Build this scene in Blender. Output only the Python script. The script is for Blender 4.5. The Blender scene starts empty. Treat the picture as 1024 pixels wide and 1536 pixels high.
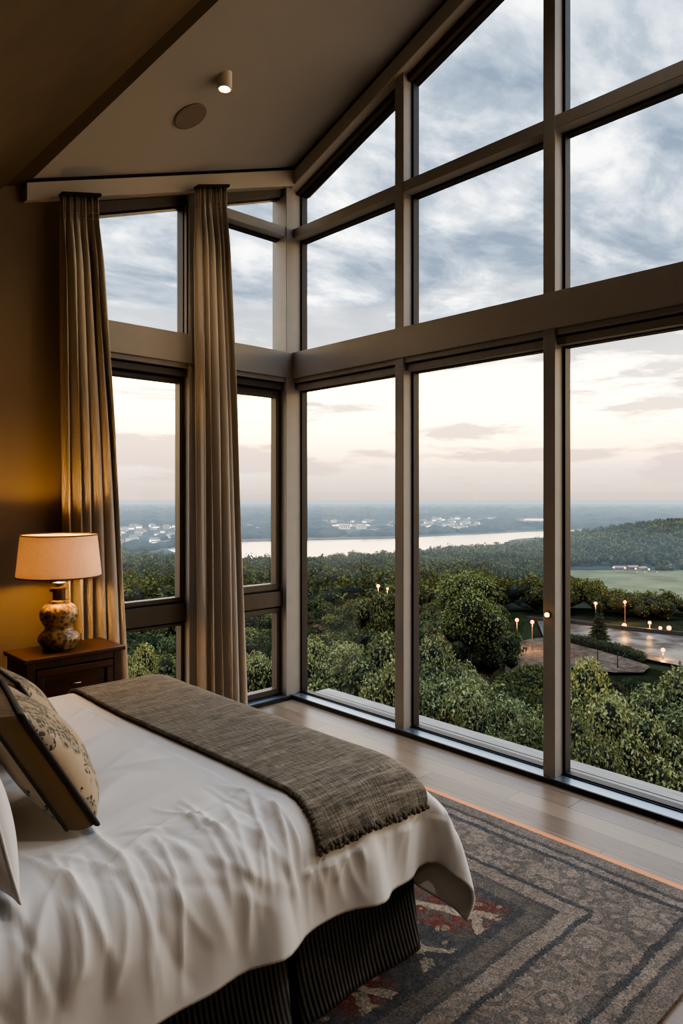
import bpy, bmesh, math, random
import numpy as np
from mathutils import Vector, Matrix
SC = bpy.context.scene
COL = SC.collection
R = math.radians
rng = np.random.default_rng(7)
random.seed(7)
SMOOTH = lambda t: t * t * (3 - 2 * t)

# ------------------------------------------------------------------ helpers
def tag(o, label=None, cat=None, group=None, kind=None):
    if label: o['label'] = label
    if cat: o['category'] = cat
    if group: o['group'] = group
    if kind: o['kind'] = kind
    return o

def empty(name, loc=(0, 0, 0), rz=0):
    o = bpy.data.objects.new(name, None)
    o.empty_display_size = .1
    COL.objects.link(o); o.location = loc; o.rotation_euler = (0, 0, rz)
    return o

class MB:
    """collects shapes and links them as one mesh object"""
    def __init__(s): s.v = []; s.f = []; s.m = []; s.cur = 0
    def add(s, vs, fs):
        b = len(s.v); s.v += [tuple(p) for p in vs]
        s.f += [tuple(b + i for i in f) for f in fs]; s.m += [s.cur] * len(fs)
        return s
    def box(s, x0, x1, y0, y1, z0, z1):
        vs = [(x, y, z) for z in (z0, z1) for y in (y0, y1) for x in (x0, x1)]
        return s.add(vs, [(0, 2, 3, 1), (4, 5, 7, 6), (0, 1, 5, 4), (2, 6, 7, 3), (0, 4, 6, 2), (1, 3, 7, 5)])
    def prism(s, pts, d):
        """closed polygon pts extruded by vector d"""
        n = len(pts); d = Vector(d)
        vs = [Vector(p) for p in pts] + [Vector(p) + d for p in pts]
        return s.add(vs, [tuple(range(n))[::-1], tuple(range(n, 2 * n))] + [(i, (i + 1) % n, n + (i + 1) % n, n + i) for i in range(n)])
    def lathe(s, prof, seg=32, c=(0, 0, 0), cap=True):
        vs = []; n = len(prof)
        for r, z in prof:
            for k in range(seg):
                a = 2 * math.pi * k / seg
                vs.append((c[0] + r * math.cos(a), c[1] + r * math.sin(a), c[2] + z))
        fs = [(i * seg + k, i * seg + (k + 1) % seg, (i + 1) * seg + (k + 1) % seg, (i + 1) * seg + k) for i in range(n - 1) for k in range(seg)]
        if cap: fs += [tuple(range(seg))[::-1], tuple((n - 1) * seg + k for k in range(seg))]
        return s.add(vs, fs)
    def tube(s, path, r, seg=8, closed=False):
        path = [Vector(p) for p in path]; n = len(path); vs = []
        up = Vector((0, 0, 1))
        for i, p in enumerate(path):
            t = (path[(i + 1) % n if closed else min(i + 1, n - 1)] - path[i - 1 if closed else max(i - 1, 0)])
            t = t.normalized() if t.length > 1e-9 else up
            a = up if abs(t.dot(up)) < .95 else Vector((1, 0, 0))
            x = t.cross(a).normalized(); y = t.cross(x).normalized()
            rr = r[i] if isinstance(r, (list, tuple)) else r
            for k in range(seg):
                an = 2 * math.pi * k / seg
                vs.append(p + x * (rr * math.cos(an)) + y * (rr * math.sin(an)))
        fs = [(i * seg + k, ((i + 1) % n) * seg + k, ((i + 1) % n) * seg + (k + 1) % seg, i * seg + (k + 1) % seg) for i in range(n if closed else n - 1) for k in range(seg)]
        if not closed: fs += [tuple(range(seg)), tuple((n - 1) * seg + k for k in range(seg))[::-1]]
        return s.add(vs, fs)
    def grid(s, P, closed_u=False):
        """P[i][j] grid of points"""
        ni = len(P); nj = len(P[0])
        vs = [p for row in P for p in row]
        fs = [(i * nj + j, ((i + 1) % ni) * nj + j, ((i + 1) % ni) * nj + j + 1, i * nj + j + 1) for i in range(ni if closed_u else ni - 1) for j in range(nj - 1)]
        return s.add(vs, fs)
    def build(s, name, mats, parent=None, smooth=False, bevel=0, seg=2, sub=0, loc=None):
        me = bpy.data.meshes.new(name); me.from_pydata(s.v, [], s.f); me.update()
        bm = bmesh.new(); bm.from_mesh(me); bmesh.ops.recalc_face_normals(bm, faces=bm.faces); bm.to_mesh(me); bm.free()
        for m in (mats if isinstance(mats, (list, tuple)) else [mats]): me.materials.append(m)
        if any(s.m): me.polygons.foreach_set('material_index', s.m)
        if smooth: me.polygons.foreach_set('use_smooth', [True] * len(s.f))
        o = bpy.data.objects.new(name, me); COL.objects.link(o)
        if parent: o.parent = parent
        if loc: o.location = loc
        if bevel:
            b = o.modifiers.new('edge', 'BEVEL'); b.width = bevel; b.segments = seg; b.limit_method = 'ANGLE'; b.angle_limit = R(40)
        if sub:
            b = o.modifiers.new('sub', 'SUBSURF'); b.levels = sub; b.render_levels = sub
        return o

def np_mesh(name, v, f, mats, mi=None, smooth=False):
    """v (n,3) array, f (m,4) or (m,3) int array"""
    me = bpy.data.meshes.new(name); k = f.shape[1]
    me.vertices.add(len(v)); me.vertices.foreach_set('co', np.ascontiguousarray(v, np.float32).ravel())
    me.loops.add(f.size); me.loops.foreach_set('vertex_index', np.ascontiguousarray(f, np.int32).ravel())
    me.polygons.add(len(f)); me.polygons.foreach_set('loop_start', np.arange(0, f.size, k, dtype=np.int32))
    try: me.polygons.foreach_set('loop_total', np.full(len(f), k, np.int32))
    except Exception: pass
    for m in mats: me.materials.append(m)
    if mi is not None: me.polygons.foreach_set('material_index', np.ascontiguousarray(mi, np.int32))
    if smooth: me.polygons.foreach_set('use_smooth', np.ones(len(f), bool))
    me.update(calc_edges=True); me.validate()
    return me

def obj(name, me, parent=None):
    o = bpy.data.objects.new(name, me); COL.objects.link(o)
    if parent: o.parent = parent
    return o

def copy_tree(o, parent=None):
    c = o.copy(); COL.objects.link(c); c.parent = parent
    for ch in list(o.children): copy_tree(ch, c)
    return c

# ------------------------------------------------------------------ materials
class NT:
    def __init__(s, nt): s.nt = nt
    def n(s, t, out=0, props=None, **kw):
        nd = s.nt.nodes.new(t)
        for k, v in (props or {}).items(): setattr(nd, k, v)
        for k, v in kw.items():
            key = int(k[1:]) if k[0] == 'i' and k[1:].isdigit() else k.replace('_', ' ')
            s.set(nd.inputs[key], v)
        return nd.outputs[out] if out is not None else nd
    def set(s, sock, v):
        if isinstance(v, bpy.types.NodeSocket): s.nt.links.new(v, sock)
        elif isinstance(v, (tuple, list)) and len(v) == 3 and sock.type == 'RGBA': sock.default_value = (*v, 1)
        else: sock.default_value = v
    def m(s, op, a, b=0., c=0., clamp=False):
        nd = s.nt.nodes.new('ShaderNodeMath'); nd.operation = op; nd.use_clamp = clamp
        for i, v in enumerate((a, b, c)): s.set(nd.inputs[i], v)
        return nd.outputs[0]
    def mix(s, fac, a, b, mode='MIX'):
        nd = s.nt.nodes.new('ShaderNodeMix'); nd.data_type = 'RGBA'; nd.blend_type = mode
        s.set(nd.inputs[0], fac); s.set(nd.inputs[6], a); s.set(nd.inputs[7], b)
        return nd.outputs[2]
    def ramp(s, fac, stops, interp='LINEAR'):
        nd = s.nt.nodes.new('ShaderNodeValToRGB'); cr = nd.color_ramp; cr.interpolation = interp
        while len(cr.elements) < len(stops): cr.elements.new(.5)
        for e, (p, c) in zip(cr.elements, stops):
            e.position = p; e.color = (*c, 1) if isinstance(c, (tuple, list)) else (c, c, c, 1)
        s.set(nd.inputs[0], fac)
        return nd.outputs[0]
    def noise(s, vec, scale, detail=3, rough=.55, dist=0, out='Fac'):
        nd = s.nt.nodes.new('ShaderNodeTexNoise'); s.set(nd.inputs['Vector'], vec)
        nd.inputs['Scale'].default_value = scale; nd.inputs['Detail'].default_value = detail
        nd.inputs['Roughness'].default_value = rough; nd.inputs['Distortion'].default_value = dist
        return nd.outputs[out]
    def voro(s, vec, scale, out='Distance', rand=1., feature='F1'):
        nd = s.nt.nodes.new('ShaderNodeTexVoronoi'); nd.feature = feature; s.set(nd.inputs['Vector'], vec)
        nd.inputs['Scale'].default_value = scale; nd.inputs['Randomness'].default_value = rand
        return nd.outputs[out]
    def mapv(s, vec, scale=(1, 1, 1), rot=(0, 0, 0), loc=(0, 0, 0)):
        nd = s.nt.nodes.new('ShaderNodeMapping'); s.set(nd.inputs[0], vec)
        nd.inputs['Scale'].default_value = scale; nd.inputs['Rotation'].default_value = rot; nd.inputs['Location'].default_value = loc
        return nd.outputs[0]
    def coord(s, which='Object'): return s.nt.nodes.new('ShaderNodeTexCoord').outputs[which]
    def xyz(s, vec): nd = s.nt.nodes.new('ShaderNodeSeparateXYZ'); s.set(nd.inputs[0], vec); return nd.outputs
    def comb(s, x, y, z):
        nd = s.nt.nodes.new('ShaderNodeCombineXYZ')
        for i, v in enumerate((x, y, z)): s.set(nd.inputs[i], v)
        return nd.outputs[0]
    def bump(s, h, strength=.3, dist=.01):
        nd = s.nt.nodes.new('ShaderNodeBump'); s.set(nd.inputs['Height'], h); nd.inputs['Strength'].default_value = strength; nd.inputs['Distance'].default_value = dist
        return nd.outputs[0]

def newmat(name):
    m = bpy.data.materials.new(name); m.use_nodes = True; m.node_tree.nodes.clear()
    t = NT(m.node_tree); o = m.node_tree.nodes.new('ShaderNodeOutputMaterial')
    return m, t, o

def bsdf(t, o, base, rough=.6, normal=None, **kw):
    nd = t.nt.nodes.new('ShaderNodeBsdfPrincipled')
    t.set(nd.inputs['Base Color'], base); t.set(nd.inputs['Roughness'], rough)
    if normal is not None: t.set(nd.inputs['Normal'], normal)
    for k, v in kw.items(): t.set(nd.inputs[k.replace('_', ' ')], v)
    t.nt.links.new(nd.outputs[0], o.inputs[0])
    return nd

def simple(name, col, rough=.6, var=.12, scale=6, bump=0, bscale=60, coord='Object', **kw):
    m, t, o = newmat(name); P = t.coord(coord)
    a = t.noise(P, scale, 4)
    base = t.mix(t.m('MULTIPLY', a, 1.0), tuple(c * (1 - var * 1.6) for c in col), tuple(min(1, c * (1 + var * 1.4)) for c in col))
    nrm = t.bump(t.noise(P, bscale, 3), bump, .004) if bump else None
    bsdf(t, o, base, rough, nrm, **kw)
    return m

def emit(name, col, s):
    m, t, o = newmat(name)
    t.nt.links.new(t.n('ShaderNodeEmission', Color=(*col, 1), Strength=s), o.inputs[0])
    return m

M = {}
M['wall'] = simple('wall_paint', (.215, .168, .118), .85, .05, 3, .12, 220)
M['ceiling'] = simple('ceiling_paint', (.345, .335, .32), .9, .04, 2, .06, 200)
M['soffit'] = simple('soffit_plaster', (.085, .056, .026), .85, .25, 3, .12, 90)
M['cornice'] = simple('cornice_paint', (.44, .41, .365), .6, .05, 5)
M['frame'] = simple('bronze_frame', (.30, .285, .265), .45, .07, 9)
M['beam'] = simple('beam_paint', (.325, .305, .28), .5, .06, 4)
M['dark'] = simple('dark_gasket', (.018, .017, .016), .5, .2, 20)
M['darkframe'] = simple('dark_bronze', (.075, .058, .045), .42, .12, 12)
M['trimdark'] = simple('dark_plaster', (.075, .05, .028), .85, .1, 6)
M['sash'] = simple('grey_sash', (.085, .07, .056), .45, .1, 10)
M['alu'] = simple('anodised_sill', (.42, .47, .52), .3, .05, 20, Metallic=.85)
M['gap'] = simple('shade_strip_and_track', (.02, .014, .01), .9, .1, 5)  # near-black for the painted gap shadow and the curtain tracks
M['brass'] = simple('brushed_steel', (.6, .57, .5), .3, .1, 30, Metallic=1.)
M['white_plastic'] = simple('white_plastic', (.62, .55, .47), .5, .04, 8)
M['grille'] = simple('grey_grille_cloth', (.21, .175, .15), .8, .08, 60)

def wood(name, c0, c1, axis=0, rough=.35, s=1.):
    m, t, o = newmat(name); P = t.coord()
    sc = [9 * s, 9 * s, 9 * s]; sc[axis] = .9 * s
    g = t.noise(t.mapv(P, tuple(sc)), 2.2, 6, .62, 1.2)
    f = t.noise(t.mapv(P, tuple(k * 6 for k in sc)), 3, 2)
    fac = t.m('ADD', t.m('MULTIPLY', g, .8), t.m('MULTIPLY', f, .25))
    bsdf(t, o, t.ramp(fac, [(.3, c0), (.7, c1)]), rough, t.bump(f, .08, .002), Coat_Weight=.15)
    return m
M['walnut'] = wood('dark_walnut', (.035, .014, .006), (.095, .04, .016), 0, .35)
M['walnut_v'] = wood('dark_walnut_upright', (.03, .012, .006), (.075, .032, .014), 2, .4)

def floor_mat():
    m, t, o = newmat('oak_planks'); P = t.coord()
    x, y, z = t.xyz(P)
    w = .145
    px = t.m('DIVIDE', x, w); ix = t.m('FLOOR', px); fx = t.m('FRACT', px)
    rnd = t.n('ShaderNodeTexWhiteNoise', props={'noise_dimensions': '1D'}, W=ix)
    py = t.m('ADD', t.m('DIVIDE', y, 1.55), t.m('MULTIPLY', rnd, 7.3)); iy = t.m('FLOOR', py); fy = t.m('FRACT', py)
    pid = t.n('ShaderNodeTexWhiteNoise', props={'noise_dimensions': '2D'}, Vector=t.comb(ix, iy, 0))
    V = t.comb(t.m('ADD', x, t.m('MULTIPLY', pid, 13.)), y, pid)
    g = t.noise(t.mapv(V, (26, 1.6, 1)), 2.0, 6, .65, .8)
    f = t.noise(t.mapv(V, (150, 6, 1)), 2.0, 2)
    fac = t.m('ADD', t.m('MULTIPLY', g, .6), t.m('ADD', t.m('MULTIPLY', pid, .28), t.m('MULTIPLY', f, .16)))
    col = t.ramp(fac, [(.2, (.125, .08, .05)), (.55, (.25, .172, .112)), (.9, (.36, .26, .175))])
    ed = t.m('MINIMUM', fx, t.m('SUBTRACT', 1., fx)); ey = t.m('MULTIPLY', t.m('MINIMUM', fy, t.m('SUBTRACT', 1., fy)), 10.)
    seam = t.m('MINIMUM', t.m('MULTIPLY', t.m('MINIMUM', ed, ey), 40.), 1.)
    col = t.mix(seam, (.05, .03, .018), col)
    rough = t.m('ADD', .26, t.m('MULTIPLY', g, .2))
    bsdf(t, o, col, rough, t.bump(t.m('ADD', t.m('MULTIPLY', seam, 1.), t.m('MULTIPLY', g, .25)), .25, .003), Coat_Weight=.25, Coat_Roughness=.22)
    return m
M['floor'] = floor_mat()

def rug_mat(x1, y0):
    m, t, o = newmat('persian_rug'); P = t.coord(); x, y, z = t.xyz(P)
    wob = t.m('ADD', t.m('MULTIPLY', t.m('SUBTRACT', t.noise(P, 9, 3), .5), .035), t.m('MULTIPLY', t.m('SUBTRACT', t.noise(P, 120, 2), .5), .035))
    dx = t.m('SUBTRACT', x1, x); dy = t.m('SUBTRACT', y, y0)
    d = t.m('ADD', t.m('MINIMUM', dx, dy), wob)
    along = t.m('ADD', x, y)
    # border ornament: vines and rosettes
    Vn = t.n('ShaderNodeTexNoise', 'Color', Vector=P, Scale=11., Detail=2.)
    Pd = t.n('ShaderNodeVectorMath', props={'operation': 'ADD'}, i0=P, i1=t.n('ShaderNodeVectorMath', props={'operation': 'SCALE'}, i0=Vn, Scale=.05))
    ros = t.voro(Pd, 8.5, 'Distance', .75)
    ros2 = t.voro(Pd, 19, 'Distance', .9)
    ring = t.m('ABSOLUTE', t.m('SUBTRACT', ros, .42))
    orn = t.m('ADD', t.m('LESS_THAN', ring, .09), t.m('LESS_THAN', ros2, .33), clamp=True)
    orn = t.m('MULTIPLY', orn, t.m('ADD', .35, t.noise(P, 30, 3)))
    tan = (.29, .235, .19); dark = (.085, .082, .08); navy = (.062, .067, .074); mid = (.165, .138, .115); red = (.17, .04, .026); cream = (.36, .295, .215)
    outer = t.mix(t.m('MULTIPLY', orn, .62), tan, dark)
    band = t.mix(t.m('MULTIPLY', orn, .55), mid, dark)
    # field: lattice of cream lines over red and blue lozenges
    q = .30
    ua = t.m('DIVIDE', t.m('ADD', x, t.m('MULTIPLY', y, .55)), q); va = t.m('DIVIDE', t.m('SUBTRACT', x, t.m('MULTIPLY', y, .55)), q)
    wu = t.m('ADD', ua, t.m('MULTIPLY', t.noise(P, 10, 2), .35)); wv = t.m('ADD', va, t.m('MULTIPLY', t.noise(P, 12, 2), .35))
    lu = t.m('ABSOLUTE', t.m('SUBTRACT', t.m('FRACT', wu), .5)); lv = t.m('ABSOLUTE', t.m('SUBTRACT', t.m('FRACT', wv), .5))
    cell = t.n('ShaderNodeTexWhiteNoise', props={'noise_dimensions': '2D'}, Vector=t.comb(t.m('FLOOR', wu), t.m('FLOOR', wv), 0))
    cc = t.ramp(cell, [(0, red), (.25, navy), (.42, red), (.62, (.075, .075, .07)), (.75, red), (.9, navy)], 'CONSTANT')
    flor = t.voro(Pd, 14, 'Distance', .8)
    cc = t.mix(t.m('LESS_THAN', flor, .2), cc, (.30, .235, .16)); cc = t.mix(t.m('MULTIPLY', t.m('GREATER_THAN', flor, .52), .7), cc, dark)
    lat = t.m('MULTIPLY', t.m('LESS_THAN', t.m('MINIMUM', lu, lv), .075), t.m('GREATER_THAN', t.noise(P, 16, 2), .38))
    field = t.mix(lat, cc, cream)
    # stack the bands from the edge inwards
    def sel(col, lo, hi, prev):
        k = t.m('MULTIPLY', t.m('GREATER_THAN', d, lo), t.m('LESS_THAN', d, hi)); return t.mix(k, prev, col)
    col = t.mix(.5, tan, mid)
    col = sel(dark, .07, .095, col); col = sel(tan, .095, .135, col); col = sel(navy, .135, .165, col)
    col = sel(outer, .165, .40, col); col = sel(navy, .40, .425, col); col = sel(tan, .425, .495, col); col = sel(dark, .495, .515, col)
    col = sel(band, .515, .58, col); col = sel(navy, .58, .625, col); col = sel(field, .625, 9, col)
    wear = t.noise(P, 38, 4, .75); col = t.mix(t.ramp(wear, [(.46, 0.), (.66, .75)]), col, mid); col = t.mix(t.ramp(t.noise(t.mapv(P, loc=(4, 2, 1)), 55, 4, .75), [(.5, 0.), (.68, .7)]), col, dark)
    mot = t.noise(P, 170, 2, .8); big = t.noise(P, 5, 3)
    col = t.mix(1., col, t.ramp(mot, [(.25, .3), (.75, 1.6)]), 'MULTIPLY')
    col = t.mix(1., col, t.ramp(big, [(.2, .75), (.8, 1.2)]), 'MULTIPLY')
    bsdf(t, o, col, .95, t.bump(t.noise(P, 260, 3), .6, .006))
    return m

def cloth(name, col, rough=.85, weave=0, var=.06, trans=0, bump=.15, bscale=14, sheen=.2):
    m, t, o = newmat(name); P = t.coord()
    a = t.noise(P, 5, 4)
    base = t.mix(a, tuple(c * (1 - var) for c in col), tuple(min(1, c * (1 + var)) for c in col))
    h = t.noise(P, bscale, 4, .6)
    if weave: h = t.m('ADD', h, t.m('MULTIPLY', t.noise(P, weave, 2), .35))
    b = bsdf(t, o, base, rough, t.bump(h, bump, .02), Sheen_Weight=sheen)
    if trans:
        tr = t.n('ShaderNodeBsdfTranslucent', Color=(*col, 1))
        mx = t.nt.nodes.new('ShaderNodeMixShader'); mx.inputs[0].default_value = trans
        t.nt.links.new(b.outputs[0], mx.inputs[1]); t.nt.links.new(tr, mx.inputs[2]); t.nt.links.new(mx.outputs[0], o.inputs[0])
    return m
M['duvet'] = cloth('white_duvet_cotton', (.74, .725, .71), .65, 0, .03, 0, .06, 4, .1)
M['pillow'] = cloth('white_pillow_cotton', (.72, .72, .74), .75, 0, .03, 0, .2, 12)
M['curtain'] = cloth('taupe_linen', (.53, .48, .42), .9, 300, .06, .2, .12, 40)
M['sheet'] = cloth('mattress_ticking', (.6, .56, .5), .9, 0, .03, 0, .1, 30)
M['headboard'] = cloth('headboard_fabric', (.12, .10, .085), .9, 200)

def skirt_mat():
    m, t, o = newmat('corduroy_valance'); P = t.coord(); x, y, z = t.xyz(P)
    r = t.m('SINE', t.m('MULTIPLY', t.m('ADD', x, y), 2 * math.pi / .017))
    k = t.ramp(t.m('ADD', .5, t.m('MULTIPLY', r, .5)), [(.15, (.012, .011, .009)), (.7, (.05, .046, .037))])
    k = t.mix(1., k, t.ramp(t.noise(P, 60, 2), [(.3, .7), (.7, 1.2)]), 'MULTIPLY')
    bsdf(t, o, k, .9, t.bump(r, .6, .004), Sheen_Weight=.2)
    return m
M['skirt'] = skirt_mat()

def runner_mat():
    m, t, o = newmat('woven_throw'); P = t.coord('UV'); u, v, _ = t.xyz(P)
    wx = t.noise(t.mapv(P, (160, 14, 1)), 1., 3, .7); wy = t.noise(t.mapv(P, (14, 150, 1)), 1., 3, .7)
    slub = t.noise(t.mapv(P, (7, 60, 1)), 1., 3, .6)
    st = t.noise(t.mapv(P, (1.2, 16, 1)), 1., 2, .5)
    f = t.m('ADD', t.m('ADD', t.m('MULTIPLY', wx, .42), t.m('MULTIPLY', wy, .45)), t.m('MULTIPLY', slub, .35))
    col = t.ramp(f, [(.42, (.045, .04, .03)), (.56, (.16, .14, .108)), (.72, (.36, .315, .25))])
    col = t.mix(1., col, t.ramp(st, [(.3, .78), (.7, 1.12)]), 'MULTIPLY')
    bsdf(t, o, col, .95, t.bump(t.m('ADD', wx, wy), .8, .006), Sheen_Weight=.2)
    return m
M['runner'] = runner_mat()

def floral_mat():
    m, t, o = newmat('floral_cotton'); P = t.coord()
    Vn = t.n('ShaderNodeTexNoise', 'Color', Vector=P, Scale=22., Detail=2.)
    Pd = t.n('ShaderNodeVectorMath', props={'operation': 'ADD'}, i0=P, i1=t.n('ShaderNodeVectorMath', props={'operation': 'SCALE'}, i0=Vn, Scale=.035))
    big = t.voro(t.mapv(P, loc=(.03, .05, .02)), 8.6, 'Distance', .8)
    clus = t.m('LESS_THAN', t.m('ADD', big, t.m('MULTIPLY', t.noise(P, 34, 3), .55)), .84)
    pet = t.m('LESS_THAN', t.m('ADD', t.voro(Pd, 62, 'Distance'), t.m('MULTIPLY', t.noise(P, 90, 2), .25)), .56)
    stem = t.m('LESS_THAN', t.m('ABSOLUTE', t.m('SUBTRACT', t.noise(Pd, 9, 1), .5)), .010)
    ink = t.m('MAXIMUM', t.m('MULTIPLY', clus, pet), t.m('MULTIPLY', stem, t.m('LESS_THAN', big, .62)))
    base = t.mix(t.noise(P, 6, 3), (.33, .25, .165), (.46, .365, .255))
    base = t.mix(clus, base, t.mix(.45, base, (.10, .11, .075)))
    bsdf(t, o, t.mix(ink, base, (.022, .022, .016)), .6, t.bump(t.noise(P, 16, 3), .25, .012), Sheen_Weight=.2)
    return m
M['floral'] = floral_mat()
M['gold'] = cloth('gold_satin', (.15, .088, .032), .5, 0, .22, 0, .2, 18)
M['piping'] = cloth('black_piping', (.012, .011, .010), .7, 0, .1, 0, .1, 60)

def lampbase_mat():
    m, t, o = newmat('mottled_ceramic'); P = t.coord()
    a = t.noise(P, 26, 5, .65, .8); b = t.voro(t.mapv(P, (1, 1, 1)), 42)
    f = t.m('ADD', t.m('MULTIPLY', a, .8), t.m('MULTIPLY', b, .35))
    bsdf(t, o, t.ramp(f, [(.35, (.035, .02, .01)), (.52, (.19, .11, .045)), (.68, (.46, .33, .17))]), .38, t.bump(a, .3, .006), Coat_Weight=.4)
    return m
M['lampbase'] = lampbase_mat()

def shade_mat():
    m, t, o = newmat('linen_shade'); P = t.coord()
    w = t.m('ADD', t.noise(t.mapv(P, (60, 60, 500)), 1., 2), t.noise(t.mapv(P, (420, 420, 30)), 1., 2))
    col = t.ramp(w, [(.6, (.58, .42, .34)), (1.3, (.72, .56, .46))])
    d = t.n('ShaderNodeBsdfDiffuse', Color=col); tr = t.n('ShaderNodeBsdfTranslucent', Color=t.mix(.5, col, (.9, .55, .38)))
    mx = t.nt.nodes.new('ShaderNodeMixShader'); mx.inputs[0].default_value = .085
    t.nt.links.new(d, mx.inputs[1]); t.nt.links.new(tr, mx.inputs[2]); t.nt.links.new(mx.outputs[0], o.inputs[0])
    return m
M['shade'] = shade_mat()

def glass_mat():
    m, t, o = newmat('window_glass')
    fr = t.n('ShaderNodeFresnel', IOR=1.45)
    tr = t.n('ShaderNodeBsdfTransparent', Color=(.96, .975, .97, 1)); gl = t.n('ShaderNodeBsdfGlossy', Color=(.9, .93, .95, 1), Roughness=.01)
    mx = t.nt.nodes.new('ShaderNodeMixShader'); t.nt.links.new(t.m('MULTIPLY', fr, .55), mx.inputs[0])
    t.nt.links.new(tr, mx.inputs[1]); t.nt.links.new(gl, mx.inputs[2]); t.nt.links.new(mx.outputs[0], o.inputs[0])
    return m
M['glass'] = glass_mat()

def deck_mat():
    m, t, o = newmat('weathered_deck'); P = t.coord(); x, y, z = t.xyz(P)
    g = t.noise(t.mapv(P, (30, 1.5, 30)), 2, 5, .65)
    bsdf(t, o, t.ramp(g, [(.3, (.20, .17, .14)), (.7, (.36, .315, .26))]), .75, t.bump(g, .3, .004))
    return m
M['deck'] = deck_mat()
# overall light levels
LAMP_W = 46.0; LAMP_OUT = 1500.; SKY = 2.2
HAZE = 1 / 1500.; HAZE_COL = (.62, .74, .86); HAZE_S = .52
VIEW = 'AgX'; LOOK = 'AgX - High Contrast'; EXPO = 0.88
# ------------------------------------------------------------------ camera
EYE = 1.6
CS, SN = 0.730138, 0.683299            # room axes against the camera axes
cam = bpy.data.cameras.new('camera'); cam.sensor_fit = 'HORIZONTAL'; cam.sensor_width = 36
cam.lens = 36 * 1060 / 1024; cam.shift_y = -(768 - 745) / 1024; cam.clip_end = 20000; cam.clip_start = .02
co = bpy.data.objects.new('camera', cam); COL.objects.link(co)
co.location = (0, 0, EYE); co.rotation_euler = (R(90), 0, -math.asin(SN)); SC.camera = co

XR, YL = 3.58, 4.39                     # inner planes of the two glazed walls
XG, YG = 3.685, 4.495                   # glass planes
X0, Y0 = -0.8, -1.45                    # the two plain walls behind the camera
zc = lambda x, y: 4.195 + .353 * (x - 3.5) - .366 * (y - 4.34)     # sloping ceiling
zs = lambda x, y: 3.43 + (x - 1.40) - .10 * (y - 4.39)             # steep lower slope over the bed head
lx = lambda y: 1.52 + .342 * (4.39 - y)                            # where the two meet
lip = lambda y: 1.40 + .3286 * (4.39 - y)

def struct(o, label): return tag(o, label, kind='structure')

# floor, ceiling, walls
struct(MB().box(X0 - .15, 3.70, Y0 - .15, 4.56, -.16, 0).build('floor', M['floor']), 'warm oak plank floor running along the glass wall')
P = [(lx(4.62) - .05, 4.62), (3.86, 4.62), (3.86, Y0 - .15), (lx(Y0 - .15) - .05, Y0 - .15)]
struct(MB().prism([(x, y, zc(x, y)) for x, y in P], (0, 0, .18)).build('ceiling', M['ceiling']), 'pale sloping ceiling rising above the corner windows')
P = [(lip(4.56), 4.56), (lip(Y0 - .15), Y0 - .15), (X0 - .15, Y0 - .15), (X0 - .15, 4.56)]
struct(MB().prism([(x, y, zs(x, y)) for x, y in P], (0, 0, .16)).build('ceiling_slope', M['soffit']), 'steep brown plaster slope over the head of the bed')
ya, yb = 4.56, Y0 - .15
q = [(lip(ya), ya, zs(lip(ya), ya)), (lip(yb), yb, zs(lip(yb), yb)), (lx(yb), yb, zc(lx(yb), yb)), (lx(ya), ya, zc(lx(ya), ya))]
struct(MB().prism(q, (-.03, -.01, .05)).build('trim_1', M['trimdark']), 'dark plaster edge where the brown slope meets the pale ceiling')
pts = [(X0, -.0), (1.93, 0), (1.93, zc(1.93, 4.45)), (1.52, zc(1.52, 4.45)), (1.40, 3.45), (X0, zs(X0, 4.45))]
struct(MB().prism([(x, YL, z) for x, z in pts], (0, .16, 0)).build('wall_north', M['wall']), 'warm taupe plaster wall behind the bedside lamp')
struct(MB().box(X0 - .15, X0, Y0 - .15, 4.55, 0, 2.1).build('wall_west', M['wall']), 'low taupe wall behind the bed head')
pts = [(X0, 0), (3.7, 0), (3.7, zc(3.7, Y0)), (lx(Y0), zc(lx(Y0), Y0)), (lip(Y0), zs(lip(Y0), Y0)), (X0, zs(X0, Y0))]
struct(MB().prism([(x, Y0, z) for x, z in pts], (0, -.15, 0)).build('wall_south', M['wall']), 'taupe gable wall opposite the corner windows')

# cornices under the ceiling with a black strip above, painted as gap shadow
top = lambda x, y: zc(x, y) - .03
q = [(1.50, 4.33, top(1.5, 4.33)), (3.545, 4.33, top(3.545, 4.33)), (3.545, 4.33, top(3.545, 4.33) - .125), (1.50, 4.33, top(1.5, 4.33) - .105)]
struct(MB().prism(q, (0, .24, 0)).build('trim_2', M['cornice'], bevel=.004), 'cream cornice beam over the curtained window')
q = [(3.54, 4.40, top(3.54, 4.40)), (3.54, Y0, top(3.54, Y0)), (3.54, Y0, top(3.54, Y0) - .12), (3.54, 4.40, top(3.54, 4.40) - .12)]
struct(MB().prism(q, (.22, 0, 0)).build('trim_3', M['cornice'], bevel=.004), 'cream cornice beam climbing over the tall glass wall')
g = MB()
g.prism([(1.5, 4.345, zc(1.5, 4.345)), (3.56, 4.345, zc(3.56, 4.345)), (3.56, 4.345, top(3.56, 4.345)), (1.5, 4.345, top(1.5, 4.345))], (0, .2, 0))
g.prism([(3.555, 4.40, zc(3.555, 4.40)), (3.555, Y0, zc(3.555, Y0)), (3.555, Y0, top(3.555, Y0)), (3.555, 4.40, top(3.555, 4.40))], (.2, 0, 0))
struct(g.build('trim_4', M['gap']), 'black strip painted as shadow between cornice and ceiling')

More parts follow.
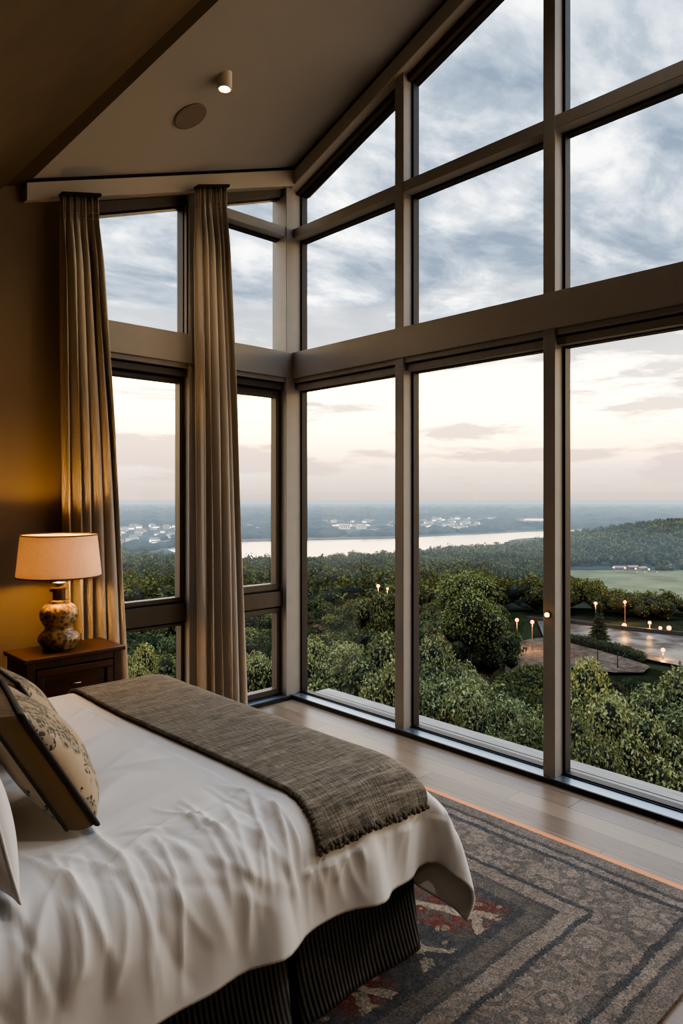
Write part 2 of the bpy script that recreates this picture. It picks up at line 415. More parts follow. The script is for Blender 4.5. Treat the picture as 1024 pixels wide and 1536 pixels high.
# beams, transoms, posts and mullions
BZ0, BZ1 = 2.542, 2.748
struct(MB().box(3.563, 3.76, Y0, 4.39, BZ0, BZ1).box(3.582, 3.76, Y0, 4.39, 2.508, BZ0).build('trim_5', M['beam'], bevel=.004), 'broad painted beam across the tall glass wall')
struct(MB().box(1.93, 3.58, 4.373, 4.56, BZ0, BZ1).box(1.93, 3.58, 4.392, 4.56, 2.508, BZ0).build('trim_6', M['beam'], bevel=.004), 'broad painted beam across the curtained window')
struct(MB().box(3.575, 3.73, Y0, 4.39, 3.66, 3.735).build('trim_7', M['frame'], bevel=.003), 'upper transom bar of the tall glass wall')
struct(MB().box(2.85, 3.58, 4.385, 4.54, 3.66, 3.735).build('trim_8', M['frame'], bevel=.003), 'upper transom bar beside the second curtain')
struct(MB().box(3.50, 3.59, 4.378, 4.56, 0, 4.2).box(3.59, 3.72, 4.39, 4.56, 0, 4.2).build('trim_9', M['frame'], bevel=.003), 'corner post where the two glazed walls meet')
struct(MB().box(2.63, 2.86, 4.385, 4.56, 0, zc(2.7, 4.4) - .1).build('trim_10', M['beam'], bevel=.004), 'wall post behind the second curtain')
MUL = [(3.204, 3.284), (2.071, 2.146), (.936, 1.012), (-.199, -.123), (-1.334, -1.258)]
for k, (a, b) in enumerate(MUL):
    h = MB().box(3.572, 3.72, a, b, 0, zc(3.58, b) - .12)
    struct(h.build('trim_%d' % (11 + k), M['frame'], bevel=.004), ['first', 'second', 'third', 'fourth', 'fifth'][k] + ' upright mullion of the glass wall counted from the corner post')

def ring(mb, P, w, d0, d1, to3):
    """frame ring: polygon P (a, z) inset by w, between depths d0 and d1"""
    n = len(P); c = Vector((sum(p[0] for p in P) / n, sum(p[1] for p in P) / n)); Q = []
    for i in range(n):
        p0, p1, p2 = (Vector(P[i - 1]), Vector(P[i]), Vector(P[(i + 1) % n]))
        def nrm(a, b):
            t = (b - a).normalized(); m = Vector((-t.y, t.x)); return m if m.dot(c - a) > 0 else -m
        n1, n2 = nrm(p0, p1), nrm(p1, p2); bis = (n1 + n2).normalized()
        Q.append(p1 + bis * (w / max(.3, bis.dot(n1))))
    vs = [to3(p[0], p[1], d) for d in (d0, d1) for p in (*P, *Q)]
    fs = []
    for i in range(n):
        j = (i + 1) % n
        fs += [(i, j, n + j, n + i), (2 * n + i, 2 * n + j, 3 * n + j, 3 * n + i), (i, j, 2 * n + j, 2 * n + i), (n + i, n + j, 3 * n + j, 3 * n + i)]
    mb.add(vs, fs); return Q

WN = [0]
def window(P, axis, label, w=.016, sash=None, mat='dark'):
    WN[0] += 1
    e = struct(empty('window_%d' % WN[0], (XG, P[0][0], P[0][1]) if axis == 'x' else (P[0][0], YG, P[0][1])), label)
    off = e.location
    G = XG if axis == 'x' else YG
    to3 = (lambda a, z, d: Vector((G + d, a, z)) - off) if axis == 'x' else (lambda a, z, d: Vector((a, G + d, z)) - off)
    mb = MB(); Q = ring(mb, P, w, -.028, .03, to3)
    mb.build('window_frame', M[mat], e)
    if sash:
        sb = MB(); Q = ring(sb, [tuple(p) for p in Q], sash, -.05, .02, to3); sb.build('sash', M['sash'], e, bevel=.003)
    vs = [to3(p[0], p[1], 0) for p in Q]
    nrm = (vs[1] - vs[0]).cross(vs[2] - vs[1])
    want = Vector((-1, 0, 0)) if axis == 'x' else Vector((0, -1, 0))
    if nrm.dot(want) < 0: vs = vs[::-1]
    me = bpy.data.meshes.new('pane'); me.from_pydata(vs, [], [tuple(range(len(vs)))]); me.materials.append(M['glass']); obj('window_pane', me, e)
    return e

OPEN = [(3.284, 4.39), (2.146, 3.204), (1.012, 2.071), (-.123, .936), (-1.258, -.199)]
tl = lambda y: 4.035 - .345 * (y - 4.363)          # slanted glass head
ORD = ['between the corner post and the first mullion', 'between the first and second mullions', 'between the second and third mullions', 'between the third and fourth mullions', 'between the fourth and fifth mullions']
for k, (a, b) in enumerate(OPEN):
    window([(a, .02), (b, .02), (b, 2.462), (a, 2.462)], 'x', 'tall lower pane of the glass wall ' + ORD[k])
    window([(a, BZ1 - .002), (b, BZ1 - .002), (b, 3.662), (a, 3.662)], 'x', 'middle pane above the beam ' + ORD[k])
    window([(a, 3.733), (b, 3.733), (b, tl(b)), (a, tl(a))], 'x', 'slant-topped upper pane ' + ORD[k])
hd = MB()
for a, b in OPEN:
    hd.box(3.605, 3.72, a, b, 2.452, 2.496); hd.cur = 1; hd.box(3.64, 3.72, a, b, 2.496, 2.51); hd.cur = 0  # dark strip painted in for the shade of the slot
    hd.cur = 2; hd.prism([(3.615, a, tl(a) - .006), (3.615, b, tl(b) - .006), (3.615, b, top(3.6, b) - .10), (3.615, a, top(3.6, a) - .10)], (.11, 0, 0)); hd.cur = 0
struct(hd.build('trim_16', [M['frame'], M['dark'], M['darkframe']], bevel=.002), 'head frames of the glass wall panes')
# sloping-topped windows beyond the curtains
tw = lambda x: 3.464 + .36 * (x - 2.034)
window([(1.93, BZ1 - .002), (2.635, BZ1 - .002), (2.635, tw(2.635)), (1.93, tw(1.93))], 'y', 'slant-topped pane between the two curtains', sash=.0001 or None)
window([(2.855, BZ1 - .002), (3.555, BZ1 - .002), (3.555, 3.662), (2.855, 3.662)], 'y', 'middle pane between the second curtain and the corner post')
window([(2.855, 3.733), (3.555, 3.733), (3.555, tw(3.555)), (2.855, tw(2.855))], 'y', 'narrow slant-topped pane above the upper transom bar')
window([(1.93, .84), (2.635, .84), (2.635, 2.452), (1.93, 2.452)], 'y', 'tall lower pane between the two curtains', sash=.03)
window([(1.93, .02), (2.635, .02), (2.635, .72), (1.93, .72)], 'y', 'low pane under the dark rail beside the nightstand', sash=.02)
window([(2.855, .845), (3.515, .845), (3.515, 2.452), (2.855, 2.452)], 'y', 'tall lower pane between the second curtain and the corner post', sash=.05)
window([(2.855, .02), (3.515, .02), (3.515, .735), (2.855, .735)], 'y', 'low pane under the dark rail by the corner post', sash=.04)
lf = MB()
lf.box(1.93, 2.64, 4.425, 4.55, .715, .845).box(2.85, 3.52, 4.425, 4.55, .73, .85)
lf.cur = 1
lf.box(1.93, 2.64, 4.415, 4.55, 2.45, 2.497).box(2.85, 3.52, 4.415, 4.55, 2.45, 2.497)
lf.cur = 2
lf.box(1.93, 2.64, 4.45, 4.55, 2.497, 2.512).box(2.85, 3.52, 4.45, 4.55, 2.497, 2.512)  # slot shade put in as dark strips here too
lf.cur = 0
for a, b in ((1.93, 2.64), (2.855, 3.56)):
    lf.prism([(a, 4.42, tw(a) - .006), (b, 4.42, tw(b) - .006), (b, 4.42, top(b, 4.4) - .09), (a, 4.42, top(a, 4.4) - .09)], (0, .12, 0))
lf.cur = 1
lf.box(2.618, 2.64, 4.40, 4.44, BZ1, tw(2.62)); lf.cur = 2; lf.box(2.612, 2.64, 4.44, 4.52, BZ1, tw(2.62)).box(3.542, 3.60, 4.45, 4.53, BZ1, tw(3.56)).box(3.515, 3.60, 4.45, 4.53, .02, 2.45)
struct(lf.build('trim_17', [M['darkframe'], M['sash'], M['dark']], bevel=.003), 'dark cross rails and head frames of the curtained window')
# sill tracks
sl = MB(); sl.box(3.53, 3.545, Y0, 4.37, 0, .03); sl.box(3.645, 3.72, Y0, 4.39, 0, .03); sl.box(1.93, 3.53, 4.34, 4.355, 0, .03); sl.box(1.93, 3.53, 4.46, 4.56, 0, .03)
sl.cur = 1; sl.box(3.545, 3.645, Y0, 4.37, 0, .024); sl.box(1.93, 3.545, 4.355, 4.46, 0, .024)
struct(sl.build('trim_18', [M['dark'], M['alu']], bevel=.002), 'blue-grey aluminium sill track under the glass walls')

# small fittings, and an added amber glow dot
ind = empty('amber_glow_dot', (3.572, 2.112, 0))  # added glowing dot for an amber spot, no real fitting there
tag(ind, 'small round amber glow dot added on the second upright mullion', 'light')
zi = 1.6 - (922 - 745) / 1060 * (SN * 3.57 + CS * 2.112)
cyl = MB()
cyl.tube([(.001, 0, zi), (-.012, 0, zi)], .017, 20).build('dot_backing', M['darkframe'], ind)
s = MB(); s.lathe([(.0005, -.0125), (.008, -.011), (.0125, -.006), (.0135, 0), (.0125, .006), (.008, .011), (.0005, .0125)], 16, (-.014, 0, zi)); s.build('lens', emit('amber_dot_glow', (1, .42, .05), 7), ind, smooth=True)

N_UP = Vector((-.353, .366, 1)).normalized()
def on_ceiling(o): o.rotation_mode = 'QUATERNION'; o.rotation_quaternion = Vector((0, 0, 1)).rotation_difference(N_UP)
sp = empty('ceiling_speaker', (2.307, 3.837, zc(2.307, 3.837))); on_ceiling(sp)
tag(sp, 'flat round grey speaker grille set in the sloping ceiling', 'speaker')
MB().lathe([(.104, .01), (.104, -.006), (.100, -.009), (.001, -.009)], 48).build('grille', M['grille'], sp, smooth=False)
MB().lathe([(.104, .0), (.109, -.002), (.109, -.006), (.104, -.008), (.104, 0)], 48, cap=False).build('rim', M['grille'], sp)

spot_lens = emit('spot_lens', (1, .56, .20), 16)
def spotlight(x, y, label, watt, lc=(1, .72, .42), plane=zc):
    z = plane(x, y)
    e = empty('ceiling_spotlight', (x, y, z)); tag(e, label, 'spotlight', 'spotlights on the sloping ceiling')
    MB().lathe([(.044, .03), (.044, -.075), (.040, -.08), (.034, -.08), (.033, -.06)], 36, cap=False).build('canister', M['white_plastic'], e, smooth=False, bevel=.002)
    MB().lathe([(.0335, -.056), (.022, -.064), (.001, -.068)], 32, cap=False).build('lens', spot_lens, e, smooth=True)
    l = bpy.data.lights.new('spot_beam', 'SPOT'); l.energy = watt; l.color = lc; l.spot_size = R(110); l.spot_blend = .8; l.shadow_soft_size = .03
    lo = bpy.data.objects.new('spot_beam', l); COL.objects.link(lo); lo.parent = e; lo.location = (0, 0, -.095)
    return e
spotlight(2.352, 3.525, 'small white ceiling spotlight glowing beside the round speaker grille', 16)
spotlight(3.0, 1.2, 'unseen ceiling spotlight added as fill over the rug', 28, (1, .90, .80))  # added out of view as fill for the room
spotlight(1.75, -.35, 'unseen ceiling spotlight added as fill on the brown slope behind the photographer', 55, (1, .93, .85), zs)  # unseen fill lamp, put in to light the bed side
spotlight(.55, -.75, 'unseen ceiling spotlight added as fill low on the brown slope behind the photographer', 18, (1, .93, .85), zs)  # second unseen fill lamp on the slope, also added

# ------------------------------------------------------------------ rug
rg = MB().box(-.5, 2.95, .905, 3.62, 0, .014).build('rug', rug_mat(2.95, .905))
tag(rg, 'worn oriental rug in grey, tan and brick red under the bed', 'rug')
MB().box(2.951, 2.988, .905, 3.62, 0, .012).build('binding', cloth('rust_binding', (.78, .24, .035), .5, 0, .12, 0, .1, 40), rg, bevel=.003)

# ------------------------------------------------------------------ bed
bed = empty('bed', (.88, 2.5, 0)); tag(bed, 'wide bed with a dark ribbed valance standing on the rug', 'bed')
def at_bed(o): o.matrix_parent_inverse = Matrix.Translation((-.88, -2.5, 0)); return o
BX0, BX1, BY0, BY1 = -.18, 1.892, 1.672, 3.35
def panel(p, q, z1, nrm, flare=.02, n=26):
    p, q, nrm = Vector(p), Vector(q), Vector(nrm); P = []
    for i in range(n + 1):
        t = i / n; row = []
        for j in range(9):
            h = j / 8
            o = (flare + .016) * (1 - h) ** 2 + .006 * (1 - h) ** 2 * math.sin(t * 9.0)
            row.append(p.lerp(q, t) + nrm * o + Vector((0, 0, .016 + (z1 - .016) * h)))
        P.append(row)
    return MB().grid(P)
def skirt(mb, name):
    o = mb.build(name, M['skirt'], bed, smooth=True); s = o.modifiers.new('thick', 'SOLIDIFY'); s.thickness = .008; return at_bed(o)
skirt(panel((BX0, BY0 - .004, 0), (1.325, BY0, 0), .44, (0, -1, 0)), 'valance_panel')
skirt(panel((1.35, BY0 - .006, 0), (BX1 + .004, BY0 - .002, 0), .44, (0, -1, 0), .024), 'valance_panel')
skirt(panel((BX1, BY0, 0), (BX1, BY1, 0), .44, (1, 0, 0)), 'valance_panel')
skirt(panel((BX1, BY1, 0), (BX0, BY1, 0), .44, (0, 1, 0)), 'valance_panel')
at_bed(MB().box(BX0, BX1 - .03, BY0 + .03, BY1 - .03, .016, .42).build('bed_base', M['skirt'], bed))
at_bed(MB().box(BX0, 1.85, 1.69, 3.33, .42, .625).build('mattress', M['sheet'], bed, bevel=.06, seg=4))
at_bed(MB().box(-.27, -.19, 1.62, 3.42, .016, 1.15).build('headboard', M['headboard'], bed, bevel=.03, seg=4))

ni, nj = 72, 81
# the draped duvet: 72 rows by 81 points, each row a start value and steps of 2 mm, for x, then y, then z
DUV = [
[-18,2,2,1,2,2,2,2,2,3,3,4,3,0,0,0,0,0,0,0,0,0,0,0,0,0,0,0,0,0,0,0,0,0,0,0,0,0,0,0,0,0,0,0,0,0,0,0,0,0,0,0,0,0,0,0,0,0,0,0,0,0,0,0,0,0,0,0,-1,-1,0,-1,-1,-1,0,-1,0,-1,-1,0,-1],
[-1,2,1,2,2,2,2,2,2,3,2,3,3,-1,0,-1,1,0,0,1,0,0,0,0,0,0,0,1,0,0,0,-1,0,0,0,0,1,-1,0,0,0,0,0,0,0,0,0,0,0,0,0,0,0,0,0,0,0,0,0,0,0,0,0,0,0,0,0,0,0,-1,-1,-1,0,-1,-1,0,-1,0,-1,-1,0],
[16,2,1,2,2,1,2,2,2,3,2,2,2,0,-1,0,1,1,0,0,0,0,0,0,0,1,0,0,0,0,0,0,0,0,0,0,0,0,0,0,0,0,0,0,0,0,0,0,-1,0,0,0,0,0,0,0,0,0,0,0,0,0,0,0,0,0,0,1,-1,-1,0,-1,-1,0,-1,-1,0,-1,-1,0,-1],
[33,1,2,2,1,2,2,2,2,2,1,2,0,1,0,0,2,0,0,0,0,0,0,1,0,0,0,1,0,0,0,0,0,0,0,0,0,-1,0,0,0,0,0,0,0,0,0,0,0,0,0,0,0,0,-1,0,0,0,0,0,0,0,0,0,0,0,1,0,0,-1,-1,0,-1,-1,0,-1,-1,0,-1,-1,0],
[50,1,2,1,2,2,1,2,1,2,1,2,0,1,0,1,1,1,0,0,0,0,0,0,1,0,0,0,0,0,0,0,0,0,0,0,0,0,0,0,0,0,0,0,0,0,0,-1,0,0,0,0,0,0,0,0,0,0,0,0,0,0,0,0,0,0,0,1,-1,-1,0,-1,-1,0,-1,0,-1,-1,0,-1,-1],
[67,1,1,2,2,1,2,1,2,1,1,1,0,1,1,0,1,1,1,0,0,0,0,0,0,1,0,0,0,0,0,0,0,0,0,0,0,0,0,0,-1,0,0,0,0,0,0,0,0,0,0,0,0,0,0,0,-1,0,0,0,0,0,0,0,0,0,1,0,0,-1,-1,0,-1,-1,0,-1,0,-1,-1,0,-1],
[84,1,1,2,1,2,2,1,1,1,1,1,0,1,0,1,0,1,1,1,0,0,0,0,0,0,0,0,0,0,0,0,0,0,0,0,0,0,0,0,0,0,0,0,0,0,0,0,0,0,-1,0,0,0,0,0,0,0,0,0,0,0,0,0,0,0,0,0,0,-1,0,-1,0,-1,-1,0,-1,-1,0,-1,-1],
[100,2,1,1,2,2,1,1,1,1,1,1,0,1,0,1,0,1,1,0,0,0,1,0,0,0,0,0,0,0,0,0,0,0,0,0,0,0,0,0,0,0,0,0,0,-1,0,0,0,0,0,0,0,0,0,0,0,0,-1,0,0,0,0,0,0,0,0,1,-1,0,-1,0,-1,-1,0,-1,0,-1,-1,0,-1],
[117,1,2,1,2,1,1,1,1,1,1,0,1,1,0,1,0,1,0,1,0,0,0,1,0,0,0,0,0,0,0,0,0,0,0,0,0,0,-1,0,0,0,0,0,0,0,0,0,0,0,0,0,0,-1,0,0,0,0,0,0,0,0,0,0,0,0,0,0,0,-1,0,-1,0,-1,-1,0,-1,0,-1,-1,0],
[134,1,1,2,1,1,1,1,1,1,1,0,1,1,0,0,1,0,1,0,1,0,0,0,0,0,0,0,0,0,0,0,0,0,0,0,0,0,0,0,0,0,0,0,0,0,0,0,-1,0,0,0,0,0,0,0,0,0,0,0,0,-1,0,0,0,0,0,0,0,0,-1,0,-1,0,-1,-1,0,-1,0,-1,-1],
[151,1,1,1,2,1,1,1,1,0,1,1,0,1,0,0,1,0,1,0,0,1,0,0,0,0,0,0,0,0,0,0,0,0,0,0,0,0,0,0,0,0,0,-1,0,0,0,0,0,0,0,0,0,0,0,0,-1,0,0,0,0,0,0,0,0,0,0,0,0,-1,0,-1,0,-1,0,-1,-1,0,-1,0,-1],
[168,1,1,1,2,1,1,1,0,1,0,1,0,1,0,0,1,0,0,1,0,0,1,0,0,0,0,0,0,0,0,0,0,0,0,0,0,-1,0,0,0,0,0,0,0,0,0,0,0,0,0,-1,0,0,0,0,0,0,0,0,0,0,0,-1,0,0,0,0,0,0,-1,0,-1,0,-1,0,-1,0,-1,-1,0],
[185,1,1,1,1,1,1,1,1,0,1,0,0,1,0,0,1,0,0,1,0,0,0,0,1,0,0,0,0,0,-1,0,0,0,0,0,0,0,0,0,0,0,0,0,0,0,-1,0,0,0,0,0,0,0,0,0,0,0,-1,0,0,0,0,0,0,0,0,0,-1,0,0,-1,0,-1,0,-1,0,-1,0,-1,-1],
[202,1,1,1,1,1,1,1,0,1,0,0,1,0,0,0,0,1,0,1,0,0,0,0,0,0,0,0,0,0,0,0,0,0,0,0,0,0,0,0,0,-1,0,0,0,0,0,0,0,0,0,0,0,0,-1,0,0,0,0,0,0,0,0,0,-1,0,0,0,0,0,-1,0,-1,0,-1,0,-1,0,-1,0,-1],
[220,0,1,1,0,1,1,0,1,1,0,1,0,0,0,0,0,1,0,0,1,0,0,0,0,0,0,0,0,0,0,0,0,0,0,0,-1,0,0,0,0,0,0,0,0,0,0,0,0,-1,0,0,0,0,0,0,0,0,0,0,-1,0,0,0,0,0,0,0,-1,0,0,-1,0,-1,0,-1,0,-1,0,-1,0],
[237,0,1,0,1,0,1,1,0,1,0,1,0,0,0,0,0,0,1,0,0,1,0,0,0,0,0,0,0,0,0,-1,0,0,0,0,0,0,0,0,0,0,0,0,0,-1,0,0,0,0,0,0,0,0,0,0,-1,0,0,0,0,0,0,0,0,-1,0,0,0,0,-1,0,-1,0,-1,0,0,-1,-1,0,-1],
[254,0,1,0,1,0,1,0,1,0,1,0,0,0,0,0,0,1,0,0,0,0,0,0,0,0,0,0,0,0,0,0,0,0,0,0,0,0,0,0,-1,0,0,0,0,0,0,0,0,0,0,0,-1,0,0,0,0,0,0,0,0,-1,0,0,0,0,0,0,-1,0,0,-1,0,0,-1,0,-1,0,-1,0,-1],
[271,0,1,0,0,1,0,1,0,0,1,0,0,0,0,0,1,0,0,0,0,0,0,0,0,0,0,0,0,0,0,0,0,0,0,0,-1,0,0,0,0,0,0,0,0,0,0,-1,0,0,0,0,0,0,0,0,0,0,-1,0,0,0,0,0,0,0,-1,0,0,0,-1,0,0,-1,0,-1,0,-1,0,-1,0],
[288,0,0,1,0,0,1,0,1,0,0,0,0,0,1,0,0,0,0,0,0,0,0,0,0,0,0,0,0,0,0,0,-1,0,0,0,0,0,0,0,0,0,0,-1,0,0,0,0,0,0,0,0,0,0,-1,0,0,0,0,0,0,0,0,-1,0,0,0,0,-1,0,0,0,-1,0,-1,0,-1,0,-1,0,-1],
[305,0,0,1,0,0,0,1,0,0,0,0,1,0,0,0,0,0,0,0,0,0,0,0,0,0,0,0,-1,0,0,0,0,0,0,0,0,0,0,-1,0,0,0,0,0,0,0,0,0,0,-1,0,0,0,0,0,0,0,0,-1,0,0,0,0,0,0,-1,0,0,0,-1,0,0,-1,0,-1,0,0,-1,0,-1],
[322,0,0,0,1,0,0,0,0,1,0,0,0,0,0,0,0,0,0,0,-1,1,0,0,-1,0,0,0,0,0,0,0,0,0,0,-1,0,0,0,0,0,0,0,0,0,0,-1,0,0,0,0,0,0,0,0,0,-1,0,0,0,0,0,0,-1,0,0,0,0,0,-1,0,0,-1,0,0,-1,0,-1,0,-1,0],
[339,0,0,0,0,0,0,1,0,0,0,0,0,0,0,0,0,0,-1,0,0,0,0,0,0,0,0,0,0,0,0,0,-1,0,0,0,0,0,0,0,0,0,-1,0,0,0,0,0,0,0,0,0,-1,0,0,0,0,0,0,0,0,-1,0,0,0,0,0,-1,0,0,0,-1,0,0,-1,0,-1,0,-1,0,-1],
[356,0,0,0,0,0,0,0,0,0,0,0,0,0,0,0,0,-1,0,0,0,0,0,0,0,0,0,0,0,-1,0,0,0,0,0,0,0,0,-1,0,0,0,0,0,0,0,0,0,-1,0,0,0,0,0,0,0,0,-1,0,0,0,0,0,0,-1,0,0,0,0,-1,0,0,0,-1,0,-1,0,-1,0,0,-1],
[373,0,0,0,0,0,0,0,0,-1,0,0,0,0,0,0,0,-1,0,0,0,0,0,0,0,0,-1,0,0,0,0,0,0,0,0,-1,0,0,0,0,0,0,0,0,0,-1,0,0,0,0,0,0,0,0,-1,0,0,0,0,0,0,0,-1,0,0,0,0,-1,0,0,0,-1,0,0,-1,0,-1,0,0,-1,0],
[390,0,0,-1,0,0,0,0,0,0,-1,0,0,0,0,0,-1,0,0,0,0,0,0,0,-1,0,0,0,0,0,0,0,-1,0,0,0,0,0,0,0,0,-1,0,0,0,0,0,0,0,0,-1,0,0,0,0,0,0,0,0,-1,0,0,0,0,0,-1,0,0,0,0,-1,0,0,-1,0,0,-1,0,-1,0,0],
[407,0,0,-1,0,0,0,-1,0,0,0,0,-1,0,0,0,-1,0,0,0,0,0,-1,0,0,0,0,0,0,-1,0,0,0,0,0,0,0,-1,0,0,0,0,0,0,0,0,0,-1,0,0,0,0,0,0,0,0,-1,0,0,0,0,0,0,-1,0,0,0,0,-1,0,0,0,-1,0,0,-1,0,-1,0,0,-1],
[424,0,-1,0,0,0,-1,0,-1,0,0,0,-1,0,0,-1,0,0,0,0,0,-1,0,0,0,0,0,-1,0,0,0,0,0,0,-1,0,0,0,0,0,0,0,0,-1,0,0,0,0,0,0,0,0,-1,0,0,0,0,0,0,0,-1,0,0,0,0,0,-1,0,0,0,-1,0,0,-1,0,0,-1,0,0,-1,0],
[441,0,-1,0,0,-1,0,0,-1,0,-1,0,-1,0,0,-1,0,0,0,0,-1,0,0,0,0,-1,0,0,0,0,0,0,-1,0,0,0,0,0,0,0,-1,0,0,0,0,0,0,0,0,-1,0,0,0,0,0,0,0,-1,0,0,0,0,0,0,-1,0,0,0,0,-1,0,0,-1,0,0,-1,0,0,-1,0,0],
[458,0,-1,0,-1,0,-1,0,-1,0,-1,0,-1,0,0,-1,0,0,0,-1,0,0,0,-1,0,0,0,0,0,-1,0,0,0,0,0,0,0,-1,0,0,0,0,0,0,0,0,-1,0,0,0,0,0,0,0,-1,0,0,0,0,0,0,-1,0,0,0,0,0,-1,0,0,0,-1,0,0,-1,0,0,-1,0,0,-1],
[475,0,-1,0,-1,0,-1,-1,0,-1,-1,0,-1,0,-1,0,0,0,-1,0,0,0,-1,0,0,0,0,-1,0,0,0,0,0,0,-1,0,0,0,0,0,0,0,-1,0,0,0,0,0,0,0,0,-1,0,0,0,0,0,0,0,-1,0,0,0,0,0,-1,0,0,0,-1,0,0,0,-1,0,0,-1,0,0,-1,0],
[492,0,-1,-1,0,-1,0,-1,-1,-1,0,-1,-1,0,-1,0,0,-1,0,0,0,-1,0,0,0,-1,0,0,0,0,0,-1,0,0,0,0,0,0,0,-1,0,0,0,0,0,0,0,0,-1,0,0,0,0,0,0,0,-1,0,0,0,0,0,-1,0,0,0,0,0,-1,0,0,-1,0,0,0,-1,0,0,-1,0,0],
[509,-1,0,-1,-1,-1,-1,-1,0,-1,0,-1,-1,0,-1,0,-1,0,0,0,-1,0,0,0,-1,0,0,0,0,-1,0,0,0,0,0,0,-1,0,0,0,0,0,0,0,-1,0,0,0,0,0,0,0,0,-1,0,0,0,0,0,0,-1,0,0,0,0,0,-1,0,0,0,-1,0,0,-1,0,0,-1,0,0,0,-1],
[526,-1,-1,-1,0,-1,-1,-1,-1,-1,0,-1,-1,0,-1,-1,0,0,-1,0,0,0,0,-1,0,0,0,-1,0,0,0,0,0,-1,0,0,0,0,0,0,0,-1,0,0,0,0,0,0,0,0,-1,0,0,0,0,0,0,-1,0,0,0,0,0,-1,0,0,0,0,-1,0,0,0,-1,0,0,-1,0,0,0,-1,0],
[543,-1,-1,-1,-1,-1,-1,-1,-1,-1,-1,0,-1,-1,0,-1,0,-1,0,0,0,-1,0,0,0,0,-1,0,0,0,0,-1,0,0,0,0,0,0,-1,0,0,0,0,0,0,0,-1,0,0,0,0,0,0,0,-1,0,0,0,0,0,0,-1,0,0,0,0,0,-1,0,0,0,-1,0,0,-1,0,0,-1,0,0,0],
[560,-2,-1,0,-1,-1,-1,-1,-1,-2,-1,-1,0,-1,-1,0,-1,0,0,0,-1,0,0,0,-1,0,0,0,0,-1,0,0,0,0,0,-1,0,0,0,0,0,0,0,-1,0,0,0,0,0,0,0,-1,0,0,0,0,0,0,-1,0,0,0,0,0,-1,0,0,0,0,-1,0,0,0,-1,0,0,-1,0,0,0,-1],
[571,0,0,0,0,0,-1,-1,-1,-2,-1,-1,0,-1,-1,-1,0,0,-1,0,0,0,-1,0,0,0,0,-1,0,0,0,0,0,-1,0,0,0,0,0,0,-1,0,0,0,0,0,0,0,-1,0,0,0,0,0,0,0,-1,0,0,0,0,0,-1,0,0,0,0,-1,0,0,0,-1,0,0,0,-1,0,0,-1,0,0],
[581,1,1,0,0,1,0,0,-1,-1,-1,-1,-1,-1,0,-1,0,-1,0,0,0,-1,0,0,0,-1,0,0,0,0,0,-1,0,0,0,0,0,-1,0,0,0,0,0,0,0,-1,0,0,0,0,0,0,0,-1,0,0,0,0,0,0,-1,0,0,0,0,-1,0,0,0,0,-1,0,0,-1,0,0,0,-1,0,0,0],
[596,0,0,0,0,0,0,0,0,0,0,-1,-1,0,-1,0,-1,0,0,0,-1,0,0,0,-1,0,0,0,0,-1,0,0,0,0,0,-1,0,0,0,0,0,0,-1,0,0,0,0,0,0,0,-1,0,0,0,0,0,0,-1,0,0,0,0,0,-1,0,0,0,0,-1,0,0,0,-1,0,0,-1,0,0,0,-1,0],
[612,-1,0,0,0,0,0,0,0,0,-1,0,0,-1,0,-1,0,0,-1,0,0,0,-1,0,0,0,0,-1,0,0,0,0,0,-1,0,0,0,0,0,-1,0,0,0,0,0,0,0,-1,0,0,0,0,0,0,-1,0,0,0,0,0,0,-1,0,0,0,0,-1,0,0,0,-1,0,0,0,-1,0,0,0,-1,0,0],
[626,-1,1,1,-1,-1,0,0,0,0,0,0,0,0,-1,0,0,-1,0,0,0,-1,0,0,0,-1,0,0,0,0,0,-1,0,0,0,0,0,-1,0,0,0,0,0,0,-1,0,0,0,0,0,0,0,-1,0,0,0,0,0,0,-1,0,0,0,0,-1,0,0,0,0,-1,0,0,0,-1,0,0,-1,0,0,0,0],
[641,-1,1,0,0,0,-1,0,0,1,-1,0,0,0,0,-1,0,0,0,-1,0,0,0,0,-1,0,0,0,-1,0,0,0,0,0,-1,0,0,0,0,0,0,-1,0,0,0,0,0,0,0,-1,0,0,0,0,0,0,-1,0,0,0,0,0,-1,0,0,0,0,-1,0,0,0,-1,0,0,0,-1,0,0,0,-1,0],
[656,-1,0,0,0,0,0,0,0,1,0,-1,0,0,0,0,0,0,-1,0,0,0,-1,0,0,0,0,-1,0,0,0,0,-1,0,0,0,0,0,-1,0,0,0,0,0,0,0,-1,0,0,0,0,0,0,-1,0,0,0,0,0,0,-1,0,0,0,0,-1,0,0,0,0,-1,0,0,-1,0,0,0,-1,0,0,0],
[672,-1,0,0,0,0,0,0,1,0,-1,-1,0,0,0,0,0,0,0,0,0,-1,0,0,0,-1,0,0,0,0,-1,0,0,0,0,0,-1,0,0,0,0,0,0,-1,0,0,0,0,0,0,-1,0,0,0,0,0,0,-1,0,0,0,0,0,-1,0,0,0,0,-1,0,0,0,-1,0,0,0,-1,0,0,0,-1],
[688,0,0,0,-1,0,1,0,0,-1,-1,0,0,0,0,0,0,0,0,-1,0,0,0,-1,0,0,0,0,-1,0,0,0,0,0,-1,0,0,0,0,0,-1,0,0,0,0,0,0,-1,0,0,0,0,0,0,0,-1,0,0,0,0,0,-1,0,0,0,0,-1,0,0,0,-1,0,0,0,-1,0,0,0,-1,0,0],
[705,0,0,-1,0,0,0,-1,0,0,-1,0,0,0,0,0,0,-1,0,0,0,0,-1,0,0,0,-1,0,0,0,0,-1,0,0,0,0,0,0,-1,0,0,0,0,0,-1,0,0,0,0,0,0,0,-1,0,0,0,0,0,0,-1,0,0,0,0,-1,0,0,0,0,-1,0,0,-1,0,0,0,0,-1,0,0,0],
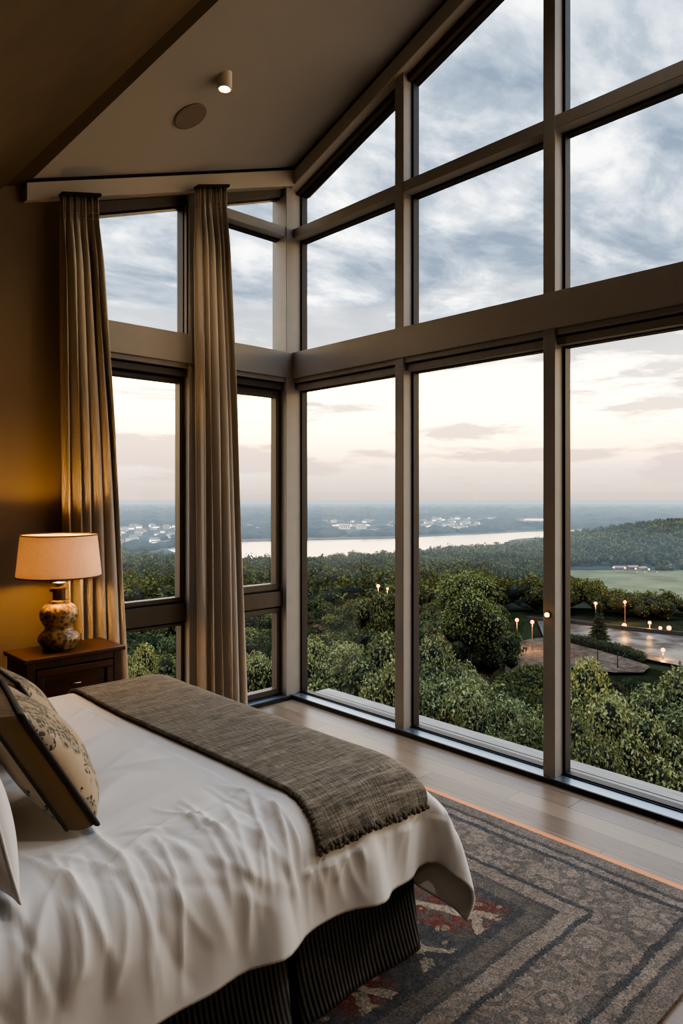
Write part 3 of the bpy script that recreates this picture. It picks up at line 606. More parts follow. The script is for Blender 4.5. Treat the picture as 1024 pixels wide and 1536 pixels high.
[722,0,0,-1,0,0,-1,0,-1,0,-1,0,0,0,0,-1,0,0,0,0,-1,0,0,0,-1,0,0,0,0,-1,0,0,0,0,0,-1,0,0,0,0,0,0,-1,0,0,0,0,0,0,-1,0,0,0,0,0,0,-1,0,0,0,0,0,-1,0,0,0,0,-1,0,0,0,-1,0,0,0,-1,0,0,0,0,-1],
[739,-1,0,0,0,-1,0,-1,0,-1,-1,0,0,0,-1,0,0,0,0,-1,0,0,0,-1,0,0,0,-1,0,0,0,0,0,-1,0,0,0,0,0,-1,0,0,0,0,0,0,-1,0,0,0,0,0,0,-1,0,0,0,0,0,0,-1,0,0,0,0,-1,0,0,0,0,-1,0,0,-1,0,0,0,0,-1,0,0],
[753,0,0,0,0,0,0,-1,-1,-1,0,0,-1,0,0,0,0,-1,0,0,0,0,-1,0,0,0,-1,0,0,0,0,-1,0,0,0,0,0,-1,0,0,0,0,0,-1,0,0,0,0,0,0,-1,0,0,0,0,0,0,-1,0,0,0,0,0,0,-1,0,0,0,-1,0,0,0,-1,0,0,0,-1,0,0,0,0],
[765,1,0,0,1,0,0,0,-1,-1,0,0,0,0,0,0,-1,0,0,0,-1,0,0,0,-1,0,0,0,0,-1,0,0,0,0,-1,0,0,0,0,0,0,-1,0,0,0,0,0,0,-1,0,0,0,0,0,0,-1,0,0,0,0,0,-1,0,0,0,0,-1,0,0,0,-1,0,0,0,-1,0,0,0,0,-1,0],
[777,1,1,0,1,0,1,0,0,0,-1,0,1,0,-1,0,0,0,0,-1,0,0,0,-1,0,0,0,-1,0,0,0,0,-1,0,0,0,0,0,-1,0,0,0,0,0,0,-1,0,0,0,0,0,0,-1,0,0,0,0,0,0,-1,0,0,0,0,0,-1,0,0,0,-1,0,0,-1,0,0,0,0,-1,0,0,0],
[793,1,0,1,0,1,0,0,0,0,0,0,0,0,0,0,0,0,-1,0,0,-1,0,0,0,-1,0,0,0,0,-1,0,0,0,0,0,-1,0,0,0,0,0,-1,0,0,0,0,0,0,-1,0,0,0,0,0,0,-1,0,0,0,0,0,0,-1,0,0,0,-1,0,0,-1,0,0,0,0,-1,0,0,0,-1,0],
[809,0,0,0,1,0,0,-1,0,1,1,1,0,0,0,0,0,-1,0,0,-1,0,0,-1,0,0,0,0,-1,0,0,0,0,-1,0,0,0,0,0,0,-1,0,0,0,0,0,-1,0,0,0,0,0,0,-1,0,0,0,0,0,0,-1,0,0,0,0,0,-1,0,0,-1,0,0,0,-1,0,0,0,-1,0,0,-1],
[823,-1,0,0,0,1,0,1,1,1,0,1,1,0,0,0,-1,0,0,-1,0,0,-1,0,0,0,-1,0,0,0,0,-1,0,0,0,0,0,-1,0,0,0,0,0,0,-1,0,0,0,0,0,0,-1,0,0,0,0,0,-1,0,0,0,0,0,0,-1,0,0,0,-1,0,0,-1,0,0,0,-1,0,0,-1,0,-1],
[835,0,1,1,0,1,1,1,1,1,1,0,1,0,0,-1,0,0,-1,0,0,-1,0,0,-1,0,0,0,0,-1,0,0,0,0,0,-1,0,0,0,0,0,-1,0,0,0,0,0,0,-1,0,0,0,0,0,0,-1,0,0,0,0,0,0,-1,0,0,0,0,-1,0,0,-1,0,0,-1,0,0,-1,0,-1,-1,0],
[850,1,1,1,1,1,1,1,0,1,1,1,0,0,0,-1,0,-1,0,-1,0,0,0,-1,0,0,0,-1,0,0,0,0,0,-1,0,0,0,0,0,-1,0,0,0,0,0,-1,0,0,0,0,0,0,-1,0,0,0,0,0,0,-1,0,0,0,0,0,0,-1,0,-1,0,0,-1,0,0,-1,-1,0,-1,-1,0,-1],
[867,1,1,1,1,1,0,1,1,1,0,1,0,0,0,-1,-1,0,-1,0,0,-1,0,0,0,-1,0,0,0,0,0,-1,0,0,0,0,0,-1,0,0,0,0,0,-1,0,0,0,0,0,-1,0,0,0,0,0,0,-1,0,0,0,0,0,0,0,-1,0,0,0,-1,-1,0,0,-1,-1,-1,-1,0,-1,-1,0,0],
[883,1,1,1,1,1,1,1,1,0,1,0,0,0,-1,0,-1,0,-1,0,-1,0,0,0,-1,0,0,0,-1,0,0,0,0,0,-1,0,0,0,0,0,-1,0,0,0,0,0,0,-1,0,0,0,0,0,0,-1,0,0,0,0,0,0,-1,0,0,0,0,0,-1,0,-1,-1,0,-2,-1,-1,0,-1,-1,-1,-1,1],
[900,0,1,2,1,1,0,1,1,1,0,0,0,0,-1,0,-1,-1,-1,0,0,-1,0,0,0,-1,0,0,0,0,0,0,-1,0,0,0,0,-1,0,0,0,0,0,-1,0,0,0,0,0,0,-1,0,0,0,0,0,0,-1,0,0,0,0,0,0,0,0,0,-1,-1,-1,-1,-2,-1,-1,-1,-1,-2,-2,-2,-1,-1],
[914,1,1,1,1,1,1,1,1,1,0,0,0,0,-1,0,-2,0,-1,0,-1,0,0,0,-1,0,0,0,0,0,0,-1,0,0,0,0,0,-1,0,0,0,0,0,0,-1,0,0,0,0,0,0,-1,0,0,0,0,0,-1,0,0,0,0,0,0,0,0,0,-1,-1,-1,-2,-2,-2,-2,-2,-1,-2,-3,-2,-2,-3],
[928,2,1,1,1,1,1,0,0,1,0,0,0,0,0,-1,-1,0,-1,-1,0,0,0,-1,0,0,0,0,-1,0,0,0,0,0,0,-1,0,0,0,0,0,0,-1,0,0,0,0,0,0,0,-1,0,0,0,0,0,0,-1,0,0,0,0,0,0,1,0,0,-1,-2,-2,-3,-2,-1,-1,-2,-2,-2,-3,-2,-2,-1],
[944,0,1,1,0,1,-1,-1,0,0,1,0,0,0,1,0,0,-1,-2,-1,0,0,0,0,0,-1,0,0,0,0,0,0,0,0,-1,0,0,0,0,0,0,0,-1,0,0,0,0,0,0,0,0,0,-1,0,0,0,0,0,0,0,0,0,0,0,0,2,0,-2,-2,-2,-2,-3,-2,-1,-3,-3,-2,-2,-2,-1,-1],
[957,-4,0,-1,-1,-1,-2,0,2,2,0,0,1,0,0,1,2,-1,-3,0,0,0,-1,0,0,0,0,0,0,0,-1,0,0,0,0,0,0,0,0,0,0,0,0,0,0,-1,0,0,0,0,0,0,0,0,0,0,0,0,0,0,0,0,0,0,1,1,1,-1,-2,-2,-2,-2,-3,-3,-4,-4,-4,-1,-1,-3,-1],
[954,-3,-2,-1,-1,0,2,4,3,1,0,-1,0,1,0,1,5,-1,-4,-1,0,0,0,-1,0,0,0,0,0,0,0,0,0,0,0,0,0,0,0,0,0,0,0,-1,0,0,0,0,1,-1,0,0,0,0,0,0,0,0,0,0,0,1,0,0,0,0,3,2,-1,-3,-2,-2,-2,-4,-4,-4,-5,-4,-3,-4,-4],
[945,-2,-1,0,3,4,6,5,1,-1,-1,0,-1,1,0,3,6,1,-6,-2,-2,0,0,0,0,0,-1,1,0,1,0,0,-1,0,0,0,0,0,1,1,0,-1,-1,-1,0,0,1,0,1,-1,0,-1,0,0,1,0,0,-1,0,0,1,1,1,-1,0,-2,2,6,2,-2,-2,-2,-4,-3,-3,-3,-5,-5,-5,-7,-8],
[935,2,2,5,6,7,6,3,-2,-3,-1,-1,0,1,1,5,8,1,-6,-5,-3,-1,0,0,0,0,-1,0,1,3,1,-2,-2,0,0,0,0,1,2,2,-1,-3,-1,-1,1,0,0,1,2,-1,-2,-1,0,1,1,1,-1,-1,-1,1,0,1,3,0,-2,-3,1,8,6,1,-2,-3,-5,-4,-3,-3,-2,-4,-5,-7,-8],
[931,7,6,7,8,7,4,-1,-4,-4,-2,0,1,0,3,7,9,2,-7,-7,-4,-2,-1,0,1,0,-1,0,2,3,1,-2,-4,0,0,0,0,1,4,3,-1,-4,-3,0,0,0,0,2,3,0,-4,-1,-1,1,3,1,-1,-2,-1,0,0,2,3,1,-3,-4,0,9,8,6,-1,-3,-5,-5,-4,-4,-2,-3,-3,-5,-4],
[935,10,8,8,7,5,1,-4,-5,-4,-1,0,0,1,4,10,9,2,-6,-9,-6,-4,-1,1,1,0,-2,0,3,4,2,-4,-4,-1,0,1,-1,2,5,3,-1,-5,-3,-1,0,1,0,2,4,0,-4,-3,0,1,4,1,-1,-3,-2,0,1,3,3,-1,-4,-3,0,9,8,8,4,-2,-4,-6,-5,-5,-4,-2,-2,-3,-3],
[947,8,9,7,5,2,-2,-5,-6,-4,-1,0,0,2,7,11,10,2,-6,-9,-9,-5,-2,1,1,-1,-2,1,4,5,1,-4,-5,-2,0,1,-1,3,5,4,0,-5,-5,-2,0,1,0,4,4,0,-5,-4,0,2,4,2,-1,-4,-2,-1,1,4,3,-1,-5,-4,2,8,7,9,7,2,-3,-5,-6,-6,-5,-4,-2,-2,-2],
[958,8,7,5,3,0,-4,-6,-6,-4,-1,0,1,4,9,11,10,3,-6,-10,-9,-7,-3,-1,1,-1,-1,1,5,5,1,-4,-6,-3,0,1,0,3,5,5,0,-5,-6,-3,0,1,1,5,4,0,-5,-4,-2,3,4,3,-2,-3,-3,-1,2,3,2,-1,-5,-3,1,9,6,7,9,6,-1,-3,-5,-6,-7,-4,-4,-2,-2],
[968,6,6,4,1,-2,-6,-7,-5,-4,-1,0,2,6,10,12,10,3,-6,-9,-10,-8,-4,-2,0,-2,0,2,5,4,2,-4,-6,-4,0,0,1,3,6,5,0,-5,-6,-4,-1,2,1,5,5,0,-5,-5,-2,3,4,3,-1,-4,-2,-1,2,2,1,-2,-4,-2,1,9,6,6,8,8,3,-2,-4,-5,-7,-5,-4,-3,-3],
[976,6,5,2,-1,-5,-7,-6,-6,-4,0,0,4,8,11,12,11,3,-6,-10,-10,-8,-5,-4,-1,-1,0,2,5,4,2,-4,-7,-4,-1,0,2,4,6,5,1,-6,-5,-5,-2,1,2,6,5,0,-5,-5,-2,2,4,3,-1,-3,-2,-1,1,2,0,-2,-4,-2,1,9,7,4,7,9,7,0,-3,-4,-6,-5,-5,-3,-4],
[983,6,5,-1,-2,-8,-7,-7,-6,-4,0,2,5,10,13,12,12,4,-8,-10,-10,-9,-6,-5,-2,-1,-1,3,5,4,3,-5,-7,-5,-2,1,2,5,6,7,0,-6,-7,-5,-2,0,3,6,7,0,-7,-6,-2,3,5,3,-2,-2,-2,-1,0,1,1,-4,-2,-4,0,13,7,1,5,10,12,3,-2,-4,-5,-5,-5,-4,-4],
[787,2,-1,0,0,0,0,0,3,5,7,5,6,16,16,16,16,16,16,16,16,16,16,16,16,16,16,16,16,16,16,16,15,16,16,16,16,16,16,16,16,16,16,16,16,16,16,16,16,16,16,16,16,16,16,16,16,16,16,16,16,16,16,16,16,15,16,16,8,7,8,7,4,1,0,0,1,-1,0,-1,2],
[789,0,-1,0,0,-1,0,0,3,4,6,7,8,15,16,16,16,16,16,16,16,16,16,16,16,16,16,16,16,16,16,16,15,16,16,16,16,16,16,16,16,16,16,16,16,16,16,16,16,16,16,16,16,16,16,16,16,16,16,16,16,16,16,16,15,16,16,15,10,7,7,6,4,2,0,0,1,-1,0,0,0],
[789,0,-1,-1,-1,-1,-1,1,3,4,6,8,10,15,16,15,15,16,16,17,15,17,16,16,16,16,16,16,16,16,16,16,15,16,16,16,16,16,16,16,16,16,16,16,16,16,16,16,16,16,16,16,16,16,16,16,16,16,16,16,16,16,16,16,16,15,16,15,11,7,7,5,4,2,1,0,0,0,0,0,0],
[789,0,-1,-2,-2,-2,1,2,2,4,6,7,12,15,16,15,15,16,16,16,16,16,17,16,16,16,16,16,16,16,16,16,15,16,16,16,16,16,16,16,16,16,16,16,16,16,16,16,16,16,16,16,16,16,16,16,16,16,16,16,16,16,15,16,16,16,16,15,12,8,5,6,4,1,1,0,0,0,0,0,-1],
[790,-2,-2,-3,-2,0,2,2,1,3,5,9,13,15,15,15,16,16,16,16,16,16,17,16,16,16,16,16,16,16,16,16,15,16,16,16,16,16,16,16,16,16,16,16,16,16,16,16,16,16,16,16,16,16,16,16,16,16,16,16,16,15,16,16,16,16,16,15,13,8,6,5,3,1,0,1,0,0,1,-1,-1],
[789,-3,-3,-2,-1,2,2,1,-1,1,6,11,13,14,16,16,16,16,16,16,16,16,16,17,16,16,16,16,16,16,16,16,15,16,16,16,16,16,16,16,16,16,16,16,16,16,16,16,16,16,16,16,16,16,16,16,16,16,16,16,15,16,16,16,16,16,16,15,14,8,6,4,3,2,0,-1,1,0,0,1,-1],
[788,-4,-3,-2,1,2,2,-1,-1,1,7,11,14,14,15,17,16,16,16,16,16,16,16,17,16,16,16,16,16,16,16,15,16,16,16,16,16,16,16,16,16,16,16,16,16,16,16,16,16,16,16,16,16,16,16,16,16,16,16,16,15,16,16,16,16,16,16,15,14,9,6,4,3,1,0,-1,0,1,0,1,-1],
[787,-5,-3,-1,1,1,-1,-1,1,4,8,11,13,14,15,16,16,17,16,16,16,16,16,16,17,16,16,16,16,16,16,15,16,16,16,16,16,16,16,16,16,16,16,16,16,16,16,16,16,16,16,16,16,16,16,16,16,16,16,16,16,15,16,16,16,16,16,15,14,10,6,3,3,2,0,-1,-1,1,0,0,0],
[786,-5,-4,-1,0,-1,-1,0,4,7,9,9,12,14,15,16,16,16,17,16,16,16,16,16,17,16,16,16,16,16,16,15,16,16,16,16,16,16,16,16,16,16,16,16,16,16,16,16,16,16,16,16,16,16,16,16,16,16,16,16,16,15,16,16,16,16,16,15,14,11,6,3,2,2,0,-1,0,-1,1,0,0],
[785,-6,-4,-2,-1,-1,0,2,6,8,8,8,12,14,15,16,16,16,17,16,16,16,16,16,17,16,16,16,16,16,16,15,16,16,16,16,16,16,16,16,16,16,16,16,16,16,16,16,16,16,16,16,16,16,16,16,16,16,16,16,16,15,16,16,16,16,16,14,14,12,7,2,2,2,1,-1,-1,-1,1,0,1],
[784,-5,-4,-3,-2,-1,1,3,7,7,7,9,12,14,15,16,16,16,17,16,16,16,16,16,17,16,16,16,16,16,16,15,16,16,16,16,16,16,16,16,16,16,16,16,16,16,16,16,16,16,16,16,16,16,16,16,16,16,16,16,16,16,15,16,16,16,16,14,14,12,7,3,1,1,1,1,-1,-1,-1,1,0],
[783,-5,-4,-2,-2,0,1,3,6,7,7,9,12,13,15,16,17,16,16,17,16,16,16,16,17,16,16,16,16,16,16,15,16,16,16,16,16,16,16,16,16,16,16,16,16,16,16,16,16,16,16,16,16,16,16,16,16,16,16,16,16,16,16,15,16,16,16,14,14,12,8,3,1,0,1,0,0,-1,0,0,0],
[782,-4,-4,-1,-1,0,1,2,6,6,7,9,11,14,15,16,17,16,16,17,16,16,16,17,16,16,16,16,16,16,16,16,15,16,16,16,16,16,16,16,16,16,16,16,16,16,16,16,16,16,16,16,16,16,16,16,16,16,16,16,16,16,16,16,15,16,16,14,14,11,9,4,0,0,0,1,0,0,-1,0,0],
[782,-5,-2,1,0,0,1,1,2,6,7,10,11,14,15,16,17,16,16,16,17,16,16,16,17,16,16,16,16,16,16,16,16,15,16,16,16,16,16,16,16,16,16,16,16,16,16,16,16,16,16,16,16,16,16,16,16,16,16,16,16,16,16,16,15,16,16,14,14,10,9,6,0,-1,0,0,1,0,-1,0,0],
[782,-4,-1,2,1,1,1,1,0,3,7,10,11,14,15,16,17,16,16,16,17,16,16,16,17,16,16,16,16,16,16,16,16,16,15,16,16,16,16,16,16,16,16,16,16,16,16,16,16,16,16,16,16,16,16,16,16,16,16,16,16,16,16,16,16,15,16,14,13,10,9,7,2,-2,-1,0,1,0,-1,0,0],
[782,-4,0,3,2,1,1,1,0,3,5,8,12,14,15,16,17,16,16,17,16,16,16,16,17,16,16,16,16,16,16,16,16,16,16,15,16,16,16,16,16,16,16,16,16,16,16,16,16,16,16,16,16,16,16,16,16,16,16,16,16,16,16,16,16,16,15,14,13,11,8,7,2,0,-2,-1,0,1,-1,0,0],
[782,-3,1,2,2,0,1,0,1,3,5,8,12,14,15,16,17,16,16,17,16,16,16,16,17,16,16,16,16,16,16,16,16,16,16,16,15,16,16,16,16,16,16,16,16,16,16,16,16,16,16,16,16,16,16,16,16,16,16,16,16,16,16,16,16,16,15,15,12,11,8,7,3,-1,-1,-1,-1,0,0,0,0],
[782,-3,0,1,2,2,2,0,1,1,6,8,12,14,15,16,16,17,16,17,16,16,16,17,16,16,16,16,16,16,16,16,16,16,16,16,16,16,15,16,16,16,16,16,16,16,16,16,16,16,16,16,16,16,16,16,16,16,16,16,16,16,16,16,16,16,15,15,12,11,8,6,4,0,-1,-2,-1,0,0,0,0],
[782,-2,-1,0,1,2,2,2,1,2,5,8,12,14,15,16,16,17,16,17,16,16,16,17,16,16,16,16,16,16,16,16,16,16,16,16,16,16,16,16,16,15,16,16,16,16,16,16,16,16,16,16,16,16,16,16,16,16,16,16,16,16,16,16,16,16,15,15,12,11,8,6,3,1,-1,-1,-2,0,0,0,0],
[782,0,-1,-1,-1,1,2,2,2,3,5,8,12,14,15,16,16,17,16,17,16,16,16,17,16,16,16,16,16,16,16,16,16,16,16,16,16,16,16,16,16,16,16,16,16,15,16,16,16,16,16,16,16,16,16,16,16,16,16,16,16,16,16,16,16,16,15,15,12,11,8,5,4,1,0,-2,-1,-1,0,0,0],
[782,1,0,-1,-1,0,0,1,2,4,6,9,11,14,15,16,17,16,16,17,16,16,16,17,16,16,16,16,16,16,16,16,16,16,16,16,16,16,16,16,16,16,16,16,16,16,16,16,16,15,16,16,16,16,16,16,16,16,16,16,16,16,16,16,16,16,16,14,13,10,8,5,4,1,0,-2,-1,-1,0,0,0],
[781,2,0,1,0,1,-1,0,1,3,6,9,11,14,15,16,17,16,16,17,16,16,17,16,16,16,16,16,16,16,16,16,16,16,16,16,16,16,16,16,16,16,16,16,16,16,16,16,16,16,16,16,16,16,15,16,16,16,16,16,16,16,16,16,16,16,16,14,13,10,8,5,3,2,-1,-1,-1,-1,0,0,0],
[781,0,1,2,1,1,1,0,0,2,5,9,11,14,15,16,17,16,17,16,16,16,17,16,16,16,16,16,16,16,16,16,16,16,16,16,16,16,16,16,16,16,16,16,16,16,16,16,16,16,16,16,16,16,16,16,16,16,16,15,16,16,16,16,16,16,16,14,13,10,8,5,3,1,0,-1,-1,-1,0,0,0],
[780,0,0,1,1,2,1,1,1,2,5,9,11,14,16,16,16,16,17,16,16,16,17,16,16,16,16,16,16,16,16,16,16,16,16,16,16,16,16,16,16,16,16,16,16,16,16,16,16,16,16,16,16,16,16,16,16,16,16,16,16,16,16,15,16,16,16,14,13,10,8,4,3,2,0,-1,-1,-1,0,0,0],
[780,-1,0,0,0,1,2,1,2,3,6,9,12,13,16,16,16,16,17,16,16,17,16,16,16,16,16,16,16,16,16,16,16,16,16,16,16,16,16,16,16,16,16,16,16,16,16,16,16,16,16,16,16,16,16,16,16,16,16,16,16,16,16,16,16,15,16,14,13,10,8,4,3,1,0,-1,-1,0,0,0,0],
[780,0,-1,0,0,0,2,2,3,3,5,9,12,14,15,16,16,17,16,16,16,17,16,16,16,16,16,16,16,16,16,16,16,16,16,16,16,16,16,16,16,16,16,16,16,16,16,16,16,16,16,16,16,16,16,16,16,16,16,16,16,16,16,16,16,16,15,14,13,10,8,4,3,1,-1,0,-1,0,0,0,0],
[780,0,1,0,-1,0,1,1,3,3,6,9,12,14,15,16,17,16,16,16,17,16,16,16,16,16,16,16,16,16,16,16,16,16,16,16,16,16,16,16,16,16,16,16,16,16,16,16,16,16,16,16,16,16,16,16,16,16,16,16,16,16,16,16,16,16,15,15,12,10,8,4,3,0,0,-1,0,0,0,0,0],
[780,1,1,0,1,0,0,0,2,3,6,10,11,14,16,16,16,16,16,17,16,16,16,16,16,16,16,16,16,16,16,16,16,16,16,16,16,16,16,16,16,16,16,16,16,16,16,16,16,16,16,16,16,16,16,16,16,16,16,16,16,16,16,16,16,16,15,15,12,10,8,4,2,1,0,-1,0,0,0,0,0],
[779,1,2,1,2,0,1,1,0,2,6,9,11,14,16,16,16,16,17,16,16,16,16,16,16,17,16,16,16,16,16,16,16,16,15,16,16,16,16,16,16,16,16,16,16,16,16,16,16,16,16,16,16,16,16,16,16,16,16,16,16,16,16,16,16,16,15,15,12,11,7,4,2,0,0,0,0,0,0,0,0],
[778,1,1,2,2,1,2,0,1,2,5,9,12,14,15,16,17,16,16,16,16,16,16,17,16,16,16,16,16,16,16,16,16,16,16,16,16,16,16,16,16,16,16,16,16,16,16,16,16,16,16,16,15,16,16,16,16,16,16,16,16,16,16,16,16,16,16,14,13,10,7,4,1,1,0,0,0,0,0,0,0],
[777,0,1,1,2,2,1,2,1,2,6,9,12,14,16,16,16,16,16,16,16,17,16,16,16,16,16,16,16,16,16,16,16,16,16,16,16,16,16,16,16,16,16,16,16,16,16,16,16,16,16,16,16,16,16,16,16,16,16,16,16,16,15,16,16,16,16,14,13,10,7,4,1,1,0,0,0,0,0,0,0],
[779,-1,-1,0,0,1,1,2,3,4,7,10,12,14,15,16,16,16,16,17,16,16,16,16,16,16,16,16,16,16,16,16,16,16,16,16,16,16,16,16,16,16,16,16,16,16,16,16,16,16,16,16,16,16,16,16,16,16,16,16,16,16,16,16,16,16,15,14,13,10,7,4,1,1,0,0,0,0,0,0,0],
[779,0,0,-1,0,0,0,2,4,5,7,9,12,14,15,16,17,16,16,16,16,16,16,16,16,16,16,16,16,16,16,16,16,16,16,16,16,16,16,16,16,16,16,16,16,16,16,16,16,16,16,16,16,16,16,16,16,16,16,16,16,16,16,16,16,16,15,14,13,10,7,4,1,1,0,0,0,0,0,0,0],
[776,2,2,1,0,-1,0,1,3,6,6,9,12,14,16,16,16,16,16,16,16,16,16,16,16,16,16,16,16,16,16,16,16,16,16,16,16,16,16,16,16,16,16,16,16,16,16,16,16,16,16,16,16,16,16,16,16,16,16,16,16,16,16,16,16,16,15,15,12,10,7,4,1,1,0,0,0,0,0,0,0],
[772,2,4,2,2,0,0,1,2,4,6,10,12,15,15,16,16,16,16,16,16,16,16,16,16,16,16,16,16,16,16,16,16,16,16,16,16,16,16,16,16,16,16,16,16,16,16,16,16,16,16,16,16,16,16,16,16,16,16,16,16,16,16,16,16,16,15,15,12,10,7,4,1,1,-1,1,0,0,0,0,0],
[760,4,5,5,4,4,2,2,2,2,6,10,12,14,16,15,17,16,16,16,16,16,16,16,16,16,16,16,16,16,16,15,16,16,16,16,16,16,16,16,16,16,16,16,16,16,16,16,16,16,16,16,16,16,16,16,16,16,16,16,16,16,16,16,16,16,16,14,12,10,7,4,1,0,0,1,0,0,0,0,1],
[746,7,5,5,5,6,4,4,4,4,7,10,12,13,16,16,16,16,16,16,16,16,16,16,16,16,16,16,16,16,16,16,16,16,16,16,16,16,16,16,16,16,16,16,16,16,16,16,16,16,16,16,16,16,16,16,16,16,16,16,16,15,16,16,16,16,16,14,12,10,7,4,1,0,1,0,0,0,0,1,0],
[738,8,4,5,4,5,5,5,6,7,10,10,11,15,15,16,16,16,16,16,16,16,16,16,16,16,16,16,16,16,16,16,16,16,16,16,16,16,16,16,16,16,16,16,16,16,16,16,16,16,16,16,16,16,16,16,16,16,16,16,16,16,16,16,16,16,15,14,12,10,7,4,1,0,1,0,0,0,0,1,0],
[744,6,2,3,4,5,5,4,6,6,9,11,13,15,15,16,16,16,16,16,16,16,16,16,16,16,16,16,16,16,16,16,16,16,16,16,16,16,16,16,16,16,16,16,16,16,16,16,16,16,16,16,16,16,16,16,16,16,16,16,16,16,16,16,16,16,15,14,13,9,7,4,1,1,0,0,0,0,1,0,0],
[754,4,1,3,4,5,4,4,4,5,9,10,12,14,16,16,16,15,16,16,16,16,16,16,16,16,16,16,16,16,16,16,16,16,16,16,16,16,16,16,16,16,16,16,16,16,16,16,16,16,16,16,16,16,16,16,16,16,16,16,16,16,16,16,16,16,15,14,13,9,7,4,1,1,0,0,0,0,1,0,0],
[762,4,2,2,3,3,3,3,3,5,7,11,12,13,16,16,16,16,16,16,16,16,16,15,16,16,16,16,16,16,16,16,16,16,16,16,16,16,16,16,16,16,16,16,16,16,16,16,16,16,16,16,16,16,16,16,16,16,16,16,16,16,16,16,16,16,15,15,12,9,7,4,1,1,0,0,0,0,1,0,0],
[770,3,3,3,2,2,2,1,2,2,6,10,13,14,16,16,16,16,16,16,16,16,16,16,16,16,16,16,16,16,16,16,16,16,16,16,15,16,16,16,16,16,16,16,16,16,16,16,16,16,16,16,16,16,16,16,16,16,16,16,16,16,16,16,16,16,16,14,12,9,7,4,1,1,0,0,0,0,1,0,-1],
[776,2,4,2,1,1,1,1,1,2,6,10,13,14,15,16,16,16,16,16,16,16,16,16,16,16,16,16,16,16,16,16,16,16,16,16,16,16,16,16,16,16,16,16,16,16,16,16,16,16,16,16,16,16,16,16,16,16,16,16,16,16,16,16,16,15,16,14,12,10,6,4,1,0,1,0,0,1,0,0,1],
[779,2,3,1,0,-1,1,1,1,3,7,10,12,14,16,16,16,16,16,16,16,16,16,16,16,16,16,16,16,16,16,16,16,16,16,16,16,16,16,16,16,16,16,16,16,16,16,16,16,16,16,16,16,16,16,16,16,16,16,16,16,16,16,16,16,16,15,14,12,10,6,4,1,1,0,0,1,0,0,0,1],
[779,3,2,1,-2,-1,-1,0,2,6,8,10,12,15,15,16,16,16,16,16,16,16,16,16,16,16,16,16,16,16,16,16,16,16,16,16,16,16,16,16,16,16,16,16,16,16,16,16,16,16,16,16,16,16,16,16,16,16,16,16,16,16,16,16,16,16,15,14,12,10,6,4,1,1,0,0,0,1,0,1,0],
[780,1,2,1,0,-2,-1,-1,2,6,8,11,13,14,15,16,16,16,16,16,16,16,16,16,16,16,16,16,16,16,16,16,16,16,16,16,16,16,16,16,16,16,16,16,16,16,16,16,16,16,16,16,16,16,16,16,16,16,16,16,16,16,16,16,16,16,15,14,12,10,6,4,1,1,0,0,0,1,0,1,1],
[776,1,3,2,2,0,0,-1,0,3,8,12,14,14,16,16,16,16,16,16,15,16,16,16,16,16,16,16,16,16,16,16,16,16,16,16,16,16,16,16,16,16,16,16,16,16,16,16,16,16,16,16,16,16,16,16,16,16,16,16,16,16,16,16,16,16,15,15,12,9,6,4,1,1,0,0,1,0,0,1,2],
[767,2,4,3,3,2,2,1,-1,3,9,11,13,15,16,16,16,16,16,16,16,16,16,16,16,16,16,16,16,16,16,16,16,16,16,16,16,16,16,16,16,16,16,16,15,16,17,16,16,16,16,15,16,16,16,16,16,16,16,16,16,16,16,16,16,16,16,14,12,9,7,3,2,0,1,0,0,0,1,1,1],
[755,4,3,4,3,3,3,3,2,6,10,11,13,14,16,16,16,16,16,16,16,16,16,16,16,16,16,16,16,16,16,16,16,16,16,16,16,16,16,16,16,16,16,16,16,16,16,16,16,16,16,16,16,16,16,16,16,16,16,16,16,16,16,16,16,16,15,14,12,9,7,3,2,1,0,0,0,0,1,2,2],
[743,5,4,4,4,3,4,4,5,8,10,12,13,15,16,16,16,16,16,16,16,16,16,16,16,16,16,16,16,16,16,16,16,16,16,16,16,16,16,16,16,16,16,16,16,16,16,16,16,16,16,16,16,16,16,16,16,16,16,16,16,16,16,16,16,16,15,14,12,9,7,3,2,1,0,0,-1,1,2,2,2],
[738,7,4,4,5,4,5,5,6,7,9,12,14,14,16,16,16,16,16,16,16,16,16,16,16,16,16,16,16,16,16,16,16,16,16,16,16,16,16,16,16,16,16,16,16,16,16,16,16,16,16,16,16,16,16,16,16,16,16,16,16,16,16,16,16,16,15,14,12,9,7,3,2,0,0,0,0,2,2,3,2],
[745,5,5,5,4,5,6,5,5,5,7,10,13,15,15,16,16,16,16,16,16,16,16,16,16,16,16,16,16,16,16,16,16,16,16,16,16,16,16,16,16,16,16,16,16,16,16,16,16,16,16,16,16,16,16,16,16,16,16,16,16,16,16,16,16,16,15,14,12,9,7,3,2,0,0,0,1,2,3,3,3],
[754,6,5,5,5,4,4,3,1,4,7,9,13,15,15,17,16,16,16,16,16,16,16,16,16,16,16,16,16,16,16,16,16,15,16,16,16,16,16,16,16,16,16,16,16,16,16,16,16,16,16,16,16,16,16,16,16,16,16,16,16,16,16,16,16,16,16,13,12,10,6,4,1,0,0,1,2,3,3,4,4],
[766,3,5,4,3,3,2,1,1,3,6,11,12,15,16,16,16,16,16,16,16,16,16,16,16,16,16,16,16,16,16,16,16,16,16,16,16,16,16,16,16,16,16,16,16,16,16,16,16,16,16,16,16,16,16,16,16,16,16,16,16,16,16,16,16,16,15,14,12,9,6,4,1,0,0,3,3,4,4,5,4],
[773,2,3,3,2,1,1,1,1,4,7,10,12,15,16,16,16,16,16,16,16,16,16,16,16,16,16,16,16,16,16,16,16,16,16,16,16,16,16,16,16,16,16,16,16,16,16,16,16,16,16,16,16,16,16,16,16,16,16,16,16,16,16,16,16,16,15,14,12,9,6,4,1,1,2,4,5,5,4,3,4],
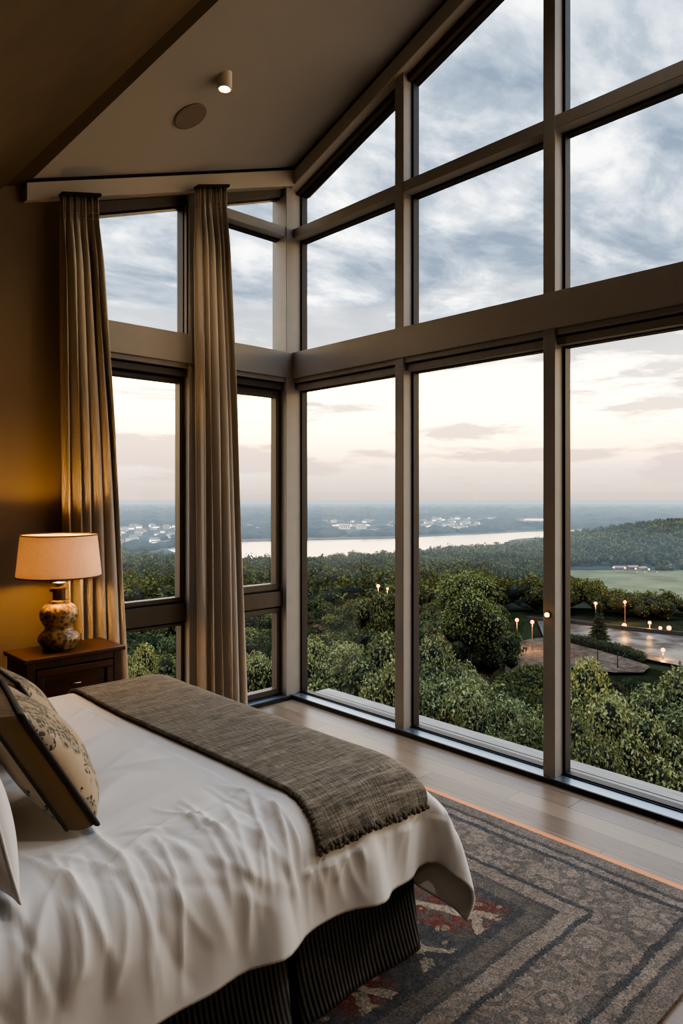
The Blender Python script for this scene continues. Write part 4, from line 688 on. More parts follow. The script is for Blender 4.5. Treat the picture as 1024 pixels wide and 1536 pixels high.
[776,1,1,2,2,1,0,1,3,4,7,10,13,14,16,16,16,16,16,16,16,16,16,16,16,16,16,16,16,16,16,16,16,16,16,16,16,16,16,16,16,16,16,16,16,16,16,16,16,16,16,16,16,16,16,16,16,16,16,16,16,16,16,16,16,16,15,14,12,10,6,3,2,3,5,5,4,4,3,3,5],
[778,1,1,0,1,1,1,1,3,4,7,10,13,15,15,17,16,16,16,16,16,16,16,16,15,16,16,16,16,16,16,16,16,16,16,16,16,16,16,16,16,16,16,16,16,16,16,16,16,16,16,16,16,16,16,16,16,16,16,16,16,16,16,16,16,16,16,14,12,9,7,4,4,4,4,3,3,1,2,1,2],
[783,1,0,1,0,1,0,1,2,3,7,11,12,14,16,16,17,15,16,16,16,16,16,16,16,16,16,16,16,16,15,16,16,16,16,16,16,16,16,16,16,16,16,16,16,16,16,16,16,16,16,16,16,16,16,16,16,16,16,16,16,16,16,16,16,16,16,14,12,10,8,5,3,2,1,1,0,0,0,0,1],
[793,0,0,0,0,0,1,1,0,0,6,10,12,15,16,16,16,15,16,16,15,16,16,16,16,16,16,16,16,16,16,16,16,16,16,16,15,16,16,16,16,16,16,16,16,16,16,16,16,16,16,16,16,16,16,16,16,16,16,16,16,16,16,16,16,16,15,14,12,11,8,4,0,-1,0,0,-1,0,-1,0,-2],
[801,0,0,-1,0,0,-1,0,-1,-2,4,11,14,15,16,15,16,16,15,15,16,15,16,16,16,16,16,16,16,16,16,16,16,16,16,16,16,16,16,16,16,16,16,16,16,15,16,16,16,16,16,16,16,16,16,16,16,16,16,16,16,16,16,16,16,15,15,13,11,10,10,6,2,-2,-1,-1,-1,-2,0,-2,-4],
[808,-5,-1,-2,-2,-2,-2,-3,-2,1,8,14,16,15,16,15,15,15,14,16,15,16,15,16,16,16,16,16,16,16,16,16,16,16,16,16,16,16,16,16,16,16,16,16,16,16,16,16,16,16,16,16,16,16,16,16,16,15,16,16,16,16,16,16,15,15,14,11,11,11,10,10,6,1,-1,-1,-1,-1,-1,-2,-3],
[799,-4,-3,-3,-3,-3,-3,-2,1,8,14,16,15,15,16,14,14,14,14,15,15,16,15,16,16,16,16,16,16,16,16,16,16,16,16,16,16,16,16,16,16,16,16,16,16,16,16,16,16,16,16,16,16,16,16,16,16,16,16,16,15,16,16,16,14,14,14,11,9,10,11,11,9,7,3,1,0,-1,-2,-1,-1],
[783,-2,-3,-3,-4,-3,-2,3,8,13,16,16,15,15,16,14,11,13,12,15,16,15,16,16,16,16,16,16,16,16,16,16,16,16,16,16,16,16,16,16,16,16,16,16,16,16,16,16,16,16,16,16,16,16,16,16,16,16,16,16,16,16,15,16,14,13,13,10,8,9,10,11,10,9,8,6,3,2,0,-1,-1],
[770,-3,-4,-3,-3,-1,3,8,13,16,15,16,15,16,15,13,9,12,11,15,15,16,16,16,16,16,16,16,16,16,16,16,16,16,16,16,16,16,16,16,16,16,16,16,16,16,16,16,16,16,16,16,16,16,16,16,16,16,16,16,16,16,16,15,15,14,11,6,7,8,9,10,9,9,10,9,9,6,4,2,2],
[756,-4,-3,-3,0,3,9,13,15,15,16,16,15,15,15,11,7,12,11,13,15,16,17,16,16,16,16,17,16,15,16,16,16,16,16,17,16,16,15,16,16,16,16,16,16,16,17,16,15,16,16,16,16,16,16,16,16,17,16,16,16,16,16,15,16,14,11,2,3,8,9,9,8,8,9,11,10,10,8,7,7],
[740,-3,-1,0,5,9,12,15,15,15,16,15,16,15,14,9,6,12,11,11,15,16,16,16,17,16,17,16,16,16,16,15,16,16,17,16,16,16,16,15,16,16,15,17,16,17,16,16,16,15,16,16,16,17,15,17,16,16,16,17,16,16,16,16,15,15,12,1,-3,5,9,9,7,8,8,10,10,11,10,10,10],
[725,1,1,6,8,13,14,15,15,15,16,15,16,15,13,7,4,13,11,10,13,16,16,17,17,16,17,16,16,16,16,15,16,16,17,16,17,16,15,16,16,15,15,17,16,17,16,16,16,16,15,16,16,17,16,16,16,16,17,16,17,16,16,16,15,16,13,1,-8,-1,8,10,8,8,7,8,10,11,11,11,11],
[714,5,6,8,12,15,15,14,15,15,15,16,16,15,11,4,5,12,13,9,12,14,17,17,16,17,17,16,16,16,16,16,15,16,17,17,16,17,15,15,16,15,15,17,17,16,17,15,16,16,15,16,17,16,16,16,17,16,16,17,17,16,16,16,16,16,13,1,-10,-7,5,9,10,9,7,7,8,10,12,11,12],
[708,8,9,12,14,15,15,14,15,15,15,16,16,14,8,3,5,12,13,10,10,14,16,17,17,17,17,17,16,15,16,16,15,16,17,17,17,16,15,15,16,15,15,17,17,16,17,15,16,16,16,15,17,16,16,16,17,16,17,17,16,17,16,17,15,16,14,2,-11,-11,-2,8,11,9,9,7,7,9,11,11,12],
[706,12,11,14,15,15,14,14,15,15,15,16,16,12,6,2,5,12,13,10,10,14,15,17,17,17,17,17,16,15,17,15,15,16,17,17,17,16,15,15,17,15,15,16,17,17,16,16,15,16,16,15,17,16,16,17,16,17,16,17,17,17,17,16,16,16,14,3,-11,-14,-7,3,10,10,10,8,7,8,11,11,11],
[711,11,13,14,16,14,14,14,14,16,15,16,15,10,5,2,4,13,12,11,10,12,16,16,17,17,17,16,16,17,16,15,15,16,17,17,17,16,15,16,16,15,15,16,17,17,16,16,15,17,15,15,17,16,16,17,17,16,17,17,17,17,17,16,17,16,15,3,-11,-15,-12,-2,7,11,10,9,8,8,10,11,10],
[716,11,14,15,16,14,14,13,14,16,16,15,15,9,1,0,4,15,13,10,10,12,15,16,17,17,17,17,16,16,16,16,15,16,17,17,17,15,15,15,17,16,14,16,17,17,17,15,15,17,15,15,17,17,15,17,17,17,17,17,17,17,17,17,17,16,17,6,-14,-17,-16,-10,5,12,11,9,9,9,10,10,10],
[143,18,17,18,17,17,18,17,17,16,16,15,16,0,-1,1,0,0,0,0,0,1,-1,0,0,0,1,-1,0,1,-1,0,0,0,0,0,-1,2,-1,-1,1,0,0,-1,1,0,1,-1,0,1,-1,0,0,0,0,0,0,-1,1,0,-1,1,0,0,-1,1,0,1,-15,-14,-15,-14,-16,-16,-16,-16,-16,-16,-16,-16,-16],
[142,17,17,18,17,17,18,17,17,16,15,15,11,2,-1,1,0,0,0,1,0,0,-1,0,1,1,2,0,0,0,0,0,0,0,0,0,0,0,-1,0,0,0,0,0,0,0,0,0,0,-1,0,0,0,0,-1,0,1,0,0,-1,0,1,-1,1,0,0,1,-1,-11,-14,-14,-15,-16,-15,-16,-16,-16,-16,-16,-16,-16],
[140,17,18,17,17,17,18,17,16,17,15,14,10,3,2,1,-2,0,1,0,-1,-1,0,0,1,2,2,0,0,0,0,0,0,0,0,0,0,-1,0,0,0,0,-1,0,0,0,0,0,-1,0,0,-1,0,0,0,-1,1,0,-1,0,0,0,0,0,1,0,2,-1,-9,-14,-14,-15,-15,-16,-16,-16,-16,-16,-16,-16,-16],
[138,18,17,17,17,17,17,17,17,16,15,12,8,5,5,3,-1,-2,-1,1,0,-1,0,0,0,1,2,1,0,0,0,0,0,0,0,0,0,-1,0,0,0,0,-1,0,0,0,0,-1,0,0,0,0,-1,0,0,0,0,0,0,0,0,0,0,0,0,0,1,0,-8,-13,-15,-15,-15,-16,-16,-16,-16,-16,-16,-16,-16],
[136,18,17,17,17,17,17,17,16,16,15,12,7,7,6,4,0,-1,-2,-1,0,0,0,0,0,0,2,0,1,-1,1,-1,0,0,0,0,0,0,-1,0,0,0,0,-1,0,0,0,0,0,0,0,0,0,0,0,-1,0,1,-1,0,0,0,0,1,0,-1,0,0,-7,-12,-15,-15,-16,-16,-16,-16,-16,-15,-16,-16,-16],
[135,17,17,17,17,17,17,17,17,16,15,11,9,7,5,2,1,1,-2,0,-1,0,0,0,0,0,0,1,0,0,0,0,0,0,0,0,0,-1,0,0,0,0,0,0,0,0,0,0,0,0,-1,1,-1,0,0,0,1,0,0,0,-1,0,0,1,0,0,-2,-1,-6,-12,-15,-15,-16,-15,-16,-16,-16,-16,-16,-16,-16],
[133,17,17,17,17,17,17,17,17,17,14,12,9,8,4,2,0,1,1,-1,0,-1,0,0,0,0,0,0,0,0,0,0,0,0,0,0,0,0,0,0,0,0,0,0,0,0,0,-1,0,0,0,0,0,0,0,0,1,0,0,0,0,0,-1,1,0,0,-2,-3,-5,-12,-14,-16,-15,-16,-16,-16,-16,-16,-16,-16,-16],
[131,17,17,17,17,17,18,17,17,15,15,12,10,8,5,2,0,0,1,0,0,-1,0,0,0,-1,1,0,0,0,0,0,0,0,0,0,0,0,0,0,-1,0,0,0,0,1,0,0,-1,0,0,0,0,0,0,1,0,0,0,0,0,0,0,0,0,0,-2,-3,-7,-11,-14,-15,-16,-16,-16,-16,-16,-16,-16,-16,-15],
[130,17,16,17,18,17,17,17,17,15,14,13,12,8,5,2,0,1,0,1,0,-1,-1,-1,0,0,1,0,0,0,0,0,0,0,0,0,-1,1,-1,0,0,0,0,1,0,0,0,0,0,-1,0,0,0,0,1,0,0,0,0,-1,0,1,0,0,0,0,-2,-4,-8,-10,-14,-15,-16,-16,-16,-15,-16,-16,-16,-16,-16],
[129,16,17,17,17,18,17,17,15,15,15,14,12,8,6,2,1,0,0,-1,0,1,-1,0,0,-1,1,0,0,0,0,-1,0,0,0,0,0,1,-1,0,0,0,1,0,0,-1,0,0,1,0,-1,0,0,0,1,0,0,0,-1,0,0,0,0,1,0,0,-2,-6,-7,-10,-13,-16,-16,-15,-16,-16,-16,-16,-16,-16,-16],
[127,17,17,17,17,17,18,16,16,15,16,13,12,9,6,2,1,0,0,-1,0,0,0,0,0,0,0,-1,0,0,0,0,0,0,0,0,0,0,0,0,0,0,1,0,-1,0,0,1,0,0,0,-1,0,1,0,0,0,0,-1,0,0,0,0,1,0,0,-2,-7,-7,-10,-13,-15,-16,-16,-16,-16,-16,-16,-16,-16,-16],
[126,17,17,17,17,17,18,16,16,16,15,14,12,9,5,3,0,0,0,1,0,-1,0,0,0,0,-1,0,0,0,0,0,0,0,0,0,0,0,0,0,0,0,0,0,0,0,1,0,0,0,0,-1,0,0,1,-1,1,0,0,-1,1,0,-1,0,1,0,-3,-6,-8,-10,-13,-15,-16,-16,-16,-16,-15,-16,-16,-16,-16],
[125,17,16,18,17,17,18,17,16,15,16,14,11,9,6,3,1,-1,0,0,0,0,0,0,0,0,0,-1,0,0,0,0,0,0,0,0,0,0,0,0,0,0,0,0,0,0,0,1,0,0,0,-1,0,0,0,0,0,1,0,0,0,0,0,0,0,0,-3,-6,-8,-11,-13,-15,-15,-16,-16,-16,-16,-16,-16,-16,-16],
[124,16,18,17,17,17,18,17,17,16,15,13,12,9,6,3,1,0,-1,0,0,0,0,0,0,0,-1,0,0,0,0,0,0,0,0,0,0,0,0,0,0,0,0,0,0,0,0,1,0,0,0,-1,0,0,0,0,0,0,1,0,0,0,0,0,0,0,-3,-6,-8,-12,-13,-15,-15,-16,-16,-16,-16,-16,-16,-16,-15],
[123,17,17,17,17,18,17,17,17,17,15,13,12,9,6,2,1,1,0,-1,0,0,0,-1,0,0,1,-1,0,0,0,0,1,-1,0,0,0,0,1,-1,0,0,0,0,0,0,0,0,1,0,-1,0,0,0,1,-1,0,0,0,1,0,0,0,0,0,-1,-2,-6,-9,-12,-13,-14,-16,-16,-15,-16,-16,-16,-16,-16,-16],
[122,17,17,17,17,18,17,17,18,16,16,13,12,9,6,2,0,1,0,1,0,-1,0,0,-1,0,0,1,0,-1,0,1,0,0,-1,0,0,0,0,0,1,-1,0,0,0,0,0,0,0,0,0,0,0,1,0,0,-1,0,0,1,0,0,0,0,0,-1,-2,-6,-10,-12,-13,-14,-15,-16,-16,-16,-16,-16,-16,-16,-16],
[121,17,18,17,17,17,18,17,17,17,16,14,11,9,6,2,0,0,1,0,1,0,0,-1,-1,0,0,1,0,-1,0,0,1,0,-1,0,0,0,0,0,0,0,0,0,0,0,0,0,0,0,0,0,0,0,1,-1,0,0,1,0,0,0,0,0,0,-1,-2,-7,-9,-12,-13,-14,-16,-16,-16,-16,-15,-16,-16,-16,-16],
[121,17,17,18,17,17,17,18,17,17,15,14,12,9,6,2,0,0,1,0,1,0,-1,0,0,-1,0,0,0,0,0,0,0,0,1,-1,0,0,0,0,0,0,0,0,0,0,0,0,0,0,0,0,0,0,1,-1,0,0,1,0,0,0,0,0,0,-1,-3,-6,-9,-12,-13,-15,-15,-16,-16,-16,-16,-16,-16,-16,-16],
[121,17,17,18,17,17,17,17,18,16,16,14,12,9,6,2,1,0,0,0,0,0,0,0,0,0,-1,0,0,0,0,0,0,0,1,-1,0,0,0,0,0,0,0,0,0,0,0,0,0,0,0,0,0,1,0,0,-1,0,0,1,0,-1,1,0,0,-1,-3,-6,-9,-12,-14,-15,-15,-16,-16,-16,-16,-15,-16,-16,-16],
[120,18,17,18,17,17,18,17,17,16,16,14,12,9,6,2,1,0,0,0,0,0,0,0,0,0,-1,0,0,0,0,0,0,0,0,0,0,0,0,0,0,0,0,0,0,0,0,0,0,1,-1,0,0,0,1,0,0,-1,0,0,1,0,0,0,0,-1,-3,-6,-10,-12,-13,-15,-16,-15,-16,-16,-16,-16,-16,-16,-16],
[120,18,17,18,17,17,18,17,17,16,16,14,12,9,6,2,1,0,0,0,0,0,0,0,0,-1,0,0,0,0,0,0,0,0,0,0,0,0,0,0,0,0,0,1,-1,0,0,0,1,0,0,-1,0,0,1,0,0,0,-1,1,0,0,0,0,0,-1,-3,-7,-9,-12,-14,-14,-16,-16,-16,-16,-15,-16,-16,-16,-16],
[121,17,17,18,17,17,18,17,17,16,16,14,12,9,6,2,1,1,0,-1,0,0,-1,0,0,0,0,0,0,0,0,0,0,0,0,0,0,1,-1,0,0,0,0,0,0,0,0,0,0,1,-1,0,0,1,-1,1,0,0,-1,1,0,0,0,0,0,-1,-3,-7,-9,-12,-14,-15,-15,-16,-16,-16,-16,-16,-16,-16,-16],
[121,17,17,18,17,17,18,17,17,17,15,14,12,9,6,2,1,0,0,0,0,0,0,0,-1,0,0,0,0,0,0,0,0,0,0,0,0,1,-1,0,0,0,0,0,0,0,0,0,0,0,0,0,0,0,0,1,0,0,0,0,0,0,0,0,0,-1,-4,-6,-9,-12,-14,-15,-16,-16,-16,-15,-16,-16,-16,-16,-16],
[121,17,18,17,17,18,17,17,18,16,16,14,11,9,6,2,1,0,0,0,0,0,0,0,0,-1,0,0,0,0,0,0,0,0,0,0,0,0,1,0,-1,0,0,0,0,0,1,-1,0,0,0,1,-1,0,0,1,0,0,0,0,0,0,0,0,0,-1,-4,-6,-9,-12,-14,-15,-16,-16,-16,-16,-16,-16,-16,-16,-16],
[121,18,17,17,18,17,17,18,17,16,16,14,11,9,6,2,1,0,0,0,0,0,0,0,0,-1,0,0,0,0,0,0,0,0,0,0,0,0,1,0,0,-1,0,0,0,1,0,0,-1,0,1,0,0,-1,1,0,0,0,0,0,0,0,0,0,-1,-1,-3,-6,-10,-12,-14,-15,-15,-16,-16,-16,-16,-16,-16,-16,-16],
[122,17,17,18,17,17,18,17,17,17,15,14,12,8,6,2,0,0,0,1,0,0,0,0,-1,0,0,0,0,0,0,0,0,0,0,1,0,0,0,0,0,0,0,-1,0,0,1,0,-1,0,1,0,-1,0,1,0,0,0,0,-1,0,1,-1,0,0,-1,-3,-7,-9,-12,-14,-15,-16,-16,-16,-16,-16,-15,-16,-16,-16],
[122,17,18,17,17,18,17,17,17,17,16,13,12,8,6,2,0,0,0,1,0,0,0,-1,0,0,0,0,0,0,0,0,0,0,0,0,1,0,0,0,0,0,0,0,0,0,0,0,-1,1,0,0,-1,0,0,1,0,0,-1,0,0,0,0,0,0,-1,-3,-7,-9,-12,-14,-15,-16,-16,-16,-16,-16,-16,-16,-16,-16],
[122,18,17,18,17,17,18,17,17,17,15,14,11,9,5,2,0,0,0,1,0,0,0,-1,0,0,0,0,0,0,0,0,0,0,0,0,0,0,0,1,0,0,0,0,0,0,0,0,-1,0,1,-1,0,0,0,0,1,-1,0,0,0,0,0,1,-1,-1,-3,-7,-9,-12,-14,-16,-15,-16,-16,-16,-16,-16,-16,-16,-16],
[123,17,18,17,17,18,17,17,17,17,16,14,11,8,5,2,0,0,0,1,0,-1,0,0,0,0,0,0,0,0,0,0,0,0,0,0,1,0,-1,1,0,0,0,0,0,0,0,-1,0,0,0,0,0,0,0,0,0,0,0,0,0,0,1,0,0,-2,-3,-7,-9,-13,-14,-15,-16,-16,-16,-16,-15,-16,-16,-16,-16],
[124,17,17,18,17,17,17,18,17,17,15,14,11,8,5,2,0,0,1,0,0,0,-1,0,0,0,0,0,0,0,0,0,0,0,0,1,0,0,-1,0,1,-1,1,0,0,-1,0,0,0,0,0,0,0,0,0,0,0,0,0,0,1,-1,1,0,0,-2,-3,-7,-10,-12,-14,-15,-16,-16,-16,-16,-16,-16,-16,-16,-16],
[125,17,17,18,17,17,17,18,17,17,15,13,11,8,5,2,0,0,0,1,0,-1,0,0,0,0,0,0,0,0,0,0,0,0,0,0,1,-1,0,0,0,0,0,1,0,0,-1,0,0,0,0,0,0,0,1,-1,0,0,0,1,0,0,0,0,0,-2,-3,-7,-10,-12,-14,-15,-16,-16,-16,-16,-16,-16,-16,-16,-16],
[125,18,17,18,17,17,18,17,17,16,15,13,12,8,4,2,0,0,0,0,0,0,0,0,0,0,0,0,0,0,0,0,0,0,0,0,0,0,0,0,0,0,0,0,1,0,0,-1,0,0,0,0,0,1,0,0,-1,0,0,0,1,-1,1,0,0,-2,-3,-7,-10,-12,-14,-16,-16,-15,-16,-16,-16,-16,-16,-16,-16],
[127,17,17,18,17,17,18,17,16,16,16,13,11,8,5,1,1,0,-1,0,0,0,0,0,0,0,0,0,0,0,0,0,0,0,0,0,0,0,0,0,0,0,0,1,0,0,0,-1,0,0,0,0,0,1,0,-1,0,0,0,0,0,0,1,0,0,-2,-3,-7,-10,-12,-15,-15,-16,-16,-16,-16,-16,-16,-16,-15,-16],
[128,17,17,18,17,17,18,17,16,16,16,14,10,7,5,1,1,0,-1,0,0,0,0,0,0,0,0,0,0,0,0,0,0,0,1,-1,0,0,0,0,0,0,0,0,1,0,0,0,0,-1,0,1,0,0,0,0,0,-1,0,0,0,0,1,0,0,-2,-4,-6,-10,-13,-14,-15,-16,-16,-16,-16,-16,-16,-16,-16,-16],
[130,17,17,17,17,17,18,17,17,16,16,12,10,7,5,2,0,0,-1,0,0,0,0,0,0,0,0,0,0,0,0,0,0,0,0,0,0,0,0,0,0,0,0,0,1,0,0,0,0,0,0,0,0,0,0,0,0,0,-1,0,0,0,0,1,-1,-1,-4,-7,-9,-13,-14,-15,-16,-16,-16,-16,-16,-16,-16,-16,-16],
[133,17,16,17,17,17,17,17,17,16,15,12,10,8,5,1,0,0,-1,0,0,0,0,0,0,0,0,0,0,0,0,0,0,0,0,0,0,0,0,0,0,0,0,0,0,0,1,0,0,-1,0,1,0,0,-1,1,0,0,-1,0,0,0,0,1,-1,-1,-4,-7,-10,-12,-14,-16,-15,-16,-16,-16,-16,-16,-16,-16,-16],
[137,16,17,17,16,17,16,17,17,15,14,13,10,8,4,1,0,0,0,0,-1,0,0,0,0,0,0,0,0,0,0,0,1,0,-1,0,0,0,0,0,0,0,0,0,0,0,1,0,0,-1,0,1,0,0,-1,0,0,0,1,0,-1,0,0,0,0,-1,-4,-7,-10,-12,-14,-16,-16,-16,-16,-16,-15,-16,-16,-16,-16],
[139,17,16,17,17,17,16,17,16,14,13,14,10,7,3,2,0,0,0,0,-1,0,0,0,0,0,0,0,0,0,1,0,0,0,0,-1,1,-1,0,0,0,0,0,0,0,0,0,0,0,0,0,0,0,0,0,0,0,0,1,0,0,-1,0,0,0,-1,-4,-7,-10,-12,-15,-15,-16,-16,-16,-16,-16,-16,-16,-16,-16],
[139,16,17,17,17,17,17,16,17,15,13,13,9,6,4,2,0,0,0,-1,0,0,0,0,0,0,0,0,0,1,0,0,0,0,0,0,0,0,-1,0,0,0,0,0,0,0,0,0,0,0,0,0,0,0,0,0,0,1,0,0,0,-1,0,0,0,-1,-4,-7,-10,-12,-15,-15,-16,-16,-16,-16,-16,-16,-16,-16,-16],
[136,17,18,17,16,17,17,17,16,16,13,13,10,7,4,1,0,0,-1,0,0,0,0,0,0,0,0,0,0,0,1,-1,1,0,0,-1,0,0,0,0,1,-1,0,0,0,0,0,0,0,0,0,0,0,1,0,-1,0,0,1,0,-1,0,0,0,0,-1,-4,-7,-10,-13,-14,-15,-16,-16,-16,-16,-16,-16,-16,-16,-16],
[135,17,17,17,17,17,18,17,16,15,15,12,11,7,4,1,-1,0,-1,0,0,0,0,0,0,0,0,0,0,0,0,0,0,1,-1,0,0,0,0,0,0,0,0,0,0,0,1,-1,0,0,0,0,0,1,0,0,-1,0,0,0,0,0,1,0,-1,-1,-4,-7,-10,-13,-14,-16,-15,-16,-16,-16,-16,-16,-16,-16,-16],
[134,17,17,17,17,18,17,17,17,16,15,12,10,7,3,2,-1,0,-1,0,0,0,0,0,0,0,0,0,0,0,1,-1,0,0,0,0,0,0,0,0,0,0,0,0,0,0,0,0,0,0,0,0,0,0,1,0,0,-1,0,0,1,-1,1,0,-1,-1,-4,-7,-10,-13,-14,-16,-16,-16,-16,-16,-15,-16,-16,-16,-16],
[133,17,17,17,18,17,17,18,17,16,14,12,10,8,3,1,0,0,-1,0,0,0,0,0,0,0,0,0,0,0,0,0,0,0,0,0,0,0,0,0,0,0,0,0,0,0,0,0,0,0,0,0,0,0,0,1,-1,0,1,0,0,0,0,0,-1,-1,-4,-7,-10,-13,-14,-16,-16,-16,-16,-16,-16,-16,-16,-16,-16],
[133,17,17,17,18,17,17,18,17,15,14,13,10,8,3,1,0,-1,0,0,0,0,0,1,-1,0,0,0,0,0,0,0,0,0,0,0,0,0,0,0,0,0,0,0,0,0,0,0,0,0,0,0,0,1,-1,0,0,0,1,0,0,0,0,0,-1,-1,-4,-7,-11,-12,-15,-15,-16,-16,-16,-16,-16,-16,-16,-16,-16],
[133,17,17,17,18,17,17,18,16,15,15,13,10,7,4,1,0,0,-1,1,0,-1,1,0,0,-1,0,0,0,0,0,0,0,0,0,1,-1,0,0,1,-1,0,0,0,0,0,0,0,0,0,0,0,0,0,0,0,0,0,1,0,0,0,0,0,-1,-1,-4,-8,-10,-12,-15,-15,-16,-16,-16,-16,-16,-16,-16,-16,-16],
[133,17,18,17,17,17,18,17,17,15,14,12,10,8,4,1,0,0,0,0,0,0,0,0,0,-1,0,0,0,0,0,1,-1,0,1,-1,0,0,0,0,0,0,0,0,0,0,0,0,0,0,0,0,0,0,0,1,-1,0,0,0,0,1,0,0,-1,-1,-4,-8,-10,-13,-14,-15,-16,-16,-16,-16,-16,-16,-16,-16,-16],
[134,17,17,18,17,17,17,18,17,15,14,12,9,8,4,1,0,0,-1,1,0,0,0,0,0,-1,0,0,0,0,0,0,0,0,0,0,0,0,0,0,0,0,0,0,0,0,0,0,0,0,0,0,0,0,0,0,0,0,0,0,0,0,1,0,-1,-1,-4,-8,-10,-13,-14,-16,-15,-16,-16,-16,-16,-16,-16,-16,-16],
[135,18,17,17,17,17,17,18,16,16,13,12,10,7,3,2,0,0,-1,0,0,0,1,0,0,0,-1,0,0,0,0,0,0,0,0,0,0,0,0,0,0,0,0,0,0,0,0,0,0,0,0,0,0,0,0,0,0,0,0,0,0,0,1,0,-1,-1,-5,-7,-10,-13,-14,-16,-16,-16,-16,-16,-16,-15,-16,-16,-16],
[138,17,17,17,17,17,17,17,16,14,13,13,10,7,4,1,0,0,-1,0,0,0,0,0,1,0,-1,0,0,0,0,0,0,0,0,0,0,0,0,0,0,0,0,0,0,0,0,0,0,0,0,0,0,0,0,0,0,1,-1,0,0,1,0,0,-1,-1,-5,-7,-10,-13,-14,-16,-16,-16,-16,-16,-16,-16,-16,-15,-16],
[140,16,17,17,17,17,17,17,16,15,13,12,9,7,3,2,0,-1,0,0,0,0,0,0,1,0,0,-1,0,0,0,0,0,0,0,0,0,0,0,0,0,0,0,0,0,0,0,0,0,0,0,0,0,0,0,0,0,0,0,0,0,1,0,0,-1,-1,-5,-7,-10,-13,-15,-15,-16,-16,-16,-16,-16,-16,-16,-16,-15],
[140,17,17,16,17,17,17,16,16,16,14,11,8,7,4,2,0,-1,0,0,0,0,0,0,1,0,-1,0,0,0,0,0,0,0,1,-1,0,0,0,0,1,-1,0,0,0,0,0,0,0,0,0,0,0,0,0,0,0,0,0,0,0,0,1,0,-1,-1,-5,-7,-11,-12,-15,-15,-16,-16,-16,-16,-16,-16,-16,-15,-16],
[138,17,17,16,17,17,16,16,16,16,15,13,9,6,4,2,0,-1,0,0,0,0,1,0,0,-1,0,0,0,0,1,-1,0,1,0,0,-1,0,0,1,0,0,-1,0,0,0,0,0,0,0,1,0,-1,0,0,0,0,0,0,0,1,-1,0,1,-1,-1,-5,-7,-11,-12,-15,-15,-16,-16,-16,-16,-16,-16,-16,-15,-16],
[135,17,16,17,17,16,17,17,17,16,15,13,10,7,3,1,1,-1,0,0,0,0,1,0,0,-1,0,0,0,1,0,0,0,-1,1,0,0,0,-1,1,0,0,0,-1,0,0,0,0,0,0,1,-1,0,0,0,0,0,0,0,0,0,0,1,0,-1,-1,-5,-7,-11,-13,-14,-16,-16,-15,-16,-16,-16,-16,-15,-16,-15],
[132,17,17,16,17,17,18,17,17,16,15,13,11,7,3,1,0,0,0,0,0,0,0,1,0,0,0,0,0,0,0,0,0,0,0,0,0,0,0,-1,0,1,-1,0,0,0,1,0,-1,0,0,0,0,0,0,0,0,0,1,-1,0,0,1,0,-1,-2,-4,-8,-10,-13,-14,-16,-16,-16,-15,-16,-16,-15,-15,-16,-15],
[129,18,17,17,17,17,18,17,17,16,15,14,10,7,4,1,0,1,-1,0,0,1,0,0,0,0,0,0,0,0,-1,1,0,0,0,0,0,0,0,0,-1,0,0,0,0,0,0,1,-1,0,0,0,1,0,0,0,-1,1,0,0,-1,0,1,0,-1,-2,-4,-8,-10,-13,-15,-15,-16,-15,-16,-15,-16,-15,-15,-16,-15],
[128,17,18,17,17,17,18,17,17,16,16,13,10,8,4,1,0,0,1,0,0,0,0,0,0,0,0,0,0,0,0,0,0,0,0,-1,1,0,0,0,-1,0,0,0,0,0,0,0,0,0,0,0,1,0,0,0,0,0,0,0,-1,0,0,1,-1,-2,-4,-8,-10,-13,-14,-16,-15,-16,-15,-15,-15,-16,-15,-16,-15],
[127,17,18,17,17,18,17,17,17,17,15,13,11,7,4,2,0,0,0,0,0,0,0,0,0,0,0,0,0,0,0,1,-1,0,0,0,0,0,0,0,0,0,0,0,0,0,0,0,0,0,0,0,0,0,1,-1,0,0,0,0,0,0,0,0,0,-2,-4,-8,-11,-12,-14,-15,-15,-16,-15,-16,-15,-16,-16,-16,-16],
[126,17,18,17,17,18,17,17,17,17,14,13,11,7,4,2,0,1,0,0,0,0,0,0,0,0,0,0,0,0,0,0,0,0,0,0,0,0,0,0,0,0,0,0,0,0,0,0,0,0,0,0,0,0,0,0,0,0,0,0,0,0,0,0,0,-2,-4,-8,-11,-12,-13,-15,-15,-16,-16,-15,-16,-16,-16,-16,-16],
[125,17,18,17,17,18,17,17,17,16,14,12,10,6,4,2,1,1,0,0,0,0,-1,0,0,0,0,0,0,0,0,1,0,0,0,0,0,0,0,0,0,0,0,0,0,0,0,0,0,0,0,0,0,0,0,0,1,-1,1,0,0,0,0,0,0,-1,-5,-8,-11,-11,-13,-14,-15,-16,-16,-16,-15,-16,-16,-16,-16],
[124,17,18,17,17,18,17,17,17,16,13,10,6,6,4,2,1,2,1,-1,-1,0,0,0,0,0,0,0,0,0,0,0,0,0,1,0,0,0,0,0,0,0,0,0,0,0,0,0,0,0,0,1,0,0,0,0,0,0,0,0,1,0,0,0,1,-1,-5,-8,-11,-12,-12,-13,-14,-15,-16,-15,-16,-16,-16,-16,-15],
[123,17,17,18,17,17,17,17,16,14,11,6,6,5,5,4,2,2,-1,-1,-1,0,0,0,0,0,0,0,0,0,0,0,0,0,1,0,0,0,0,0,0,0,0,0,0,1,0,0,0,0,0,0,0,0,0,0,1,0,0,0,1,0,1,0,0,1,-3,-10,-11,-11,-12,-12,-13,-14,-15,-16,-16,-15,-16,-16,-15],
